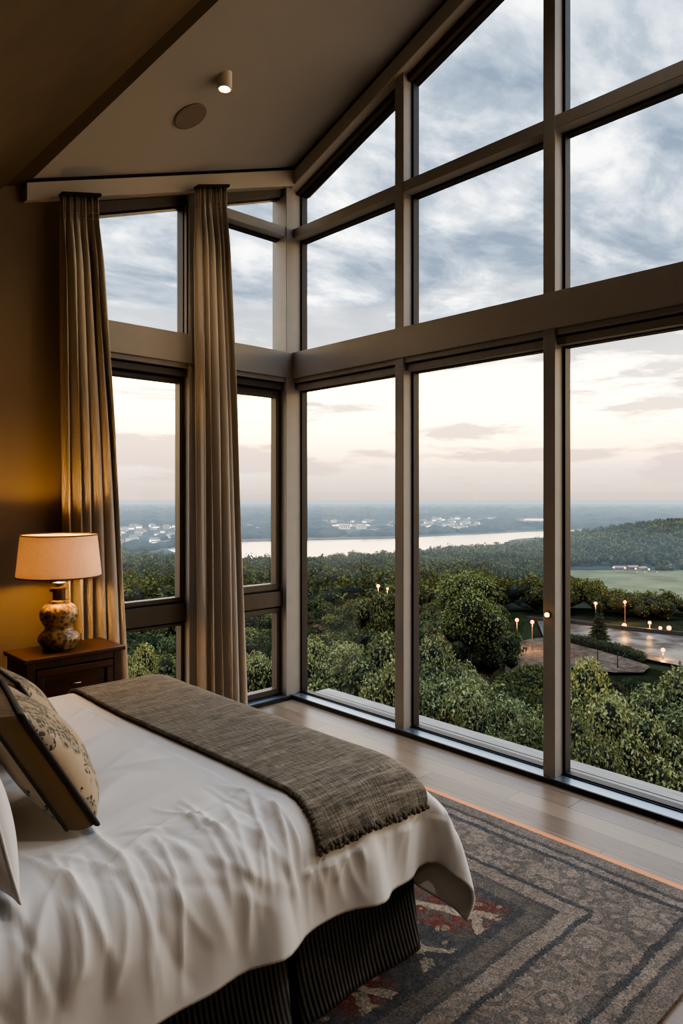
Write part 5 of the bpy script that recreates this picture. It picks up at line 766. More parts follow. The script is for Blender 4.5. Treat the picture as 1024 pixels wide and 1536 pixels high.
[121,17,17,17,17,17,17,16,15,10,7,6,5,6,5,6,3,1,-2,-1,0,-1,0,-1,0,0,0,0,0,0,1,0,0,0,0,0,0,1,0,0,0,0,0,0,0,1,0,0,0,0,0,0,0,0,1,0,0,0,1,0,1,0,1,0,1,2,-2,-9,-12,-11,-11,-12,-12,-13,-14,-14,-16,-15,-16,-16,-15],
[118,17,17,17,17,17,15,14,11,8,6,5,6,6,5,6,5,0,-3,-1,0,-1,0,-1,0,0,0,0,0,0,1,0,0,0,0,0,1,0,0,0,0,0,0,0,0,1,0,0,0,0,0,1,0,0,0,0,0,1,0,0,1,1,1,0,2,2,0,-6,-12,-12,-12,-11,-12,-12,-13,-13,-14,-15,-15,-15,-15],
[114,18,16,17,17,15,14,11,8,6,6,5,6,6,6,6,5,1,-4,-1,-1,-1,-1,0,0,0,0,0,0,1,0,0,0,0,0,0,1,0,0,1,0,0,-1,0,0,1,0,0,1,0,0,0,0,0,0,0,0,1,0,1,0,1,1,1,2,2,1,-4,-9,-12,-13,-11,-12,-13,-12,-12,-13,-13,-13,-14,-14],
[111,17,16,16,15,13,12,8,7,6,5,6,6,6,6,6,6,1,-3,-3,-2,-1,0,-1,0,0,0,0,1,0,1,0,-1,0,0,1,0,1,0,1,0,-1,0,0,0,0,0,1,0,0,0,0,0,0,1,0,0,0,0,1,1,1,1,2,1,1,2,-1,-6,-11,-13,-12,-13,-13,-12,-12,-12,-12,-13,-13,-12],
[107,16,16,14,13,11,9,8,6,5,6,6,6,6,6,7,6,2,-4,-4,-3,-1,0,-1,0,0,0,0,1,1,0,0,-1,0,0,1,0,1,1,0,0,-1,0,0,0,0,0,1,1,0,-1,0,0,0,1,0,0,0,0,1,1,1,2,1,1,2,2,-1,-3,-9,-12,-12,-13,-13,-13,-13,-12,-12,-12,-12,-12],
[102,14,14,13,11,10,8,6,6,6,5,7,6,6,6,7,6,2,-3,-5,-3,-2,0,-1,0,0,0,0,1,1,0,0,-1,0,0,0,1,0,1,1,0,-1,0,-1,1,0,0,1,1,0,-1,0,0,0,1,0,0,0,0,1,1,1,2,1,1,2,2,0,-3,-6,-9,-13,-13,-13,-13,-13,-13,-12,-12,-12,-11],
[95,13,12,12,9,9,7,6,5,6,6,6,6,7,6,7,6,3,-3,-5,-5,-2,-1,0,0,-1,0,1,0,2,0,0,-1,0,0,0,0,1,1,1,0,-1,-1,0,0,0,1,0,1,1,-1,-1,0,1,0,1,0,0,0,0,1,2,1,2,1,2,1,1,-2,-4,-8,-11,-13,-13,-13,-14,-13,-12,-12,-12,-12],
[87,11,11,10,8,8,6,6,5,6,7,6,6,6,7,7,6,3,-3,-5,-5,-3,-1,-1,0,0,0,0,1,1,1,-1,-1,0,0,0,1,0,2,1,0,-1,-1,-1,0,1,0,1,1,0,0,-1,0,0,1,0,0,0,0,1,1,1,2,1,2,1,2,0,-1,-3,-6,-9,-12,-13,-14,-13,-13,-13,-13,-12,-12],
[76,10,10,9,8,7,6,5,6,6,6,6,7,6,7,7,6,3,-3,-5,-5,-4,-1,-1,-1,0,0,1,0,2,0,0,-1,-1,0,1,0,1,1,1,0,-1,-1,0,0,0,1,1,1,0,-1,-1,0,0,1,1,0,0,0,0,1,2,1,1,2,2,1,1,-2,-2,-4,-7,-11,-13,-13,-13,-14,-13,-13,-12,-12],
[63,10,9,9,7,6,6,5,6,6,6,7,6,7,7,6,7,3,-3,-5,-5,-4,-2,-2,0,0,0,0,1,1,0,0,-1,0,0,0,0,1,2,1,0,-1,-1,-1,0,0,1,1,1,0,-1,0,-1,1,1,0,0,0,0,1,1,1,1,2,1,2,2,1,-2,-2,-3,-6,-9,-12,-13,-13,-13,-13,-13,-13,-12],
[49,11,9,7,7,5,6,6,5,7,6,6,7,6,7,7,7,4,-4,-5,-5,-5,-2,-2,-1,0,0,0,1,1,1,-1,0,-1,0,0,1,1,1,1,1,-1,-2,-1,0,1,0,1,2,0,-1,-1,0,0,1,0,1,0,0,0,1,1,2,1,2,1,2,2,-2,-3,-2,-3,-7,-11,-13,-13,-14,-13,-13,-13,-12]
]
dq = np.array(DUV, np.int32).reshape(3, ni, nj).transpose(1, 2, 0)
DV = np.cumsum(dq, axis=1) / 500.0
for _k in range(1):
    _b = DV.copy(); _b[1:-1, 1:-1] = .6 * DV[1:-1, 1:-1] + .1 * (DV[2:, 1:-1] + DV[:-2, 1:-1] + DV[1:-1, 2:] + DV[1:-1, :-2]); DV = _b
ii = (np.arange(ni - 1)[:, None] * nj + np.arange(nj - 1)[None]).ravel()
F = np.stack([ii, ii + nj, ii + nj + 1, ii + 1], 1)
# finer grid with pressed-in creases and pulled folds
def up2(A):
    n = A.shape[0]; B = np.zeros((2 * n - 1,) + A.shape[1:]); B[::2] = A; B[1::2] = (A[1:] + A[:-1]) / 2; return B
DV = DV[:, 2:]; nj -= 2; RY0 = 1.309
up4 = lambda A: up2(up2(A))
DF = up4(up4(DV).transpose(1, 0, 2)).transpose(1, 0, 2)
for _k in range(7):
    _b = DF.copy(); _b[1:-1, 1:-1] = .5 * DF[1:-1, 1:-1] + .125 * (DF[2:, 1:-1] + DF[:-2, 1:-1] + DF[1:-1, 2:] + DF[1:-1, :-2]); DF = _b
mi_, mj_ = DF.shape[:2]
RX, RY = np.meshgrid(np.linspace(.02, 2.235, mi_), np.linspace(RY0, 3.80, mj_), indexing='ij')
Hh = np.zeros_like(RX); gw = np.random.default_rng(17)
def crease(xa, ya, xb, yb, wd, ht):
    L = math.hypot(xb - xa, yb - ya); tx, ty = (xb - xa) / L, (yb - ya) / L
    s_ = ((RX - xa) * tx + (RY - ya) * ty) / L; bow = .10 * L * np.sin(np.clip(s_, 0, 1) * np.pi) * gw.uniform(-1, 1)
    d_ = (RX - xa) * -ty + (RY - ya) * tx - bow; w_ = wd * (.6 + .9 * np.clip(s_, 0, 1))
    return ht * np.exp(-np.sqrt((d_ / w_) ** 2 * 2.2 + .12) + .35) * np.clip(np.minimum(s_, 1 - s_) * 4, 0, 1) ** .8
for k in range(80):
    x_ = gw.uniform(.25, 1.95); y_ = gw.uniform(1.62, 1.98); Hh += crease(x_, y_, x_ + gw.uniform(-.16, .14), gw.uniform(1.30, 1.48), gw.uniform(.009, .020), gw.uniform(.005, .012) * gw.choice((1, 1, -.7)))
for k in range(26):       # creases fanning out from under the cushions
    a_ = gw.uniform(-1.2, .5); x_ = .80 + gw.uniform(-.2, .2); y_ = 1.80 + gw.uniform(-.1, .1); L_ = gw.uniform(.25, .6)
    Hh += crease(x_, y_, x_ + L_ * math.cos(a_), y_ + L_ * math.sin(a_), gw.uniform(.012, .022), gw.uniform(.003, .008) * gw.choice((1, -.7)))
for k in range(22):
    x_ = gw.uniform(.5, 1.4); y_ = gw.uniform(1.9, 3.3); a_ = gw.uniform(-.5, 1.0); L_ = gw.uniform(.3, .8)
    Hh += crease(x_, y_, x_ + L_ * math.cos(a_), y_ + L_ * math.sin(a_), gw.uniform(.02, .05), gw.uniform(.003, .007) * gw.choice((1, -.7)))
for k in range(14):
    y_ = gw.uniform(1.5, 3.4); Hh += crease(gw.uniform(1.75, 1.9), y_, 2.2, y_ + gw.uniform(-.1, .1), gw.uniform(.012, .022), gw.uniform(.004, .009))
_u = np.clip((RX - 1.86) / .375, 0, 1); _k = np.clip((1.86 - RY) / .3, 0, 1)
DF[..., 0] += .060 * np.sin(np.pi * _u) * _k * _k * (3 - 2 * _k); DF[..., 2] += .012 * np.sin(np.pi * _u) * _k
Nn = np.cross(np.gradient(DF, axis=0), np.gradient(DF, axis=1)); Nn /= np.linalg.norm(Nn, axis=2, keepdims=True) + 1e-9
DF = DF + Nn * Hh[..., None] * np.where((RX > 1.3) & (RX < 1.95) & (RY > 1.47), .12, 1.)[..., None]
ii = (np.arange(mi_ - 1)[:, None] * mj_ + np.arange(mj_ - 1)[None]).ravel()
F = np.stack([ii, ii + mj_, ii + mj_ + 1, ii + 1], 1)
dv = obj('duvet', np_mesh('duvet', DF.reshape(-1, 3), F, [M['duvet']], smooth=True))
tag(dv, 'rumpled white duvet spread over the bed, one corner trailing to the rug', 'duvet')
s = dv.modifiers.new('thick', 'SOLIDIFY'); s.thickness = .014; s.offset = -1

# the throw follows the duvet
def duvet_at(x, y):
    fi = np.clip((x - .02) / 2.215 * (ni - 1), 0, ni - 1.001); fj = np.clip((y - RY0) / (3.80 - RY0) * (nj - 1), 0, nj - 1.001)
    i0 = int(fi); j0 = int(fj); a = fi - i0; b = fj - j0
    return (DV[i0, j0] * (1 - a) * (1 - b) + DV[i0 + 1, j0] * a * (1 - b) + DV[i0, j0 + 1] * (1 - a) * b + DV[i0 + 1, j0 + 1] * a * b)
RU, RV = 40, 150
P = np.zeros((RU + 1, RV + 1, 3)); UVs = np.zeros((RU + 1, RV + 1, 2))
for i in range(RU + 1):
    for j in range(RV + 1):
        u = i / RU; v = j / RV
        y = 1.515 + (3.64 - 1.515) * v; x = 1.375 + .50 * u + .012 * math.sin(v * 7) - .01 * math.sin(v * 3.1 + 1) * (1 - u)
        P[i, j] = duvet_at(x, y); UVs[i, j] = (x, y)
for _ in range(3):
    B = P.copy(); B[1:-1, 1:-1] = .4 * P[1:-1, 1:-1] + .15 * (P[2:, 1:-1] + P[:-2, 1:-1] + P[1:-1, 2:] + P[1:-1, :-2]); P = B
du = np.gradient(P, axis=0); dvv = np.gradient(P, axis=1); nn = np.cross(du, dvv); nn /= np.linalg.norm(nn, axis=2, keepdims=True) + 1e-9
if nn[20, 75, 2] < 0: nn = -nn
P = P + nn * .009
ii = (np.arange(RU)[:, None] * (RV + 1) + np.arange(RV)[None]).ravel(); F = np.stack([ii, ii + RV + 1, ii + RV + 2, ii + 1], 1)
me = np_mesh('throw_blanket', P.reshape(-1, 3), F, [M['runner']], smooth=True)
uvl = me.uv_layers.new(name='UVMap'); li = np.empty(len(me.loops), np.int32); me.loops.foreach_get('vertex_index', li)
uvl.data.foreach_set('uv', np.ascontiguousarray(UVs.reshape(-1, 2)[li], np.float32).ravel())
th = obj('throw_blanket', me); tag(th, 'grey-brown woven throw laid across the foot of the duvet', 'throw')
s = th.modifiers.new('thick', 'SOLIDIFY'); s.thickness = .011; s.offset = 1
fr = MB()
for i in range(0, RU + 1):
    for k in range(3):
        p = P[i, 0] + nn[i, 0] * (.004 + .006 * random.random()) + np.array((random.uniform(-.008, .008), 0, random.uniform(-.012, .008)))
        r = random.uniform(.006, .0105)
        fr.lathe([(r * .2, -r), (r * .8, -r * .6), (r, 0), (r * .8, r * .6), (r * .2, r)], 7, tuple(p))
for j in range(0, 14):
    for i in (0,):
        p = P[i, j] + nn[i, j] * .005; r = random.uniform(.007, .011)
        fr.lathe([(r * .2, -r), (r * .8, -r * .6), (r, 0), (r * .8, r * .6), (r * .2, r)], 7, tuple(p))
fm = simple('throw_fringe', (.16, .14, .11), .95, .3, 60, .5, 200)
fr.build('fringe', fm, th, smooth=True)

# ------------------------------------------------------------------ cushions and pillows
def pillow_face(w, h, side, g, bulge, n=28, pinch=.05, ex=.55):
    P = []
    for i in range(n + 1):
        row = []
        for j in range(n + 1):
            u = -1 + 2 * i / n; v = -1 + 2 * j / n
            u = math.sin(u * math.pi / 2); v = math.sin(v * math.pi / 2)
            y = u * w / 2 * (1 - pinch * (1 - v * v)); z = h / 2 + v * h / 2 * (1 - pinch * (1 - u * u))
            b = ((1 - u * u) * (1 - v * v)) ** ex
            x = side * (g / 2 + bulge * b * (1 + .10 * math.sin(5 * u + 2 * v) * .5))
            row.append((x, y, z))
        P.append(row)
    return P
def outline(w, h, n=28, pinch=.05):
    pts = []
    sq = [math.sin((-1 + 2 * k / n) * math.pi / 2) for k in range(n)]
    for a in sq: pts.append((a, -1))
    for a in sq: pts.append((1, a))
    for a in sq: pts.append((-a, 1))
    for a in sq: pts.append((-1, -a))
    return [(u * w / 2 * (1 - pinch * (1 - v * v)), h / 2 + v * h / 2 * (1 - pinch * (1 - u * u))) for u, v in pts]
def place(e, corner, local, yaw, lean):
    # soft cushions sag backwards but keep their lower edge flat on the bed
    for ch in e.children:
        for v in ch.data.vertices: v.co.x -= v.co.z * lean
    m = Matrix.Rotation(R(yaw), 4, 'Z')
    e.matrix_world = Matrix.Translation(Vector(corner) - (m @ Vector(local))) @ m
def box_cushion(label, corner, yaw, lean, w=.45, h=.36, g=.088, bulge=.085):
    e = empty('floral_cushion'); tag(e, label, 'cushion', 'floral cushions against the bed head')
    for sd, bl in ((1, bulge), (-1, .055)): MB().grid(pillow_face(w, h, sd, g, bl, pinch=.02)).build('face_panel', M['floral'], e, smooth=True)
    O = outline(w, h, pinch=.02); Pg = [[(x, y, z) for x in np.linspace(-g / 2, g / 2, 7)] for y, z in O]
    for k, row in enumerate(Pg):
        c = Vector((0, 0, h / 2)); 
        for j, p in enumerate(row):
            t = 1 - (2 * j / 6 - 1) ** 2; d = (Vector((0, p[1], p[2])) - c).normalized() * (.010 * t); row[j] = (p[0], p[1] + d.y, p[2] + d.z)
    MB().grid(Pg, closed_u=True).build('side_band', M['gold'], e, smooth=True)
    MB().tube([(g / 2, y * 1.012, z) for y, z in O], .0095, 8, True).build('piping', M['piping'], e, smooth=True)
    MB().tube([(-g / 2, y * 1.008, z) for y, z in O], .0045, 8, True).build('piping', M['piping'], e, smooth=True)
    place(e, corner, (g / 2, -w / 2, 0), yaw, lean)
    return e
def soft_pillow(label, corner, yaw, lean, w=.72, h=.46, bulge=.095):
    e = empty('white_pillow'); tag(e, label, 'pillow', 'white pillows at the bed head')
    mb = MB(); P = pillow_face(w, h, 1, 0, bulge, 30, .055, .5); Q = pillow_face(w, h, -1, 0, bulge, 30, .055, .5)
    mb.grid(P).grid(Q); mb.build('pillowcase', M['pillow'], e, smooth=True)
    MB().tube([(0, y, z) for y, z in outline(w, h, 30, .055)], .004, 6, True).build('seam', M['pillow'], e, smooth=True)
    place(e, corner, (0, -w / 2, 0), yaw, lean)
    return e
box_cushion('floral cushion with gold side band and black piping, nearer one standing on the duvet', (.836, 1.882, .702), -11, .58, w=.40, h=.325, g=.078, bulge=.10)
box_cushion('floral cushion half hidden behind the gold-banded one', (.99, 2.47, .702), -4, .60, w=.42, h=.27, g=.072)
soft_pillow('plain white pillow leaning at the bed head in front of the floral cushion', (.556, 1.645, .690), 3, .22, h=.36, bulge=.085)

# ------------------------------------------------------------------ nightstand and lamp
NX0, NX1, NY0, NY1, NZ = 1.285, 1.838, 3.745, 4.07, .76
ns = empty('nightstand', ((NX0 + NX1) / 2, (NY0 + NY1) / 2, 0)); tag(ns, 'dark walnut nightstand with panelled drawers under the lamp', 'nightstand')
def nsb(name, mb, mat, par=None, **k):
    o = mb.build(name, mat, par or ns, **k)
    if par is None: o.matrix_parent_inverse = Matrix.Translation((-(NX0 + NX1) / 2, -(NY0 + NY1) / 2, 0))
    return o
nsb('table_top', MB().box(NX0, NX1, NY0, NY1, NZ - .024, NZ), M['walnut'], bevel=.006, seg=3)
c = MB(); i = .018
c.box(NX0 + i, NX0 + i + .045, NY0 + i, NY1 - .01, .03, NZ - .024).box(NX1 - i - .045, NX1 - i, NY0 + i, NY1 - .01, .03, NZ - .024)
c.box(NX0 + i, NX1 - i, NY1 - .03, NY1 - .01, .06, NZ - .024)
for z0, z1 in ((.06, .10), (.40, .425), (NZ - .062, NZ - .024)): c.box(NX0 + i + .045, NX1 - i - .045, NY0 + i + .002, NY1 - .03, z0, z1)
nsb('carcass', c, M['walnut_v'], bevel=.003)
for z0, z1 in ((.105, .395), (.43, NZ - .067)):
    xa, xb = NX0 + i + .05, NX1 - i - .05
    d = MB().box(xa, xb, NY0 + i + .012, NY0 + .25, z0, z1)
    f = .038
    for b in ((xa, xb, z0, z0 + f), (xa, xb, z1 - f, z1), (xa, xa + f, z0 + f, z1 - f), (xb - f, xb, z0 + f, z1 - f)):
        d.box(b[0], b[1], NY0 + i - .004, NY0 + i + .012, b[2], b[3])
    dr = nsb('drawer', d, M['walnut'], bevel=.004)
    zm = (z0 + z1) / 2 + .035; xm = (xa + xb) / 2
    MB().tube([(xm - .022, NY0 + i + .012, zm), (xm - .022, NY0 + i - .008, zm), (xm + .022, NY0 + i - .008, zm), (xm + .022, NY0 + i + .012, zm)], .0038, 10).build('handle', M['brass'], dr, smooth=True)

LX, LY = 1.535, 3.93
lamp = empty('table_lamp', (LX, LY, NZ)); tag(lamp, 'lit table lamp with gourd-shaped mottled base and pale linen shade', 'lamp')
prof = [(.0005, 0), (.078, 0), (.084, .006), (.086, .014), (.098, .028), (.110, .045), (.113, .060), (.108, .075), (.094, .091), (.080, .102), (.074, .112), (.075, .122), (.084, .138), (.096, .160), (.101, .182), (.099, .205), (.090, .226), (.074, .243), (.056, .252), (.055, .256), (.055, .266), (.047, .270), (.0005, .271)]
MB().lathe(prof, 48, cap=False).build('lamp_base', M['lampbase'], lamp, smooth=True)
nk = MB()
for k in range(8):
    a0 = 2 * math.pi * k / 8; a1 = 2 * math.pi * (k + 1) / 8
    nk.prism([(.036 * math.cos(a0), .036 * math.sin(a0), .27), (.036 * math.cos(a1), .036 * math.sin(a1), .27), (.026 * math.cos(a1), .026 * math.sin(a1), .27), (.026 * math.cos(a0), .026 * math.sin(a0), .27)], (0, 0, .062))
nk.lathe([(.041, .328), (.043, .334), (.041, .340), (.001, .341)], 24).box(-.048, -.03, -.012, .012, .318, .334)
nk.build('neck', simple('carved_neck', (.06, .033, .013), .5, .5, 40, .5, 90), lamp, bevel=.002)
MB().lathe([(.004, .34), (.004, .45)], 10).lathe([(.018, .352), (.034, .362), (.034, .366), (.004, .368)], 20).build('stem', M['brass'], lamp, smooth=True)
r0, r1, h0, h1 = .2235, .200, .402, .628
sh = MB().lathe([(r0, h0), (r1, h1)], 64, cap=False).build('lamp_shade', M['shade'], lamp, smooth=True)
tr = MB()
for r, h in ((r0, h0), (r1, h1)): tr.tube([(r * math.cos(2 * math.pi * k / 64), r * math.sin(2 * math.pi * k / 64), h) for k in range(64)], .0035, 8, True)
tr.build('shade_trim', simple('brown_trim', (.16, .075, .03), .7, .1, 20), sh, smooth=True)
MB().lathe([(.001, .44), (.012, .445), (.016, .462), (.028, .49), (.031, .512), (.024, .535), (.001, .548)], 20, cap=False).build('bulb', emit('warm_bulb', (1, .6, .22), 30), lamp, smooth=True)
def plight(name, loc, e, col=(1, .55, .19), r=.03, par=None):
    l = bpy.data.lights.new(name, 'POINT'); l.energy = e; l.color = col; l.shadow_soft_size = r
    o = bpy.data.objects.new(name, l); COL.objects.link(o); o.location = loc; o.parent = par; return o
plight('bulb_light', (0, 0, .50), LAMP_W, par=lamp, r=.035)

# ------------------------------------------------------------------ curtains
def curtain(label, xt, xb, ztop, zbot, y0, folds, seed, depth=.045, xmid=None):
    rr = random.Random(seed); e = empty('curtain', ((xt[0] + xt[1]) / 2, y0, zbot)); off = e.location.copy()
    tag(e, label, 'curtain', 'curtains at the corner window')
    w = [rr.uniform(.75, 1.3) for _ in range(folds)]; S = sum(w); acc = [0]
    for a in w: acc.append(acc[-1] + a / S)
    am = [rr.uniform(.7, 1.15) for _ in range(folds)]; sk = [rr.uniform(-.25, .25) for _ in range(folds)]
    n = folds * 18; m = 60; head = .14; P = []
    for i in range(n + 1):
        s = i / n; k = min(folds - 1, max(j for j in range(folds) if acc[j] <= s + 1e-9)); t = (s - acc[k]) / (acc[k + 1] - acc[k])
        row = []
        for j in range(m + 1):
            v = j / m; zt = ztop[0] + (ztop[1] - ztop[0]) * s; z = zt + (zbot - zt) * v; dz = zt - z
            g = SMOOTH(min(1, max(0, dz - .02) / .45))
            spread = .8 * v + .2 * SMOOTH(min(1, dz / 1.8))
            x = (xt[0] + (xt[1] - xt[0]) * s) * (1 - spread) + (xb[0] + (xb[1] - xb[0]) * s) * spread
            ph = t + sk[k] * math.sin(math.pi * t) * .35 + .03 * math.sin(z * 1.7 + k)
            wave = math.cos(2 * math.pi * ph); wave = math.copysign(abs(wave) ** .75, wave)
            y = y0 + depth * am[k] * wave * (.25 + .75 * g)
            x += .018 * g * math.sin(2 * math.pi * ph) * am[k] * math.sin(.9 * z + k)
            if dz < head: y += .007 * math.sin(2 * math.pi * s * folds * 3.0) * (1 - max(0, dz - .11) / .03 if dz > .11 else 1)
            row.append(Vector((x, y, z)) - off)
        P.append(row)
    o = MB().grid(P).build('drape', M['curtain'], e, smooth=True)
    sd = o.modifiers.new('thick', 'SOLIDIFY'); sd.thickness = .004
    tape = MB()
    for zz in (.10, .135):
        tape.tube([p[0] + Vector((0, -.002, -zz)) for p in P], .0028, 5)
    tape.build('heading_tape', M['curtain'], e, smooth=True)
    tk = MB(); a = Vector((xt[0] - .002, y0, ztop[0] + .008)) - off; b = Vector((xt[1] + .002, y0, ztop[1] + .008)) - off
    tk.prism([a + Vector((0, -.03, -.008)), b + Vector((0, -.03, -.008)), b + Vector((0, -.03, .012)), a + Vector((0, -.03, .012))], (0, .06, 0))
    tk.build('curtain_track', M['gap'], e, bevel=.003)
    return e
curtain('taupe linen curtain hanging behind the lamp and nightstand', (1.675, 1.915), (1.70, 2.13), (3.41, 3.47), .012, 4.262, 6, 3)
curtain('taupe linen curtain hanging between the two glazed bays near the corner post', (2.612, 2.868), (2.64, 3.045), (3.735, 3.815), .034, 4.262, 6, 11)
# ================================================================== outside
def W(E, D, z):
    """lateral offset E and distance D from the house, in scene axes"""
    E = np.asarray(E, float); D = np.asarray(D, float)
    return np.stack([CS * E + SN * D, -SN * E + CS * D, np.broadcast_to(z, np.broadcast(E, D).shape)], -1)
def w3(E, D, z): return Vector(W(E, D, z).tolist())
AX = lambda px: (px - 512) / 1060.0                       # bearing seen from the room
def smooth(x, a, b): t = np.clip((x - a) / (b - a), 0, 1); return t * t * (3 - 2 * t)
GL = ([0, 3, 8, 14, 28, 40, 60, 80, 110, 150, 200, 300, 400, 460, 700, 9000], [-2.5, -3, -6, -9, -12.8, -15.3, -18.5, -21, -24, -27, -30.6, -36, -40, -40.4, -40.4, -40.4])
GR = ([0, 3, 8, 14, 28, 60, 85, 160, 178, 205, 240, 400, 9000], [-2.5, -3, -6, -9, -15, -22.5, -27, -27, -27.6, -30.5, -40, -40.4, -40.4])
def ground(E, D):
    E = np.asarray(E, float); D = np.asarray(D, float); a = E / np.maximum(D, 1)
    l = np.interp(D, *GL); r = np.interp(D, *GR); k = smooth(a, .19, .245) ; z = l * (1 - k) + r * k
    # wooded hill beyond the fields
    ridge = smooth(a, .27, .50) * 13.5 + smooth(a, .21, .30) * 3.0
    z = z + ridge * smooth(D, 408, 540) * (1 - smooth(D, 590, 760))
    return z + .35 * np.sin(E * .11 + D * .05) * smooth(D, 20, 60) * (1 - smooth(D, 70, 90) * k)

def outmat(name, stops, scale, rough=.95, detail=4, bump=0, vary=None, spec=.1):
    m, t, o = newmat(name); P = t.n('ShaderNodeNewGeometry')
    f = t.noise(P, scale, detail, .6)
    c = t.ramp(f, stops)
    if vary: c = t.mix(1., c, t.ramp(t.noise(P, vary, 3), [(.3, .6), (.7, 1.35)]), 'MULTIPLY')
    bsdf(t, o, c, rough, t.bump(f, bump, .3) if bump else None, Specular_IOR_Level=spec)
    return m

# terrain
aa = np.linspace(-1.15, 1.15, 220); dd = np.concatenate([np.geomspace(5.2, 700, 150), np.geomspace(720, 3900, 40)])
A, Dg = np.meshgrid(aa, dd, indexing='ij'); Z = ground(A * Dg, Dg)
V = W(A * Dg, Dg, Z).reshape(-1, 3); n1, n2 = A.shape
ii = (np.arange(n1 - 1)[:, None] * n2 + np.arange(n2 - 1)[None]).ravel(); F = np.stack([ii, ii + n2, ii + n2 + 1, ii + 1], 1)
def terrain_mat():
    m, t, o = newmat('valley_ground'); g = t.n('ShaderNodeNewGeometry'); x, y, z = t.xyz(g)
    dist = t.n('ShaderNodeVectorMath', 'Value', {'operation': 'LENGTH'}, i0=g)
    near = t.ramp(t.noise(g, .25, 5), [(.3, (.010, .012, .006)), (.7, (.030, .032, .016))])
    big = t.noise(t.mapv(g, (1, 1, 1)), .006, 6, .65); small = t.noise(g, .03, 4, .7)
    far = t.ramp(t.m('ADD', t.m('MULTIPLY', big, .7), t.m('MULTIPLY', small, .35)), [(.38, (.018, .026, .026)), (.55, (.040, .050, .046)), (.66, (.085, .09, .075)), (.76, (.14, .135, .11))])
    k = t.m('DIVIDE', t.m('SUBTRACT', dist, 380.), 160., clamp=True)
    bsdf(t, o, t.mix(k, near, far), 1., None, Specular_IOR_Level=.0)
    return m
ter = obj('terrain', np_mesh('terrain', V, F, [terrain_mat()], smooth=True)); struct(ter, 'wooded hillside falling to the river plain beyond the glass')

def flat(name, pts, z, mat, label, lift=0):
    """flat patch; pts are (bearing px, distance)"""
    v = [w3(AX(p) * d, d, z) for p, d in pts]
    mb = MB(); mb.add(v, [tuple(range(len(v)))]); o = mb.build(name, mat)
    if o.data.polygons[0].normal.z < 0: o.data.flip_normals()
    return struct(o, label)
def water_mat():
    m, t, o = newmat('river_water'); P = t.n('ShaderNodeNewGeometry')
    bsdf(t, o, (.82, .80, .78), .16, t.bump(t.noise(t.mapv(P, (1, 1, 1)), .5, 3), .12, .3), Metallic=.8)
    return m
WAT = water_mat()
flat('river', [(290, 640), (250, 560), (290, 470), (362, 440), (410, 445), (458, 458), (520, 485), (594, 520), (625, 545), (720, 600), (813, 660), (860, 680), (960, 800), (985, 900), (950, 925), (880, 900), (813, 850), (720, 780), (660, 745), (625, 722), (594, 706), (520, 690), (458, 676), (362, 655)], -40.05, WAT, 'pale river bending across the valley and reflecting the evening sky')
bank = outmat('river_bank', [(.3, (.10, .085, .065)), (.7, (.20, .165, .12))], .05)
def ribbon(name, pts, z0, h, th, mat, label):
    mb = MB()
    for (p, d), (p2, d2) in zip(pts[:-1], pts[1:]):
        a = w3(AX(p) * d, d, z0); b = w3(AX(p2) * d2, d2, z0); t = (b - a).normalized(); s = Vector((-t.y, t.x, 0)) * th
        mb.prism([a - s, b - s, b + s, a + s], (0, 0, h))
    return struct(mb.build(name, mat), label)
ribbon('shore', [(230, 640), (362, 659), (458, 681), (520, 695), (594, 711)], -40.2, 1.6, 3.5, bank, 'brown bank along the far side of the river')
flat('pond', [(492, 1010), (520, 985), (556, 1005), (552, 1060), (510, 1075)], -40.0, WAT, 'small bright pond on the far plain near the town')
flat('pond', [(778, 1250), (800, 1225), (840, 1235), (842, 1330), (790, 1340)], -40.0, WAT, 'small bright pond on the far plain beside the second upright mullion')
field = outmat('meadow', [(.3, (.075, .078, .032)), (.7, (.135, .132, .060))], .018, vary=.05)
flat('field', [(850, 380), (880, 330), (905, 300), (960, 252), (1100, 236), (1400, 240), (1500, 395), (850, 395)], -39.6, field, 'pale green meadow in the valley below the wooded hill')
ribbon('path', [(955, 297), (1000, 298), (1060, 300), (1200, 303)], -39.55, .05, 1.1, bank, 'pale track crossing the green meadow')

# wet car park, sandy path
def wet_mat():
    m, t, o = newmat('wet_asphalt'); P = t.n('ShaderNodeNewGeometry')
    f = t.noise(P, .22, 4, .6); r = t.m('ADD', .20, t.m('MULTIPLY', t.noise(P, .6, 3), .25))
    nb = t.bump(t.noise(P, 2.2, 3), .12, .05)
    d = t.n('ShaderNodeBsdfDiffuse', Color=t.ramp(f, [(.3, (.030, .025, .020)), (.7, (.070, .056, .044))])); gl = t.n('ShaderNodeBsdfGlossy', Color=(.8, .75, .7, 1), Roughness=r, Normal=nb)
    mx = t.nt.nodes.new('ShaderNodeMixShader'); t.set(mx.inputs[0], t.ramp(t.noise(P, .15, 3), [(.4, .05), (.65, .26)])); t.nt.links.new(d, mx.inputs[1]); t.nt.links.new(gl, mx.inputs[2]); t.nt.links.new(mx.outputs[0], o.inputs[0])
    return m
PZ = -27.0
flat('road', [(805, 160), (848, 157), (940, 148), (1024, 142), (1250, 131), (1250, 104), (1024, 117), (980, 121), (930, 128), (880, 136), (848, 139), (815, 141)], PZ + .55, wet_mat(), 'wet asphalt car park shining under the street lamps')
sand = outmat('sandy_ground', [(.3, (.06, .042, .029)), (.7, (.105, .078, .057))], .25, 1., vary=.9, spec=0.)
flat('path', [(738, 110), (748, 122), (762, 132), (790, 139), (812, 141), (848, 137), (900, 129), (950, 121.5), (975, 117), (965, 113), (920, 113), (880, 115), (848, 117), (815, 117), (790, 116), (765, 112)], PZ + .50, sand, 'sandy clearing and footpath under the street lamps')
kerb = simple('dark_kerb', (.03, .024, .02), .7, .2, 1)
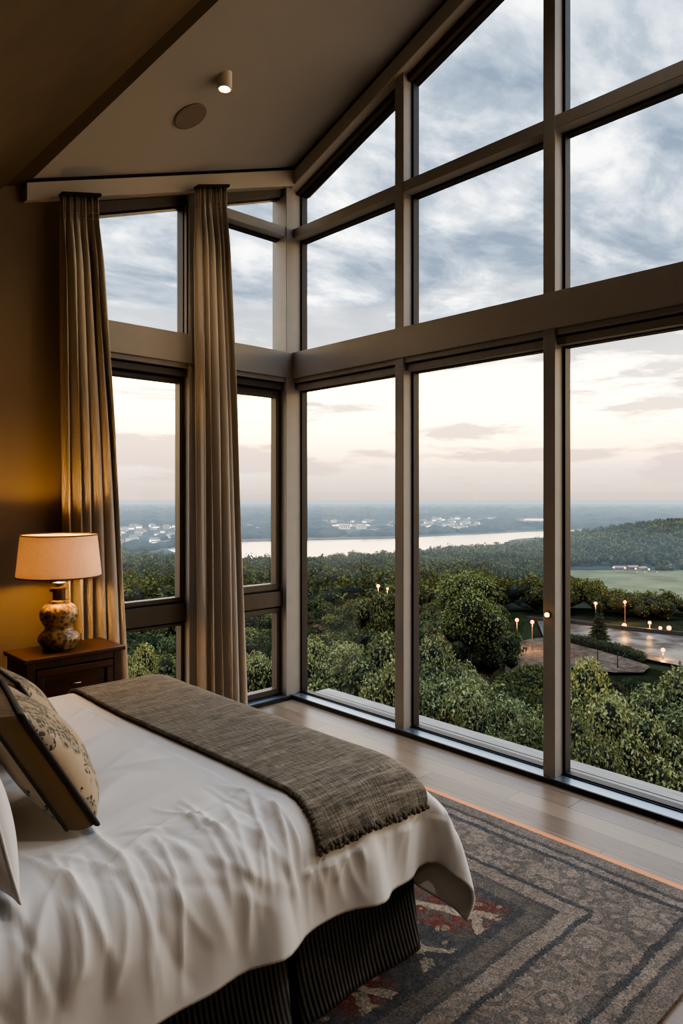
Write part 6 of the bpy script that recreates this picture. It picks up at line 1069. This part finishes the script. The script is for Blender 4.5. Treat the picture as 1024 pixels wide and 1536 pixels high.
ribbon('kerb', [(790, 161), (848, 158), (940, 149), (1024, 143), (1250, 132)], PZ + .3, .95, .18, kerb, 'low dark wall along the far edge of the wet car park')

# timber deck outside the glass
dk = MB(); x = 3.77
while x < 4.17: dk.box(x, x + .128, -1.8, 4.62, -.13, -.085); x += .136
struct(dk.build('floor_deck', M['deck'], bevel=.004), 'weathered timber ledge outside the tall glass wall')
struct(MB().box(1.6, 3.74, 4.58, 4.86, -.16, -.09).build('floor_ledge', simple('stone_ledge', (.20, .19, .165), .85, .1, 6), bevel=.004), 'grey stone ledge outside the curtained window')
struct(MB().box(-.9, 4.0, -1.7, 4.7, -9, -.17).build('wall_base', M['deck']), 'house base under the room')

# ------------------------------------------------------------------ trees
def leafmat(name, dark, light, tr=.25, vscale=None):
    m, t, o = newmat(name)
    g = t.nt.nodes.new('ShaderNodeNewGeometry'); oi = t.nt.nodes.new('ShaderNodeObjectInfo')
    r = g.outputs['Random Per Island']
    c = t.mix(t.m('POWER', r, 1.3), dark, light)
    c = t.mix(1., c, t.ramp(oi.outputs['Random'], [(0, (.70, .72, .72)), (.5, (1, 1, 1)), (1, (1.28, 1.18, .95))]), 'MULTIPLY')
    if vscale: c = t.mix(1., c, t.ramp(t.noise(g.outputs['Position'], vscale, 3), [(.3, (.55, .6, .65)), (.7, (1.5, 1.4, 1.15))]), 'MULTIPLY')
    d = t.n('ShaderNodeBsdfDiffuse', Color=c); tl_ = t.n('ShaderNodeBsdfTranslucent', Color=c)
    mx = t.nt.nodes.new('ShaderNodeMixShader'); mx.inputs[0].default_value = tr
    t.nt.links.new(d, mx.inputs[1]); t.nt.links.new(tl_, mx.inputs[2]); t.nt.links.new(mx.outputs[0], o.inputs[0])
    return m
LM = {
    'light': leafmat('pale_green_leaves', (.085, .098, .045), (.34, .345, .175)),
    'green': leafmat('mid_green_leaves', (.062, .074, .034), (.20, .215, .10)),
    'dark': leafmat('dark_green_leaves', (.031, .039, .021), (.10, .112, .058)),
    'olive': leafmat('olive_leaves', (.055, .062, .026), (.18, .185, .085)),
    'bright': leafmat('bright_green_leaves', (.07, .085, .036), (.26, .285, .12)),
    'brown': leafmat('brownish_leaves', (.055, .044, .025), (.165, .13, .075)),
}
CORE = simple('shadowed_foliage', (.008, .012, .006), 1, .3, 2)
BARK = simple('brown_bark', (.06, .045, .03), .95, .3, 6, .4, 20)

def ico(sub=2):
    bm = bmesh.new(); bmesh.ops.create_icosphere(bm, subdivisions=sub, radius=1)
    v = np.array([x.co[:] for x in bm.verts]); f = np.array([[q.index for q in p.verts] for p in bm.faces]); bm.free(); return v, f
ICO1 = ico(1); ICO2 = ico(2)
def lumps(g, n, spread=.74):
    d = g.normal(size=(n, 3)); d[:, 2] = np.abs(d[:, 2]) * .9 - .25; d /= np.linalg.norm(d, axis=1, keepdims=True)
    c = d * spread * g.uniform(.75, 1.1, (n, 1)); r = g.uniform(.24, .46, n)
    c = np.vstack([c, [[0, 0, 0]]]); r = np.append(r, .60)
    return c, r
def leaf_cards(g, c, r, n, ls, aspect=.5, squash=1.0):
    k = g.choice(len(r), n, p=(r ** 2) / (r ** 2).sum()); d = g.normal(size=(n, 3)); d /= np.linalg.norm(d, axis=1, keepdims=True)
    d[:, 2] = np.where(d[:, 2] < -.35, -d[:, 2], d[:, 2])
    p = c[k] + d * r[k][:, None] * g.uniform(.82, 1.10, (n, 1))
    nr = d + g.normal(size=(n, 3)) * .55; nr /= np.linalg.norm(nr, axis=1, keepdims=True)
    t = np.cross(nr, g.normal(size=(n, 3))); t /= np.linalg.norm(t, axis=1, keepdims=True) + 1e-9; b = np.cross(nr, t)
    s = ls * g.uniform(.65, 1.35, (n, 1)); L = t * s; B = b * s * aspect
    v = np.stack([p + L, p + B, p - L, p - B], 1).reshape(-1, 3); f = np.arange(4 * n).reshape(n, 4)
    return v, f
def quads_from_tris(f): return np.concatenate([f, f[:, 2:3]], 1)
def crown_mesh(name, seed, n, ls, leaf, nl=14, core=.80):
    g = np.random.default_rng(seed); c, r = lumps(g, nl); v, f = leaf_cards(g, c, r, n, ls)
    me = bpy.data.meshes.new(name); bm = bmesh.new(); bm.free()
    # dark cores inside each lump keep the crown dense (triangles), leaves are quads
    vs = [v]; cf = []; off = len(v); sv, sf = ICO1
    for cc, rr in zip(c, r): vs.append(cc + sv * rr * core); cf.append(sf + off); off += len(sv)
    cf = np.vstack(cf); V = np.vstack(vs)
    loops = np.concatenate([f.ravel(), cf.ravel()]); st = np.concatenate([np.arange(0, f.size, 4), f.size + np.arange(0, cf.size, 3)]); tot = np.concatenate([np.full(len(f), 4), np.full(len(cf), 3)])
    me.vertices.add(len(V)); me.vertices.foreach_set('co', V.astype(np.float32).ravel())
    me.loops.add(len(loops)); me.loops.foreach_set('vertex_index', loops.astype(np.int32))
    me.polygons.add(len(st)); me.polygons.foreach_set('loop_start', st.astype(np.int32))
    try: me.polygons.foreach_set('loop_total', tot.astype(np.int32))
    except Exception: pass
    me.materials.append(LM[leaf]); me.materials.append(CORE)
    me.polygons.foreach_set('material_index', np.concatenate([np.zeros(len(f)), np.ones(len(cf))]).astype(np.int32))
    me.update(calc_edges=True)
    return me
NEAR = {k: [crown_mesh('leafy_crown', 40 + i, 17000, .030, k, 22) for i in range(2)] for k in ('light',)}
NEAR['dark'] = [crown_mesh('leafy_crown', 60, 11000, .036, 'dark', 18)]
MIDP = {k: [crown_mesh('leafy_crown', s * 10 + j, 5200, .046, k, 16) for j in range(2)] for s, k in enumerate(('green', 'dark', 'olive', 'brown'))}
def trunk_mesh():
    mb = MB(); mb.tube([(0, 0, -1), (.03, .01, -.5), (0, 0, 0), (.01, 0, .06)], [.06, .05, .045, .02], 7)
    for a in (0, 2.1, 4.2): mb.tube([(0, 0, -.35), (.25 * math.cos(a), .25 * math.sin(a), -.1), (.4 * math.cos(a), .4 * math.sin(a), .05)], [.03, .022, .01], 5)
    o = mb.build('trunk', BARK, smooth=True); me = o.data; bpy.data.objects.remove(o); return me
TRUNK = trunk_mesh()
def tree(name, me, E, D, ztop, rx, rz, rot, label, group=None, cat='tree', trunk=True):
    """crown reaching ztop; the trunk runs down into the slope"""
    cz = ztop - rz * .92; zg = float(ground(E, D)); base = w3(E, D, zg - .2)
    e = empty(name, base, rot); tag(e, label, cat, group)
    o = obj('crown', me, e); o.scale = (rx, rx * 1.0, rz); o.location = (0, 0, cz - zg + .2)
    if trunk:
        t = obj('trunk', TRUNK, e); h = max(.6, cz - zg + .2); t.scale = (rx * 1.1, rx * 1.1, h); t.location = (0, 0, h)
    return e
YZ = lambda y, D: EYE - (y - 745) / 1060.0 * D

# shrubs close below the ledge, told apart one by one: px, y of the top, distance, radius, label
near = [
    ('light', 482, 958, 16.0, 1.15, 1.7, 'pale green leafy shrub beside the corner post, beyond the timber ledge'),
    ('light', 556, 972, 14.5, 1.05, 1.6, 'pale green leafy shrub left of the first mullion, beyond the timber ledge'),
    ('light', 597, 1003, 13.0, .85, 1.5, 'pale green leafy shrub showing on both sides of the first mullion'),
    ('light', 652, 984, 14.5, 1.1, 1.7, 'tall pale green shrub just right of the first mullion'),
    ('light', 706, 1012, 13.0, 1.05, 1.6, 'pale green rounded shrub midway between the first and second mullions'),
    ('light', 745, 1052, 11.8, .75, 1.4, 'lowest pale green shrub of the clump between the first and second mullions'),
    ('light', 872, 1022, 13.0, 1.0, 1.7, 'pale green shrub right of the second mullion, tallest of its clump'),
    ('light', 938, 1068, 11.0, .95, 1.5, 'pale green shrub low in the third tall pane beside the ledge'),
    ('light', 1000, 1030, 12.5, 1.1, 1.7, 'pale green shrub at the picture edge in the third tall pane'),
    ('light', 1085, 1040, 12.0, 1.2, 1.7, 'pale green shrub past the picture edge in the third tall pane'),
    ('light', 868, 1098, 9.8, .7, 1.3, 'pale green shrub nearest the ledge beside the second mullion'),
    ('light', 393, 966, 17.0, .85, 1.5, 'pale green shrub seen low between the second curtain and the corner post'),
    ('light', 204, 984, 15.5, .62, 1.2, 'small pale green shrub seen low beside the nightstand'),
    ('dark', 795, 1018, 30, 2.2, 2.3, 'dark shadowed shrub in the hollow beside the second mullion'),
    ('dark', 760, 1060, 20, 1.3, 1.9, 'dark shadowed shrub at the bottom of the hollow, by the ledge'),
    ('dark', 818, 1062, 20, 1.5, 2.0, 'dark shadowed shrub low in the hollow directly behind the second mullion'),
]
rr = random.Random(5)
for kind, px, y, D, rx, rz, lab in near:
    me = NEAR[kind][rr.randrange(len(NEAR[kind]))]
    tree('leafy_shrub', me, AX(px) * D, D, YZ(y, D), rx, rz, rr.uniform(0, 6), lab, 'shrubs close below the house', 'shrub')
tree('leafy_tree', crown_mesh('leafy_crown', 77, 14000, .030, 'bright', 26), AX(705) * 74, 74, YZ(872, 74), 4.4, 4.6, .6, 'large round bright green tree left of the lamp-lit sandy clearing')
tree('leafy_tree', MIDP['olive'][0], AX(566) * 66, 66, YZ(893, 66), 2.7, 3.6, 1.1, 'yellow-green tree standing under the pair of glowing lamps in the woods')
tree('leafy_tree', MIDP['dark'][1], AX(842) * 430, 430, YZ(806, 430), 9, 7, 1.0, 'lone tall tree on the wooded edge by the river') if False else None

# conifer by the wet car park
def spruce_mesh():
    g = np.random.default_rng(9); vs = []; n = 4200
    h = g.uniform(0, 1, n) ** .8; r = (1 - h) * .30 * (.72 + .28 * np.cos(h * 70)) + .01; a = g.uniform(0, 2 * np.pi, n); q = r * g.uniform(.35, 1.05, n)
    p = np.stack([q * np.cos(a), q * np.sin(a), h - .12 * q], 1); d = np.stack([np.cos(a), np.sin(a), np.full(n, -.45)], 1); d /= np.linalg.norm(d, axis=1, keepdims=True)
    b = np.cross(d, g.normal(size=(n, 3))); b /= np.linalg.norm(b, axis=1, keepdims=True); s = g.uniform(.03, .055, (n, 1))
    v = np.stack([p + d * s, p + b * s * .3, p - d * s, p - b * s * .3], 1).reshape(-1, 3)
    return np_mesh('needles', v, np.arange(4 * n).reshape(n, 4), [LM['dark']])
zg = PZ; e = empty('spruce_tree', w3(AX(898) * 136, 136, PZ)); tag(e, 'dark pointed spruce at the edge of the wet car park', 'tree')
s = obj('needles', spruce_mesh(), e); s.scale = (8.4, 8.4, 7.7)
MB().tube([(0, 0, -.3), (0, 0, 7.5)], [.22, .04], 8).build('trunk', BARK, e).scale = (1, 1, .82)

# hedge between car park and path, posts
g = np.random.default_rng(4); hv = []; pts = [(842, 138.5), (880, 134.5), (930, 127), (965, 121.5)]
C = []; Rr = []
for (p, d), (p2, d2) in zip(pts[:-1], pts[1:]):
    for k in range(9):
        t = k / 9; D = d + (d2 - d) * t; C.append(W(AX(p + (p2 - p) * t) * D, D, PZ + .75)); Rr.append(g.uniform(.9, 1.35))
C = np.array(C); Rr = np.array(Rr); v, f = leaf_cards(g, C, Rr, 5200, .16)
hb = obj('hedge', np_mesh('hedge', v, f, [LM['dark']])); tag(hb, 'low dark clipped hedge between wet car park and sandy path', 'hedge')
cm = MB()
for c_, r_ in zip(C, Rr): cm.add((c_ + ICO1[0] * r_ * np.array((.85, .85, .75))).tolist(), ICO1[1].tolist())
cm.build('hedge_core', CORE, hb)
for px, y, D, lab in ((896, 1003, 117.5, 'short wooden post by the sandy path, nearer the second mullion'), (926, 1008, 116, 'short wooden post with a slanting brace by the sandy path')):
    b = w3(AX(px) * D, D, PZ + .45); e = empty('wooden_post', b); tag(e, lab, 'post')
    MB().tube([(0, 0, 0), (0, 0, 2.6)], .10, 7).build('post_shaft', BARK, e)
    if px > 900: MB().tube([(0, 0, 1.1), (1.6, -.6, 2.3)], .07, 6).build('brace', BARK, e)

# the woods: individual trees out to about 170 m, poisson-like
CL = ([14, 28, 40, 60, 80, 110, 150, 200, 300], [985, 1000, 985, 955, 935, 912, 890, 873, 850])
CR = ([14, 28, 60, 85, 110, 112], [1040, 1060, 1035, 1016, 1018, 1030])
placed = []; g = random.Random(21); cnt = 0
for px, y, D, rx in ((705, 0, 74, 4.4), (566, 0, 66, 2.7)): placed.append((AX(px) * D, D, rx))
cand = []
for k in range(9000):
    D = 26 * (180 / 26.) ** g.random(); px = g.uniform(-90, 1230); cand.append((D, px))
cand.sort()
for D, px in cand:
    E = AX(px) * D; r = 1.9 + min(D, 150) * .014 + g.uniform(0, 1.1)
    right = px > 735
    if right and 104 < D < 159: continue
    if right and D > 159 and px > 850: r *= .9
    if any((E - a) ** 2 + (D - b) ** 2 < ((r + c_) * .80) ** 2 for a, b, c_ in placed): continue
    if right and D <= 104: y = np.interp(D, *CR) + g.uniform(0, 26); r *= .8
    elif right: y = np.interp(px, [735, 850, 900, 960, 1010, 1100], [872, 862, 880, 900, 922, 940]) + g.uniform(-2, 12)
    else: y = np.interp(D, *CL) + g.uniform(-6, 16) * (1 if D > 60 else .6)
    if 615 < px < 780 and 26 < D < 70 and y < 1000: y = 1004 + g.uniform(0, 30)      # keep the big round tree in view
    if 545 < px < 600 and D < 150 : y = max(y, 896 + g.uniform(0, 14))
    zt = YZ(y, D); zg = float(ground(E, D)); h = zt - zg
    if h < 1.8: continue
    q = g.random(); kind = 'green' if q < .27 else 'dark' if q < .62 else 'olive' if q < .86 else 'brown'
    if right and D < 104: kind = 'dark' if q < .75 else 'brown'
    me = MIDP[kind][g.randrange(2)]; rz = min(h * .62, r * g.uniform(.85, 1.15))
    where = 'right' if right else 'left'
    if right and D > 159: lab, grp = 'dark leafy tree in the belt of trees behind the wet car park', 'trees behind the wet car park'
    elif right: lab, grp = 'low dark leafy bush on the slope below the sandy path', 'bushes below the sandy path'
    elif px < 300: lab, grp = 'leafy tree in the woods seen through the window between the two curtains', 'trees seen between the curtains'
    elif px < 437: lab, grp = 'leafy tree in the woods seen between the second curtain and the corner post', 'trees seen beside the corner post'
    elif px < 600: lab, grp = 'leafy tree in the woods seen between the corner post and the first mullion', 'trees in the first tall pane'
    else: lab, grp = 'leafy tree in the woods seen between the first and second mullions', 'trees in the second tall pane'
    placed.append((E, D, r)); cnt += 1
    if cnt > 285: break
    tree('woodland_tree' if not (right and D < 104) else 'woodland_bush', me, E, D, zt, r, rz, g.uniform(0, 6.3), lab, grp, 'tree' if not (right and D < 104) else 'bush', trunk=D < 90)
print('individual trees', cnt, 'max D', D)
DLIM = 172.

# distant woodland in one mass
g = np.random.default_rng(12); vs = []; fs = []; off = 0; CV, CF = [], []; coff = 0
DE = ([150, 300, 362, 458, 594, 625, 813, 850, 900], [455, 415, 385, 400, 452, 485, 560, 575, 575])
def forest(n, dmin, dmax, pxr, ok, rad, hgt, cards, cs):
    global off, coff
    D = np.sqrt(g.uniform(dmin ** 2, dmax ** 2, n)); px = g.uniform(*pxr, n); E = AX(px) * D; keep = ok(px, D); D, px, E = D[keep], px[keep], E[keep]
    z = ground(E, D)
    for k in range(len(D)):
        r = g.uniform(*rad); h = g.uniform(*hgt); c = W(E[k], D[k], z[k] + h - r * .8)
        sv, sf = ICO1; CV.append(c + sv * np.array((r * .66, r * .66, r * .55)) * g.uniform(.85, 1.12, (len(sv), 1))); CF.append(sf + coff); coff += len(sv)
        if cards:
            lc, lr = lumps(g, 5); v, f = leaf_cards(g, lc * r + c, lr * r, cards, cs * r, .6)
            vs.append(v); fs.append(f + off); off += len(v)
inw = lambda px, D: (D < np.interp(px, *DE)) & ~((px > 735) & (px < 880) & (D < 235)) & ~((px > 825) & (D > 0))
forest(2300, 165, 480, (-60, 830), lambda px, D: (D < np.interp(px, *DE)) & ~((px > 735) & (D < 178)), (3.2, 5.4), (7, 9.5), 120, .13)
forest(700, 440, 580, (560, 860), lambda px, D: (D < np.interp(px, *DE)), (3.2, 5), (6, 8), 70, .16)
forest(300, 172, 226, (800, 905), lambda px, D: D < np.interp(px, [800, 850, 905], [230, 212, 178]), (2.4, 3.8), (6, 8.5), 260, .085)
forest(150, 164, 200, (890, 1030), lambda px, D: D < np.interp(px, [890, 940, 1030], [200, 188, 174]), (1.8, 3.0), (4.0, 6.0), 200, .085)
forest(2600, 412, 640, (830, 1500), lambda px, D: (D > np.interp(px, [830, 900, 1000], [420, 425, 420])) & (px > 845), (3.6, 5.6), (6, 8), 55, .18)
forest(120, 392, 415, (985, 1400), lambda px, D: D > 0, (2.5, 4), (4, 6), 40, .22)
far_leaf = leafmat('distant_woodland_leaves', (.034, .041, .024), (.105, .114, .064), .2, .02)
n_near = len(fs)
V = np.vstack(vs); F = np.vstack(fs)
wl = obj('woodland', np_mesh('woodland', V, F, [far_leaf])); tag(wl, 'mass of distant trees covering the valley up to the river', 'woods', kind='stuff')
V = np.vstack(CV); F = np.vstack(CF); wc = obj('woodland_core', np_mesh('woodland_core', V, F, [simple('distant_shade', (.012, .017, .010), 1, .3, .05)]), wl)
g8 = random.Random(8)
clusters = [(48, (632, 725), (880, 1350), 'pale house of the small town beyond the river, seen between the first and second mullions', 'town houses in the second tall pane'),
            (20, (462, 592), (790, 1250), 'pale house beyond the river seen between the corner post and the first mullion', 'town houses in the first tall pane'),
            (34, (172, 270), (590, 1000), 'pale house of the town seen between the two curtains', 'town houses between the curtains'),
            (8, (725, 812), (1000, 1400), 'pale house by the far pond next to the second upright mullion', 'houses by the far pond'),
            (4, (362, 420), (800, 1100), 'pale house beyond the river seen beside the second curtain', 'houses seen beside the second curtain')]
HOUSES = []
for n, pr, dr, lab, grp in clusters:
    for k in range(n):
        for _t in range(40):
            D = g8.uniform(*dr); px = g8.uniform(*pr); E = AX(px) * D
            if all((E - AX(p) * d) ** 2 + (D - d) ** 2 > 17 ** 2 for p, d, _a, _b in HOUSES): break
        HOUSES.append((px, D, lab, grp))
HXY = np.array([(AX(p) * d, d) for p, d, _a, _b in HOUSES])
# trees of the plain beyond the river
CV, CF, coff = [], [], 0
g = np.random.default_rng(31)
def beyond(px, D): return D > np.interp(px, [150, 362, 594, 813, 950], [480, 690, 745, 900, 960])
n = 5200; D = np.sqrt(g.uniform(480 ** 2, 2600 ** 2, n) ); D = np.minimum(D, 480 + (D - 480) * g.uniform(.2, 1, n)); px = g.uniform(-80, 1300, n)
k = beyond(px, D) & ((px < 330) | (D > 690)) & ~((px > 482) & (px < 566) & (D > 820) & (D < 1120)) & ~((px > 768) & (px < 850) & (D > 1040) & (D < 1400)) & ~((px > 628) & (px < 728) & (D > 790) & (D < 1380) & (g.random(n) < .5)) & ~((px > 168) & (px < 274) & (D > 560) & (D < 1030) & (g.random(n) < .45)); D, px = D[k], px[k]
for d_, p_ in zip(D, px):
    r = g.uniform(4, 9) * (1 + d_ / 2200)
    if ((HXY[:, 0] - AX(p_) * d_) ** 2 + (HXY[:, 1] - d_) ** 2).min() < (r * 1.7 + 11) ** 2: continue
    c = W(AX(p_) * d_, d_, -40.6 + g.uniform(0, 3)); sv, sf = ICO1
    CV.append(c + sv * np.array((r * 1.5, r * 1.5, r * .55)) * g.uniform(.8, 1.15, (len(sv), 1))); CF.append(sf + coff); coff += len(sv)
m_, t_, o_ = newmat('far_plain_trees'); gg = t_.n('ShaderNodeNewGeometry')
bsdf(t_, o_, t_.ramp(t_.noise(gg, .012, 4, .7), [(.3, (.018, .028, .027)), (.7, (.058, .070, .060))]), 1, Specular_IOR_Level=0.)
ft = obj('far_woodland', np_mesh('far_woodland', np.vstack(CV), np.vstack(CF), [m_])); tag(ft, 'bluish scattered woods on the plain beyond the river', 'woods', kind='stuff')

# town houses beyond the river
HW = [simple('white_render', (.82, .78, .72), .8, .1, .3), simple('cream_render', (.55, .46, .36), .8, .1, .3)]
HR = [simple('grey_roof', (.13, .12, .12), .8, .2, .3), simple('brown_roof', (.2, .12, .085), .8, .2, .3)]
def house_mesh(i, L, Wd, h, rh):
    mb = MB(); mb.prism([(-L, -Wd, 0), (L, -Wd, 0), (L, Wd, 0), (-L, Wd, 0)], (0, 0, h)); mb.cur = 1
    mb.prism([(-L * 1.06, -Wd * 1.15, h), (-L * 1.06, Wd * 1.15, h), (-L * 1.06, 0, h + rh)], (2 * L * 1.06, 0, 0)); mb.cur = 2
    for k in range(4): mb.box(-L * .8 + k * L * .45, -L * .8 + k * L * .45 + L * .2, -Wd - .1, -Wd + .05, h * .35, h * .75)
    o = mb.build('house', [HW[i % 2], HR[i % 2], emit('added_pane_glow', (1, .78, .5), 7) if i == 0 else M['dark']]); me = o.data; bpy.data.objects.remove(o); return me  # glowing panes added to brighten the pale houses
HM = [house_mesh(0, 7, 4.5, 5.5, 3), house_mesh(1, 9, 5, 5, 2.5), house_mesh(2, 12, 6, 9, 2)]
for px, D, lab, grp in HOUSES:
    o = obj('house', HM[g8.choice((0, 0, 1, 1, 2))]); o.location = w3(AX(px) * D, D, -40.4); o.rotation_euler = (0, 0, R(g8.choice((-43, 20, -70, -20)) + g8.uniform(-9, 9)))
    f_ = g8.uniform(.34, .62); o.scale = (f_, f_, f_)
    tag(o, lab, 'house', grp)
FM = HM[1].copy(); FM.materials[0] = simple('dim_render', (.16, .15, .13), .9, .1, .3)
for k, (px, D) in enumerate(((929, 399), (948, 402), (962, 396))):
    o = obj('farmhouse', FM); o.location = w3(AX(px) * D, D, -40.0); o.rotation_euler = (0, 0, R(-50 + 20 * k)); o.scale = (.34,) * 3
    tag(o, ['pale farmhouse at the village lights, nearest the second mullion', 'farmhouse in the middle of the village lights below the hill', 'farmhouse at the far end of the village lights below the hill'][k], 'house')

# street lamps
HEAD = emit('sodium_lamp', (1, .26, .014), 4.5); HEADW = emit('warm_lamp', (1, .45, .12), 3.5)
POLE = simple('lamp_pole', (.17, .12, .07), .6, .1, 1)
def street_lamp(px, y, D, label, r=.26, watt=220, arm=True, zbase=None, mat=None):
    zt = YZ(y, D); E = AX(px) * D; zb = (float(ground(E, D)) if zbase is None else zbase); e = empty('street_lamp', w3(E, D, zb)); tag(e, label, 'street lamp')
    h = zt - zb
    MB().tube([(0, 0, 0), (0, 0, h * .5), (0, 0, h - .15)], [.11, .09, .07], 8).build('pole', POLE, e)
    if arm: MB().lathe([(.05, h - .28), (.22, h - .2), (.30, h + .22), (.08, h + .36), (.02, h + .42)], 10, cap=False).build('lantern_frame', POLE, e).hide_render = False
    mb = MB(); mb.lathe([(r * s_, h + r * c_) for s_, c_ in ((.02, -1), (.5, -.87), (.87, -.5), (1, 0), (.87, .5), (.5, .87), (.02, 1))], 12, cap=False); mb.build('lamp_head', mat or HEAD, e, smooth=True)
    if watt: plight('lamp_glow', (0, 0, h - .05 - r), watt, (1, .50, .13), .3, e)
LP = [(775, 930, 130, 'lit street lamp on the sandy clearing, farther from the second mullion'), (798, 933, 129, 'lit street lamp on the sandy clearing, nearer the second mullion'),
      (893, 905, 152, 'lit street lamp rising behind the dark spruce'), (937, 903, 159, 'tallest lit street lamp behind the wet car park wall'),
      (936, 938, 151, 'low lit lamp at the wall of the wet car park under the tallest street lamp'), (974, 934, 149, 'lit street lamp by the wet car park, first of the three along its far wall'),
      (990, 942, 147, 'smaller lit lamp between two brighter ones at the car park wall'), (1003, 942, 146, 'brightest lit street lamp at the car park wall near the picture edge'),
      (994, 975, 122, 'short lit street lamp on the near side of the wet car park')]
for k, (px, y, D, lab) in enumerate(LP):
    street_lamp(px, y, D, lab, r=(.46 if k in (4, 7) else .34), watt=LAMP_OUT, arm=False, zbase=PZ + .4)
street_lamp(567, 879, 120, 'taller of the two lit lamps glowing among the woods near the first mullion', .30, LAMP_OUT, False)
street_lamp(581, 883, 121, 'shorter of the two lit lamps glowing among the woods near the first mullion', .22, LAMP_OUT * .6, False)
MB_ = w3(AX(768) * 117.5, 117.5, PZ + .4); e = empty('utility_pole', MB_); tag(e, 'thin unlit wooden pole at the edge of the sandy clearing', 'pole')
MB().tube([(0, 0, 0), (0, 0, 7.6)], .10, 7).build('shaft', BARK, e); MB().tube([(-.5, .3, 7.2), (.5, -.3, 7.2)], .05, 6).build('crossarm', BARK, e)
for px, y, lab in ((920, 851, 'distant village lamp nearest the second mullion'), (937, 852, 'distant village lamp, dim, second from the second mullion'), (953, 853, 'distant village lamp above the middle farmhouse'), (955, 859, 'distant village lamp below the hill, lower middle one'),
                   (967, 859, 'distant village lamp, lower of the bright pair'), (973, 854, 'distant village lamp, upper of the bright pair'), (985, 859, 'distant village lamp at the far end of the village lights')):
    street_lamp(px, y, 386, lab, .42, 0, False, -40.2, HEADW)

# evening haze lying in the valley
if HAZE:
    hz = MB(); hz.prism([w3(-1.25 * 215, 215, -60), w3(1.25 * 215, 215, -60), w3(1.25 * 4300, 4300, -60), w3(-1.25 * 4300, 4300, -60)], (0, 0, 47))
    m, t, o = newmat('valley_haze')
    ab = t.n('ShaderNodeVolumeAbsorption', Color=(0, 0, 0, 1), Density=HAZE)
    em = t.n('ShaderNodeEmission', Color=(*HAZE_COL, 1), Strength=HAZE * HAZE_S)
    t.nt.links.new(t.n('ShaderNodeAddShader', i0=ab, i1=em), o.inputs['Volume'])
    h = hz.build('haze', m); tag(h, 'thin blue evening haze lying over the far valley', 'haze', kind='stuff')

# ------------------------------------------------------------------ sky
wd = bpy.data.worlds.new('evening_sky'); SC.world = wd; wd.use_nodes = True; wd.node_tree.nodes.clear(); t = NT(wd.node_tree)
dv_ = t.coord('Generated'); dx, dy, dz = t.xyz(dv_)
el = t.m('MAXIMUM', dz, 0.)
base = t.ramp(el, [(0, (.48, .43, .385)), (.04, (.68, .60, .52)), (.075, (1.40, 1.02, .62)), (.11, (1.58, 1.31, .86)), (.17, (1.38, 1.22, .94)), (.225, (.78, .78, .78)), (.36, (.56, .60, .66)), (.58, (.56, .61, .69)), (.72, (.85, .98, 1.15)), (1, (.9, 1.08, 1.32))])
# high cloud deck seen in perspective
inv = t.m('DIVIDE', 1., t.m('ADD', el, .13))
pl = t.comb(t.m('MULTIPLY', dx, inv), t.m('MULTIPLY', dy, inv), 0.)
c1 = t.noise(t.mapv(pl, (1.0, 1.5, 1), (0, 0, .5), (3.1, 1.7, 0)), 3.0, 9, .60, .25)
c2 = t.noise(t.mapv(pl, (1, 1, 1), (0, 0, 0), (8.3, 4.4, 2)), .8, 4, .5)
cc = t.m('ADD', t.m('MULTIPLY', c1, .8), t.m('MULTIPLY', c2, .3))
deck = t.ramp(cc, [(.42, (.215, .255, .31)), (.52, (.335, .38, .44)), (.595, (.53, .575, .63)), (.68, (1.0, .985, .97))])
kd = t.m('MULTIPLY', t.ramp(el, [(.17, 0.), (.26, 1.), (.60, 1.), (.75, .4)]), .88)
col = t.mix(kd, base, deck)
# long grey cloud banks low over the horizon
lowv = t.comb(t.m('MULTIPLY', dx, 4.6), t.m('MULTIPLY', dy, 4.6), t.m('MULTIPLY', el, 26.))
b1 = t.noise(t.mapv(lowv, loc=(2.3, .4, 5.2)), 1.0, 7, .56, .25)
amt = t.ramp(el, [(.02, .10), (.05, .72), (.085, .55), (.11, .12), (.15, .15), (.19, .60), (.235, .95), (.30, .0)])
bk = t.m('MULTIPLY', t.ramp(t.m('ADD', b1, t.m('MULTIPLY', amt, .20)), [(.585, 0.), (.65, 1.)]), .85)
bk = t.m('MULTIPLY', bk, t.m('GREATER_THAN', amt, .001))
bcol = t.ramp(el, [(.02, (.56, .47, .42)), (.10, (.58, .50, .46)), (.22, (.43, .44, .46))])
fade = t.ramp(el, [(.24, 1.), (.31, 0.)])
col = t.mix(t.m('MULTIPLY', bk, fade), col, bcol)
gm = t.nt.nodes.new('ShaderNodeGamma'); t.nt.links.new(col, gm.inputs[0]); gm.inputs[1].default_value = 1.9; col = gm.outputs[0]
bg = t.n('ShaderNodeBackground', Color=col, Strength=SKY)
o = wd.node_tree.nodes.new('ShaderNodeOutputWorld'); t.nt.links.new(bg, o.inputs[0])

SC.view_settings.view_transform = VIEW; SC.view_settings.look = LOOK; SC.view_settings.exposure = EXPO
SC.cycles.max_bounces = 8; SC.cycles.diffuse_bounces = 4; SC.cycles.transparent_max_bounces = 24; SC.cycles.sample_clamp_indirect = 4.0
SC.cycles.caustics_reflective = False; SC.cycles.caustics_refractive = False; SC.cycles.blur_glossy = .5
